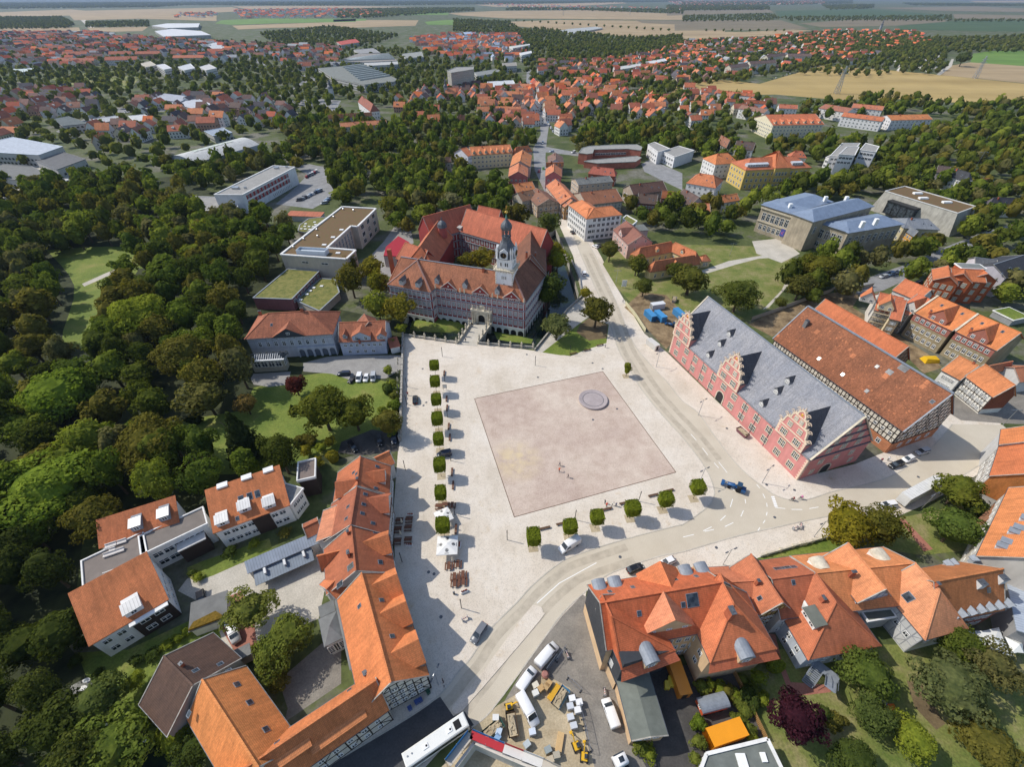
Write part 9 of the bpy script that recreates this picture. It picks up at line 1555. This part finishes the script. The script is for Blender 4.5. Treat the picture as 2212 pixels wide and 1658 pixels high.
for x,y,rz,col,l in ((2045,318,.25,(.66,.67,.68),'white site cabin on the storage plot'),(1998,380,1.9,(.06,.25,.5),'blue container on the storage plot, left'),(2062,385,1.9,(.06,.27,.55),'blue container on the storage plot, middle'),(2185,370,1.9,(.06,.25,.5),'blue container on the storage plot, right'),(2015,565,-1.1,(.60,.58,.54),'white-roofed kiosk container at the roadside fence')):put('container','container',l,'container',G(('MC',x,y),1.5)-V3((0,0,1.5)),rz,'site containers',col,s=1.0 if 'kiosk' not in l else .9)
put('wheelie_bin','portable_toilet','blue and white portable toilet beside the blue containers','toilet',G(('MC',2088,415)),.3,None,(.25,.45,.6),s=2.0);p=G(('RA',745,1020),2.4);put('container','container','orange ribbed container behind the peach building','container',V3((p.x,p.y,.02)),heading('RA',(725,950),(775,1090)),None,(.66,.25,.03));p=G(('RA',1075,1415),2.4);put('container','container','bright orange box body standing in the rear yard','container',V3((p.x,p.y,.02)),heading('RA',(945,1455),(1190,1370)),None,(.80,.31,.012),s=1.15)
many('drum','drum','drum','RA',[(643+18*(i % 2),1065+13*(i // 2)) for i in range(8)]+[(668+17*(i % 2),1030+14*(i // 2)) for i in range(10)]+[(700,1075),(702,1092)],'yellow drum in the block beside the orange container','yellow drums')
def wagon():
 p=G(('RA',980,1205),2);rz=heading('RA',(910,1215),(1065,1175));b=Bld('caravan_wagon','orange site wagon with grey barrel roof','wagon',V3((p.x,p.y,0)));M=Matrix.Translation((p.x,p.y,0)) @ Matrix.Rotation(rz,4,'Z');m=MB();m.box(-2.6,-1.2,.6,2.6,1.2,2.3,M=M);b.part('body',m,'boards',(.60,.10,.03));m=MB();q=[(-math.cos(math.pi*i/8)*1.35,math.sin(math.pi*i/8)*.7+2.25) for i in range(9)];m.add([M @ V3((x,y,z)) for x in (-2.8,2.8) for y,z in q],[(i,i+1,10+i,9+i) for i in range(8)]+[tuple(range(9)),tuple(range(9,18))]);b.part('roof',m,'zinc')
 for w in wheels((-1.6,1.6),1.15,.4):w.v=[M @ v for v in w.v];b.part('wheel',w,'rubber')
 b.window(M @ V3((-2.63,0,1.3)),M.to_3x3() @ V3((-1,0,0)),.8,.8)
wagon()
for x,y,rz,col,l in ((1105,1395,1.75,(.16,.10,.06),'brown skip full of rubble on the building site'),(1415,1220,.9,(.08,.25,.45),'blue skip full of timber on the building site'),(985,1425,.6,(.05,.14,.12),'green skip with scrap beside the white van'),(2150,290,1.2,(.3,.3,.32),'grey open skip beside the storage cabin')):tg='BC' if y>1000 else 'MC';put('skip','skip',l,'skip',G((tg,x,y)),rz,'skips',col)
put('skip','skip','dark maroon skip at the armoury wall','skip',G(('MR',385,1150)),heading('MR',(360,1130),(410,1175)),'skips',(.16,.05,.07));put('planks','plank_stack','yellow plank stack beside the blue skip','planks',G(('BC',1375,1180)),.9,'plank stacks',(.70,.38,.03));put('planks','plank_stack','pale plank stack on the lower building site','planks',G(('BC',1410,1505)),1.3,'plank stacks',(.62,.42,.2))
many('stack','pallet_stack','pallet','BC',[(1490,1225,.2,WHT),(1478,1275,.2,(.55,.58,.62)),(1525,1300,.2,WHT),(1480,1345,.2,(.6,.62,.65)),(1535,1250,.2,WHT),(1500,1400,.2,(.55,.57,.6)),(1255,1140,.5,(.66,.60,.48)),(1290,1160,.6,(.5,.32,.14)),(1340,1130,.9,(.5,.32,.14)),(1255,1190,.4,(.7,.69,.64)),(1235,1440,.2,(.6,.66,.75)),(1020,1440,1.2,(.5,.6,.72)),(1000,1350,0,(.7,.7,.68)),(1335,1555,.4,(.28,.32,.32)),(1200,1520,.6,(.45,.5,.52)),(1350,1620,.3,(.5,.42,.3)),(1390,1590,.2,(.4,.36,.28)),(1325,1150,1.0,(.45,.3,.14)),(1010,1480,.9,(.25,.4,.6))],'pallet load stacked on the building site','pallet loads')
many('fence','fence_panel','fence','BC',[(1360,995,.85),(1420,935,.85),(1505,1130,-.75),(1555,1330,-1.4),(1575,1420,-1.45),(1590,1490,-1.45)],'mesh panel of the building-site fence','mesh fence panels');many('barrier','barrier','barrier','BC',[(1460,940,-1.3),(800,705,.5),(1700,1180,1.5)],['red and white barrier at the works fence','red and white barrier on the square near the grey estate car','red and white barrier at the peach wall'],'barriers');many('barrier','barrier','barrier','BR',[(725,120,.3),(760,108,1.0)],['left white barrier on the pavement by the chestnut','right white barrier on the pavement by the chestnut'],'barriers')
m=MB();m.lathe([(.4,.2),(.75,.5),(.75,1.0),(.45,1.4)],12);l=MB();[l.bar((x,y,0),(0,0,.8),.08) for x,y in ((-.6,-.5),(.6,-.5),(0,.7))];kit('mixer',('drum',m,'paint',(.35,.16,.13)),('stand',l,'steel'));put('mixer','cement_mixer','rusty cement mixer at the works fence','mixer',G(('BC',1318,1070)),0)
def scaffold():
 P=GP('BC',[(690,1640),(838,1450),(1050,1540),(1300,1640),(1420,1700)],5);b=Bld('scaffold_walkway','scaffold walkway with red, white and blue netting at the bottom edge','scaffolding',V3((P[1].x,P[1].y,0)))
 cols=[(.05,.2,.45),(.5,.45,.38),(.45,.04,.05),(.65,.63,.6)];k=0
 for a,c in zip(P,P[1:]):
  n=max(1,int((c-a).length/2.5));d=(c-a)/n;nn=V3((-d.y,d.x,0)).normalized()
  for i in range(n):
   p,q=a+d*i,a+d*(i+1);m=MB();m.bar(V3((p.x,p.y,5)),V3((q.x,q.y,5)),1.2,.08);b.part('deck',m,'cloth',cols[(k // 2) % 3+1]);m=MB();f=nn*.65;m.bar(V3((p.x,p.y,5.6))+f,V3((q.x,q.y,5.6))+f,.04,1.1);b.part('netting',m,'cloth',cols[0] if k<4 else cols[1+k % 3]);k += 1
   for s in (-.65,.65):m=MB();t=p+nn*s;m.bar((t.x,t.y,0),(t.x,t.y,6.4),.07);b.part('standard',m,'steel')
 b=Bld('site_wall','new masonry wall behind the scaffold walkway','wall',V3((P[1].x+1,P[1].y-3,0)));m=MB();Q=GP('BC',[(740,1660),(860,1500),(1060,1590),(1300,1690)],4.2)
 for a,c in zip(Q,Q[1:]):m.bar(V3((a.x,a.y,2.1)),V3((c.x,c.y,2.1)),.5,4.2)
 b.part('masonry',m,'render',(.6,.56,.5))
scaffold()
       
def wall_run(name,label,tg,pts,h,w,mat,col=None,cap=None,cat='wall',posts=0):
 P=GP(tg,pts);b=Bld(name,label,cat,P[0])
 for a,c in zip(P,P[1:]):
  m=MB();m.bar(a+V3((0,0,h/2)),c+V3((0,0,h/2)),w,h);b.part('wall',m,mat,col)
  if cap:m=MB();m.bar(a+V3((0,0,h+.06)),c+V3((0,0,h+.06)),w+.12,.12);b.part('coping',m,cap)
  for i in range(posts):q=a.lerp(c,(i+.5)/posts);m=MB();m.cbox((q.x,q.y,0),w+.3,w+.3,h+.35);b.part('pier',m,cap or mat,col)
 return b
wall_run('garden_wall','grey garden wall with planted strip along the left side of the square','MC',[(402,500),(398,700),(392,900),(388,1060),(380,1200)],1.6,.5,'stone',(.40,.38,.35),'grey_stone',posts=5);wall_run('low_wall','low white garden wall behind the chestnut pavement','BR',[(500,300),(750,225),(800,215),(985,160)],.9,.3,'stone',(.6,.58,.54),'sandstone',posts=3);wall_run('canal_wall','stone parapet along the canal street','MC',[(1480,10),(1540,150),(1556,262),(1460,350),(1250,612)],.8,.4,'stone',(.38,.34,.28),'grey_stone');wall_run('plank_hoarding','long plank hoarding beside the excavation','MR',[(445,415),(560,375),(760,300),(950,235),(985,210),(1100,225),(1230,195)],1.9,.08,'boards',(.36,.33,.28),cat='fence');wall_run('painted_hoarding','colourful hoarding along the canal street works','MC',[(1835,310),(1900,390),(1965,490)],1.8,.08,'boards',(.55,.52,.35),cat='fence')
for i,(y,l) in enumerate(zip((690,715,770,820,870,915,1000,1045),ORD)):statue(G(('MC',384,y))+V3((-.8,0,1.2)),f'white stone figure on the garden wall, {l} from the castle',i,s=.7,group='figures on the garden wall')
def plank_fence():
 P=GP('RA',[(1105,960),(1180,1110),(1260,1280),(1350,1470)]);b=Bld('plank_fence','tan plank fence between the rear yard and the garden','fence',P[0]);m=MB();m.box(-.09,-.02,0,.09,.02,1.7);me=m.mesh('plank','boards')
 for a,c in zip(P,P[1:]):
  n=int((c-a).length/.24);rz=math.atan2(c.y-a.y,c.x-a.x)
  for i in range(n):link('plank',me,b.o,a.lerp(c,i/n)-b.loc,rz,(.42,.24,.09))
plank_fence()
def sail(tg,pts,z,label,drop):
 P=[G((tg,*q),z if i % 2==0 else z-drop) for i,q in enumerate(pts)];c=sum(P,V3())/len(P)+V3((0,0,1.2));b=Bld('sail_awning',label,'awning',V3((c.x,c.y,0)));m=MB();n=len(P);mid=[(P[i]+P[(i+1) % n])/2*.86+c*.14 for i in range(n)];V=[c]+[x for i in range(n) for x in (P[i],mid[i])];m.add(V,[(0,1+i,1+(i+1) % (2*n)) for i in range(2*n)]);b.part('sail',m,'cloth',(.76,.77,.74))
 for q in P:m=MB();m.bar((q.x,q.y,0),(q.x,q.y,q.z),.1);b.part('mast',m,'steel')
sail('RB',[(1785,765),(2030,738),(2135,945),(1925,955)],4.2,'large white sail awning beside the seven-dormer house',.8);sail('RB',[(2072,805),(2205,850),(2212,925),(2110,935)],3.6,'smaller white sail awning at the right edge',.5)
def stair():
 a=G(('RB',640,1150),.2);d=(G(('RB',740,1000),3)-a);d.z=0;d.normalize();n=V3((-d.y,d.x,0));b=Bld('metal_stair','grey metal stair with platform in the garden','stairs',a);W=4.2
 m0=MB();m0.box(-.14,-.9,-.03,.14,.9,.03);me=m0.mesh('tread','zinc');rz=math.atan2(d.y,d.x)
 for i in range(10):link('tread',me,b.o,a+d*(.32*i)+V3((0,0,.2*i+.1))-b.loc,rz);link('tread',me,b.o,a+n*-2.6+d*(.32*(9-i))+V3((0,0,.2*i+2.1))-b.loc,rz)
 m=MB();M=Matrix.Translation(a+d*3.9+n*-1.3+V3((0,0,2.05))) @ Matrix.Rotation(rz,4,'Z');m.box(-.9,-2.4,-.05,.9,2.4,.05,M=M);b.part('platform',m,'zinc')
 for o in (-.95,.95,-1.65,-3.55):z0,z1=((.1,2.1) if o>-1 else (4.1,2.1));m=MB();m.bar(a+n*o+V3((0,0,z0+1)),a+n*o+d*3.1+V3((0,0,z1+1)),.07);m.bar(a+n*o+V3((0,0,z0)),a+n*o+d*3.1+V3((0,0,z1)),.08,.25);b.part('handrail',m,'zinc')
stair()
def bits():
 p=G(('BR',1320,1265));b=Bld('slide','playground slide with orange end beside the round bush','slide',p);q=G(('BR',1275,1215),1.6);m=MB();m.bar(p+V3((0,0,.5)),q,.6,.12);b.part('chute',m,'paint',(.02,.04,.12));m=MB();m.cbox((p.x+.5,p.y-.3,.2),1.3,1.0,.5);b.part('run_out',m,'paint',(.75,.15,.02));m=MB();m.bar((q.x,q.y,0),q,.12);b.part('post',m,'steel')
 p=G(('MC',1825,205));b=Bld('billboard','white notice board beside the canal street','sign',p);m=MB();m.cbox((p.x,p.y,.8),2.2,.12,3.2);b.part('board',m,'white_paint');m=MB();[m.cbox((p.x+s,p.y,0),.1,.1,.8) for s in (-.9,.9)];b.part('post',m,'steel')
 p=G(('MC',672,865));b=Bld('notice_board','framed notice panel in the left tree row','sign',p);m=MB();m.cbox((p.x,p.y,.9),1.4,.1,1.5);b.part('frame',m,'dark_metal');m=MB();m.cbox((p.x,p.y-.06,1.0),1.2,.03,1.3);b.part('panel',m,'lamp_glass');m=MB();[m.cbox((p.x+s,p.y,0),.08,.08,.9) for s in (-.6,.6)];b.part('post',m,'dark_metal')
 p=G(('RC',1170,1240));b=Bld('excavator_shed','bright yellow tarpaulin-covered stack in the excavation','tarpaulin',p);m=MB();m.add([V3((p.x,p.y,0))+V3(v)*.7 for v in ((-4,-2.4,0),(4,-2,0),(4.2,2.2,0),(-3.8,2.4,0),(-3.2,-1.4,2.4),(3.3,-1.6,2.0),(3,1.4,2.5),(-3,1.6,2.2))],[(4,5,6,7),(0,1,5,4),(1,2,6,5),(2,3,7,6),(3,0,4,7)]);b.part('tarpaulin',m,'cloth',(.66,.40,.015))
 wl=[(545,700,'white garden table'),(640,1000,'long garden table')]
 T_=_Z['LC']
 for i,(x,y,w,h) in enumerate(((400,765,2.2,1.0),(490,735,1.8,.9),(475,805,1.6,.9),(390,835,2.4,.9),(412,800,1.2,.8),(405,985,3.0,.8),(400,1035,2.0,.8),(465,1050,2.2,.9))):p=G(('LC',x,y),7.6);b=Bld('lounge_seat',f'pale terrace seat on the roof deck, {ORD[i]} from the top','seat',V3((p.x,p.y,7.42)),'terrace seats');m=MB();M=Matrix.Translation((p.x,p.y,7.42)) @ Matrix.Rotation(.45,4,'Z');m.box(-w/2,-h/2,.1,w/2,h/2,.45,M=M);b.part('cushion',m,'cloth',(.62,.58,.54));m=MB();m.box(-w/2,h/2-.15,.45,w/2,h/2,.8,M=M);b.part('backrest',m,'cloth',(.66,.62,.58))
 b=Bld('canopy','flat dark red membrane roof beside the castle side wing','canopy',at(('CA',270,560)));P=GP('CA',[(125,655),(150,560),(285,443),(405,512),(262,662)],6);m=MB();m.prism([(q.x,q.y) for q in P],5.7,6.0);b.part('roof',m,'cloth',(.34,.03,.045));m=MB();m.prism([(q.x*.99+P[2].x*.01,q.y) for q in P],0,5.6);b.part('wall',m,'render',(.5,.45,.42))
 for i in range(9):p=G(('BL',*((690,1330),(680,1380),(690,1430),(700,1415),(805,1410),(945,1480),(540,1150),(560,1100),(630,1300))[i]));m=MB();m.lathe([(.05,.0),(.5,.02),(.6,.1),(.2,.22),(.02,.25)],8,M=Matrix.Diagonal((1.3,.8,1,1)));o=link('water_lily',m.mesh('water_lily','white_paint'),None,p+V3((0,0,.02)));tag(o,'white floating clump on the pond','water lily','white clumps on the pond')
bits()
MARKS=[(n,at((tg,x,y))) for n,tg,x,y in (('the manor','LM',700,1000),('the conservatory','LM',450,1150),('the flats','LC',600,800),('the moss-roofed annex','SC',700,1400),('the modern school','SC',1200,900),('the white school','SC',650,350),('the park lawn','ML',600,150),('the lime-green tree','ML',300,1500),('the huge bright tree','ML',920,390),('the pond','BL',700,1350),('the olive birch','ML',960,1220),('the sports hall','TL',1450,1050),('the factory hall','TL',200,1050),('the castle','CA',1000,500),('the library','LI',400,300),('the yellow school','NE',580,480))]
flush_trees(380)
# ---------------------------------------------------------------- hazy air over the plain
def haze():
 m=bpy.data.materials.new('haze');m.use_nodes=True;n=m.node_tree.nodes;n.clear();o=n.new('ShaderNodeOutputMaterial');v=n.new('ShaderNodeVolumePrincipled')
 v.inputs['Density'].default_value=4.5e-5;v.inputs['Color'].default_value=(.46,.60,.86,1);v.inputs['Anisotropy'].default_value=.2;m.node_tree.links.new(v.outputs[0],o.inputs['Volume'])
 MATS['haze']=m;mb=MB();mb.box(-31000,-200,-6.5,31000,31000,125);o=link('haze',mb.mesh('haze','haze',uv=False));o['kind']='stuff';o['label']='thin bluish haze over the whole plain'
haze()
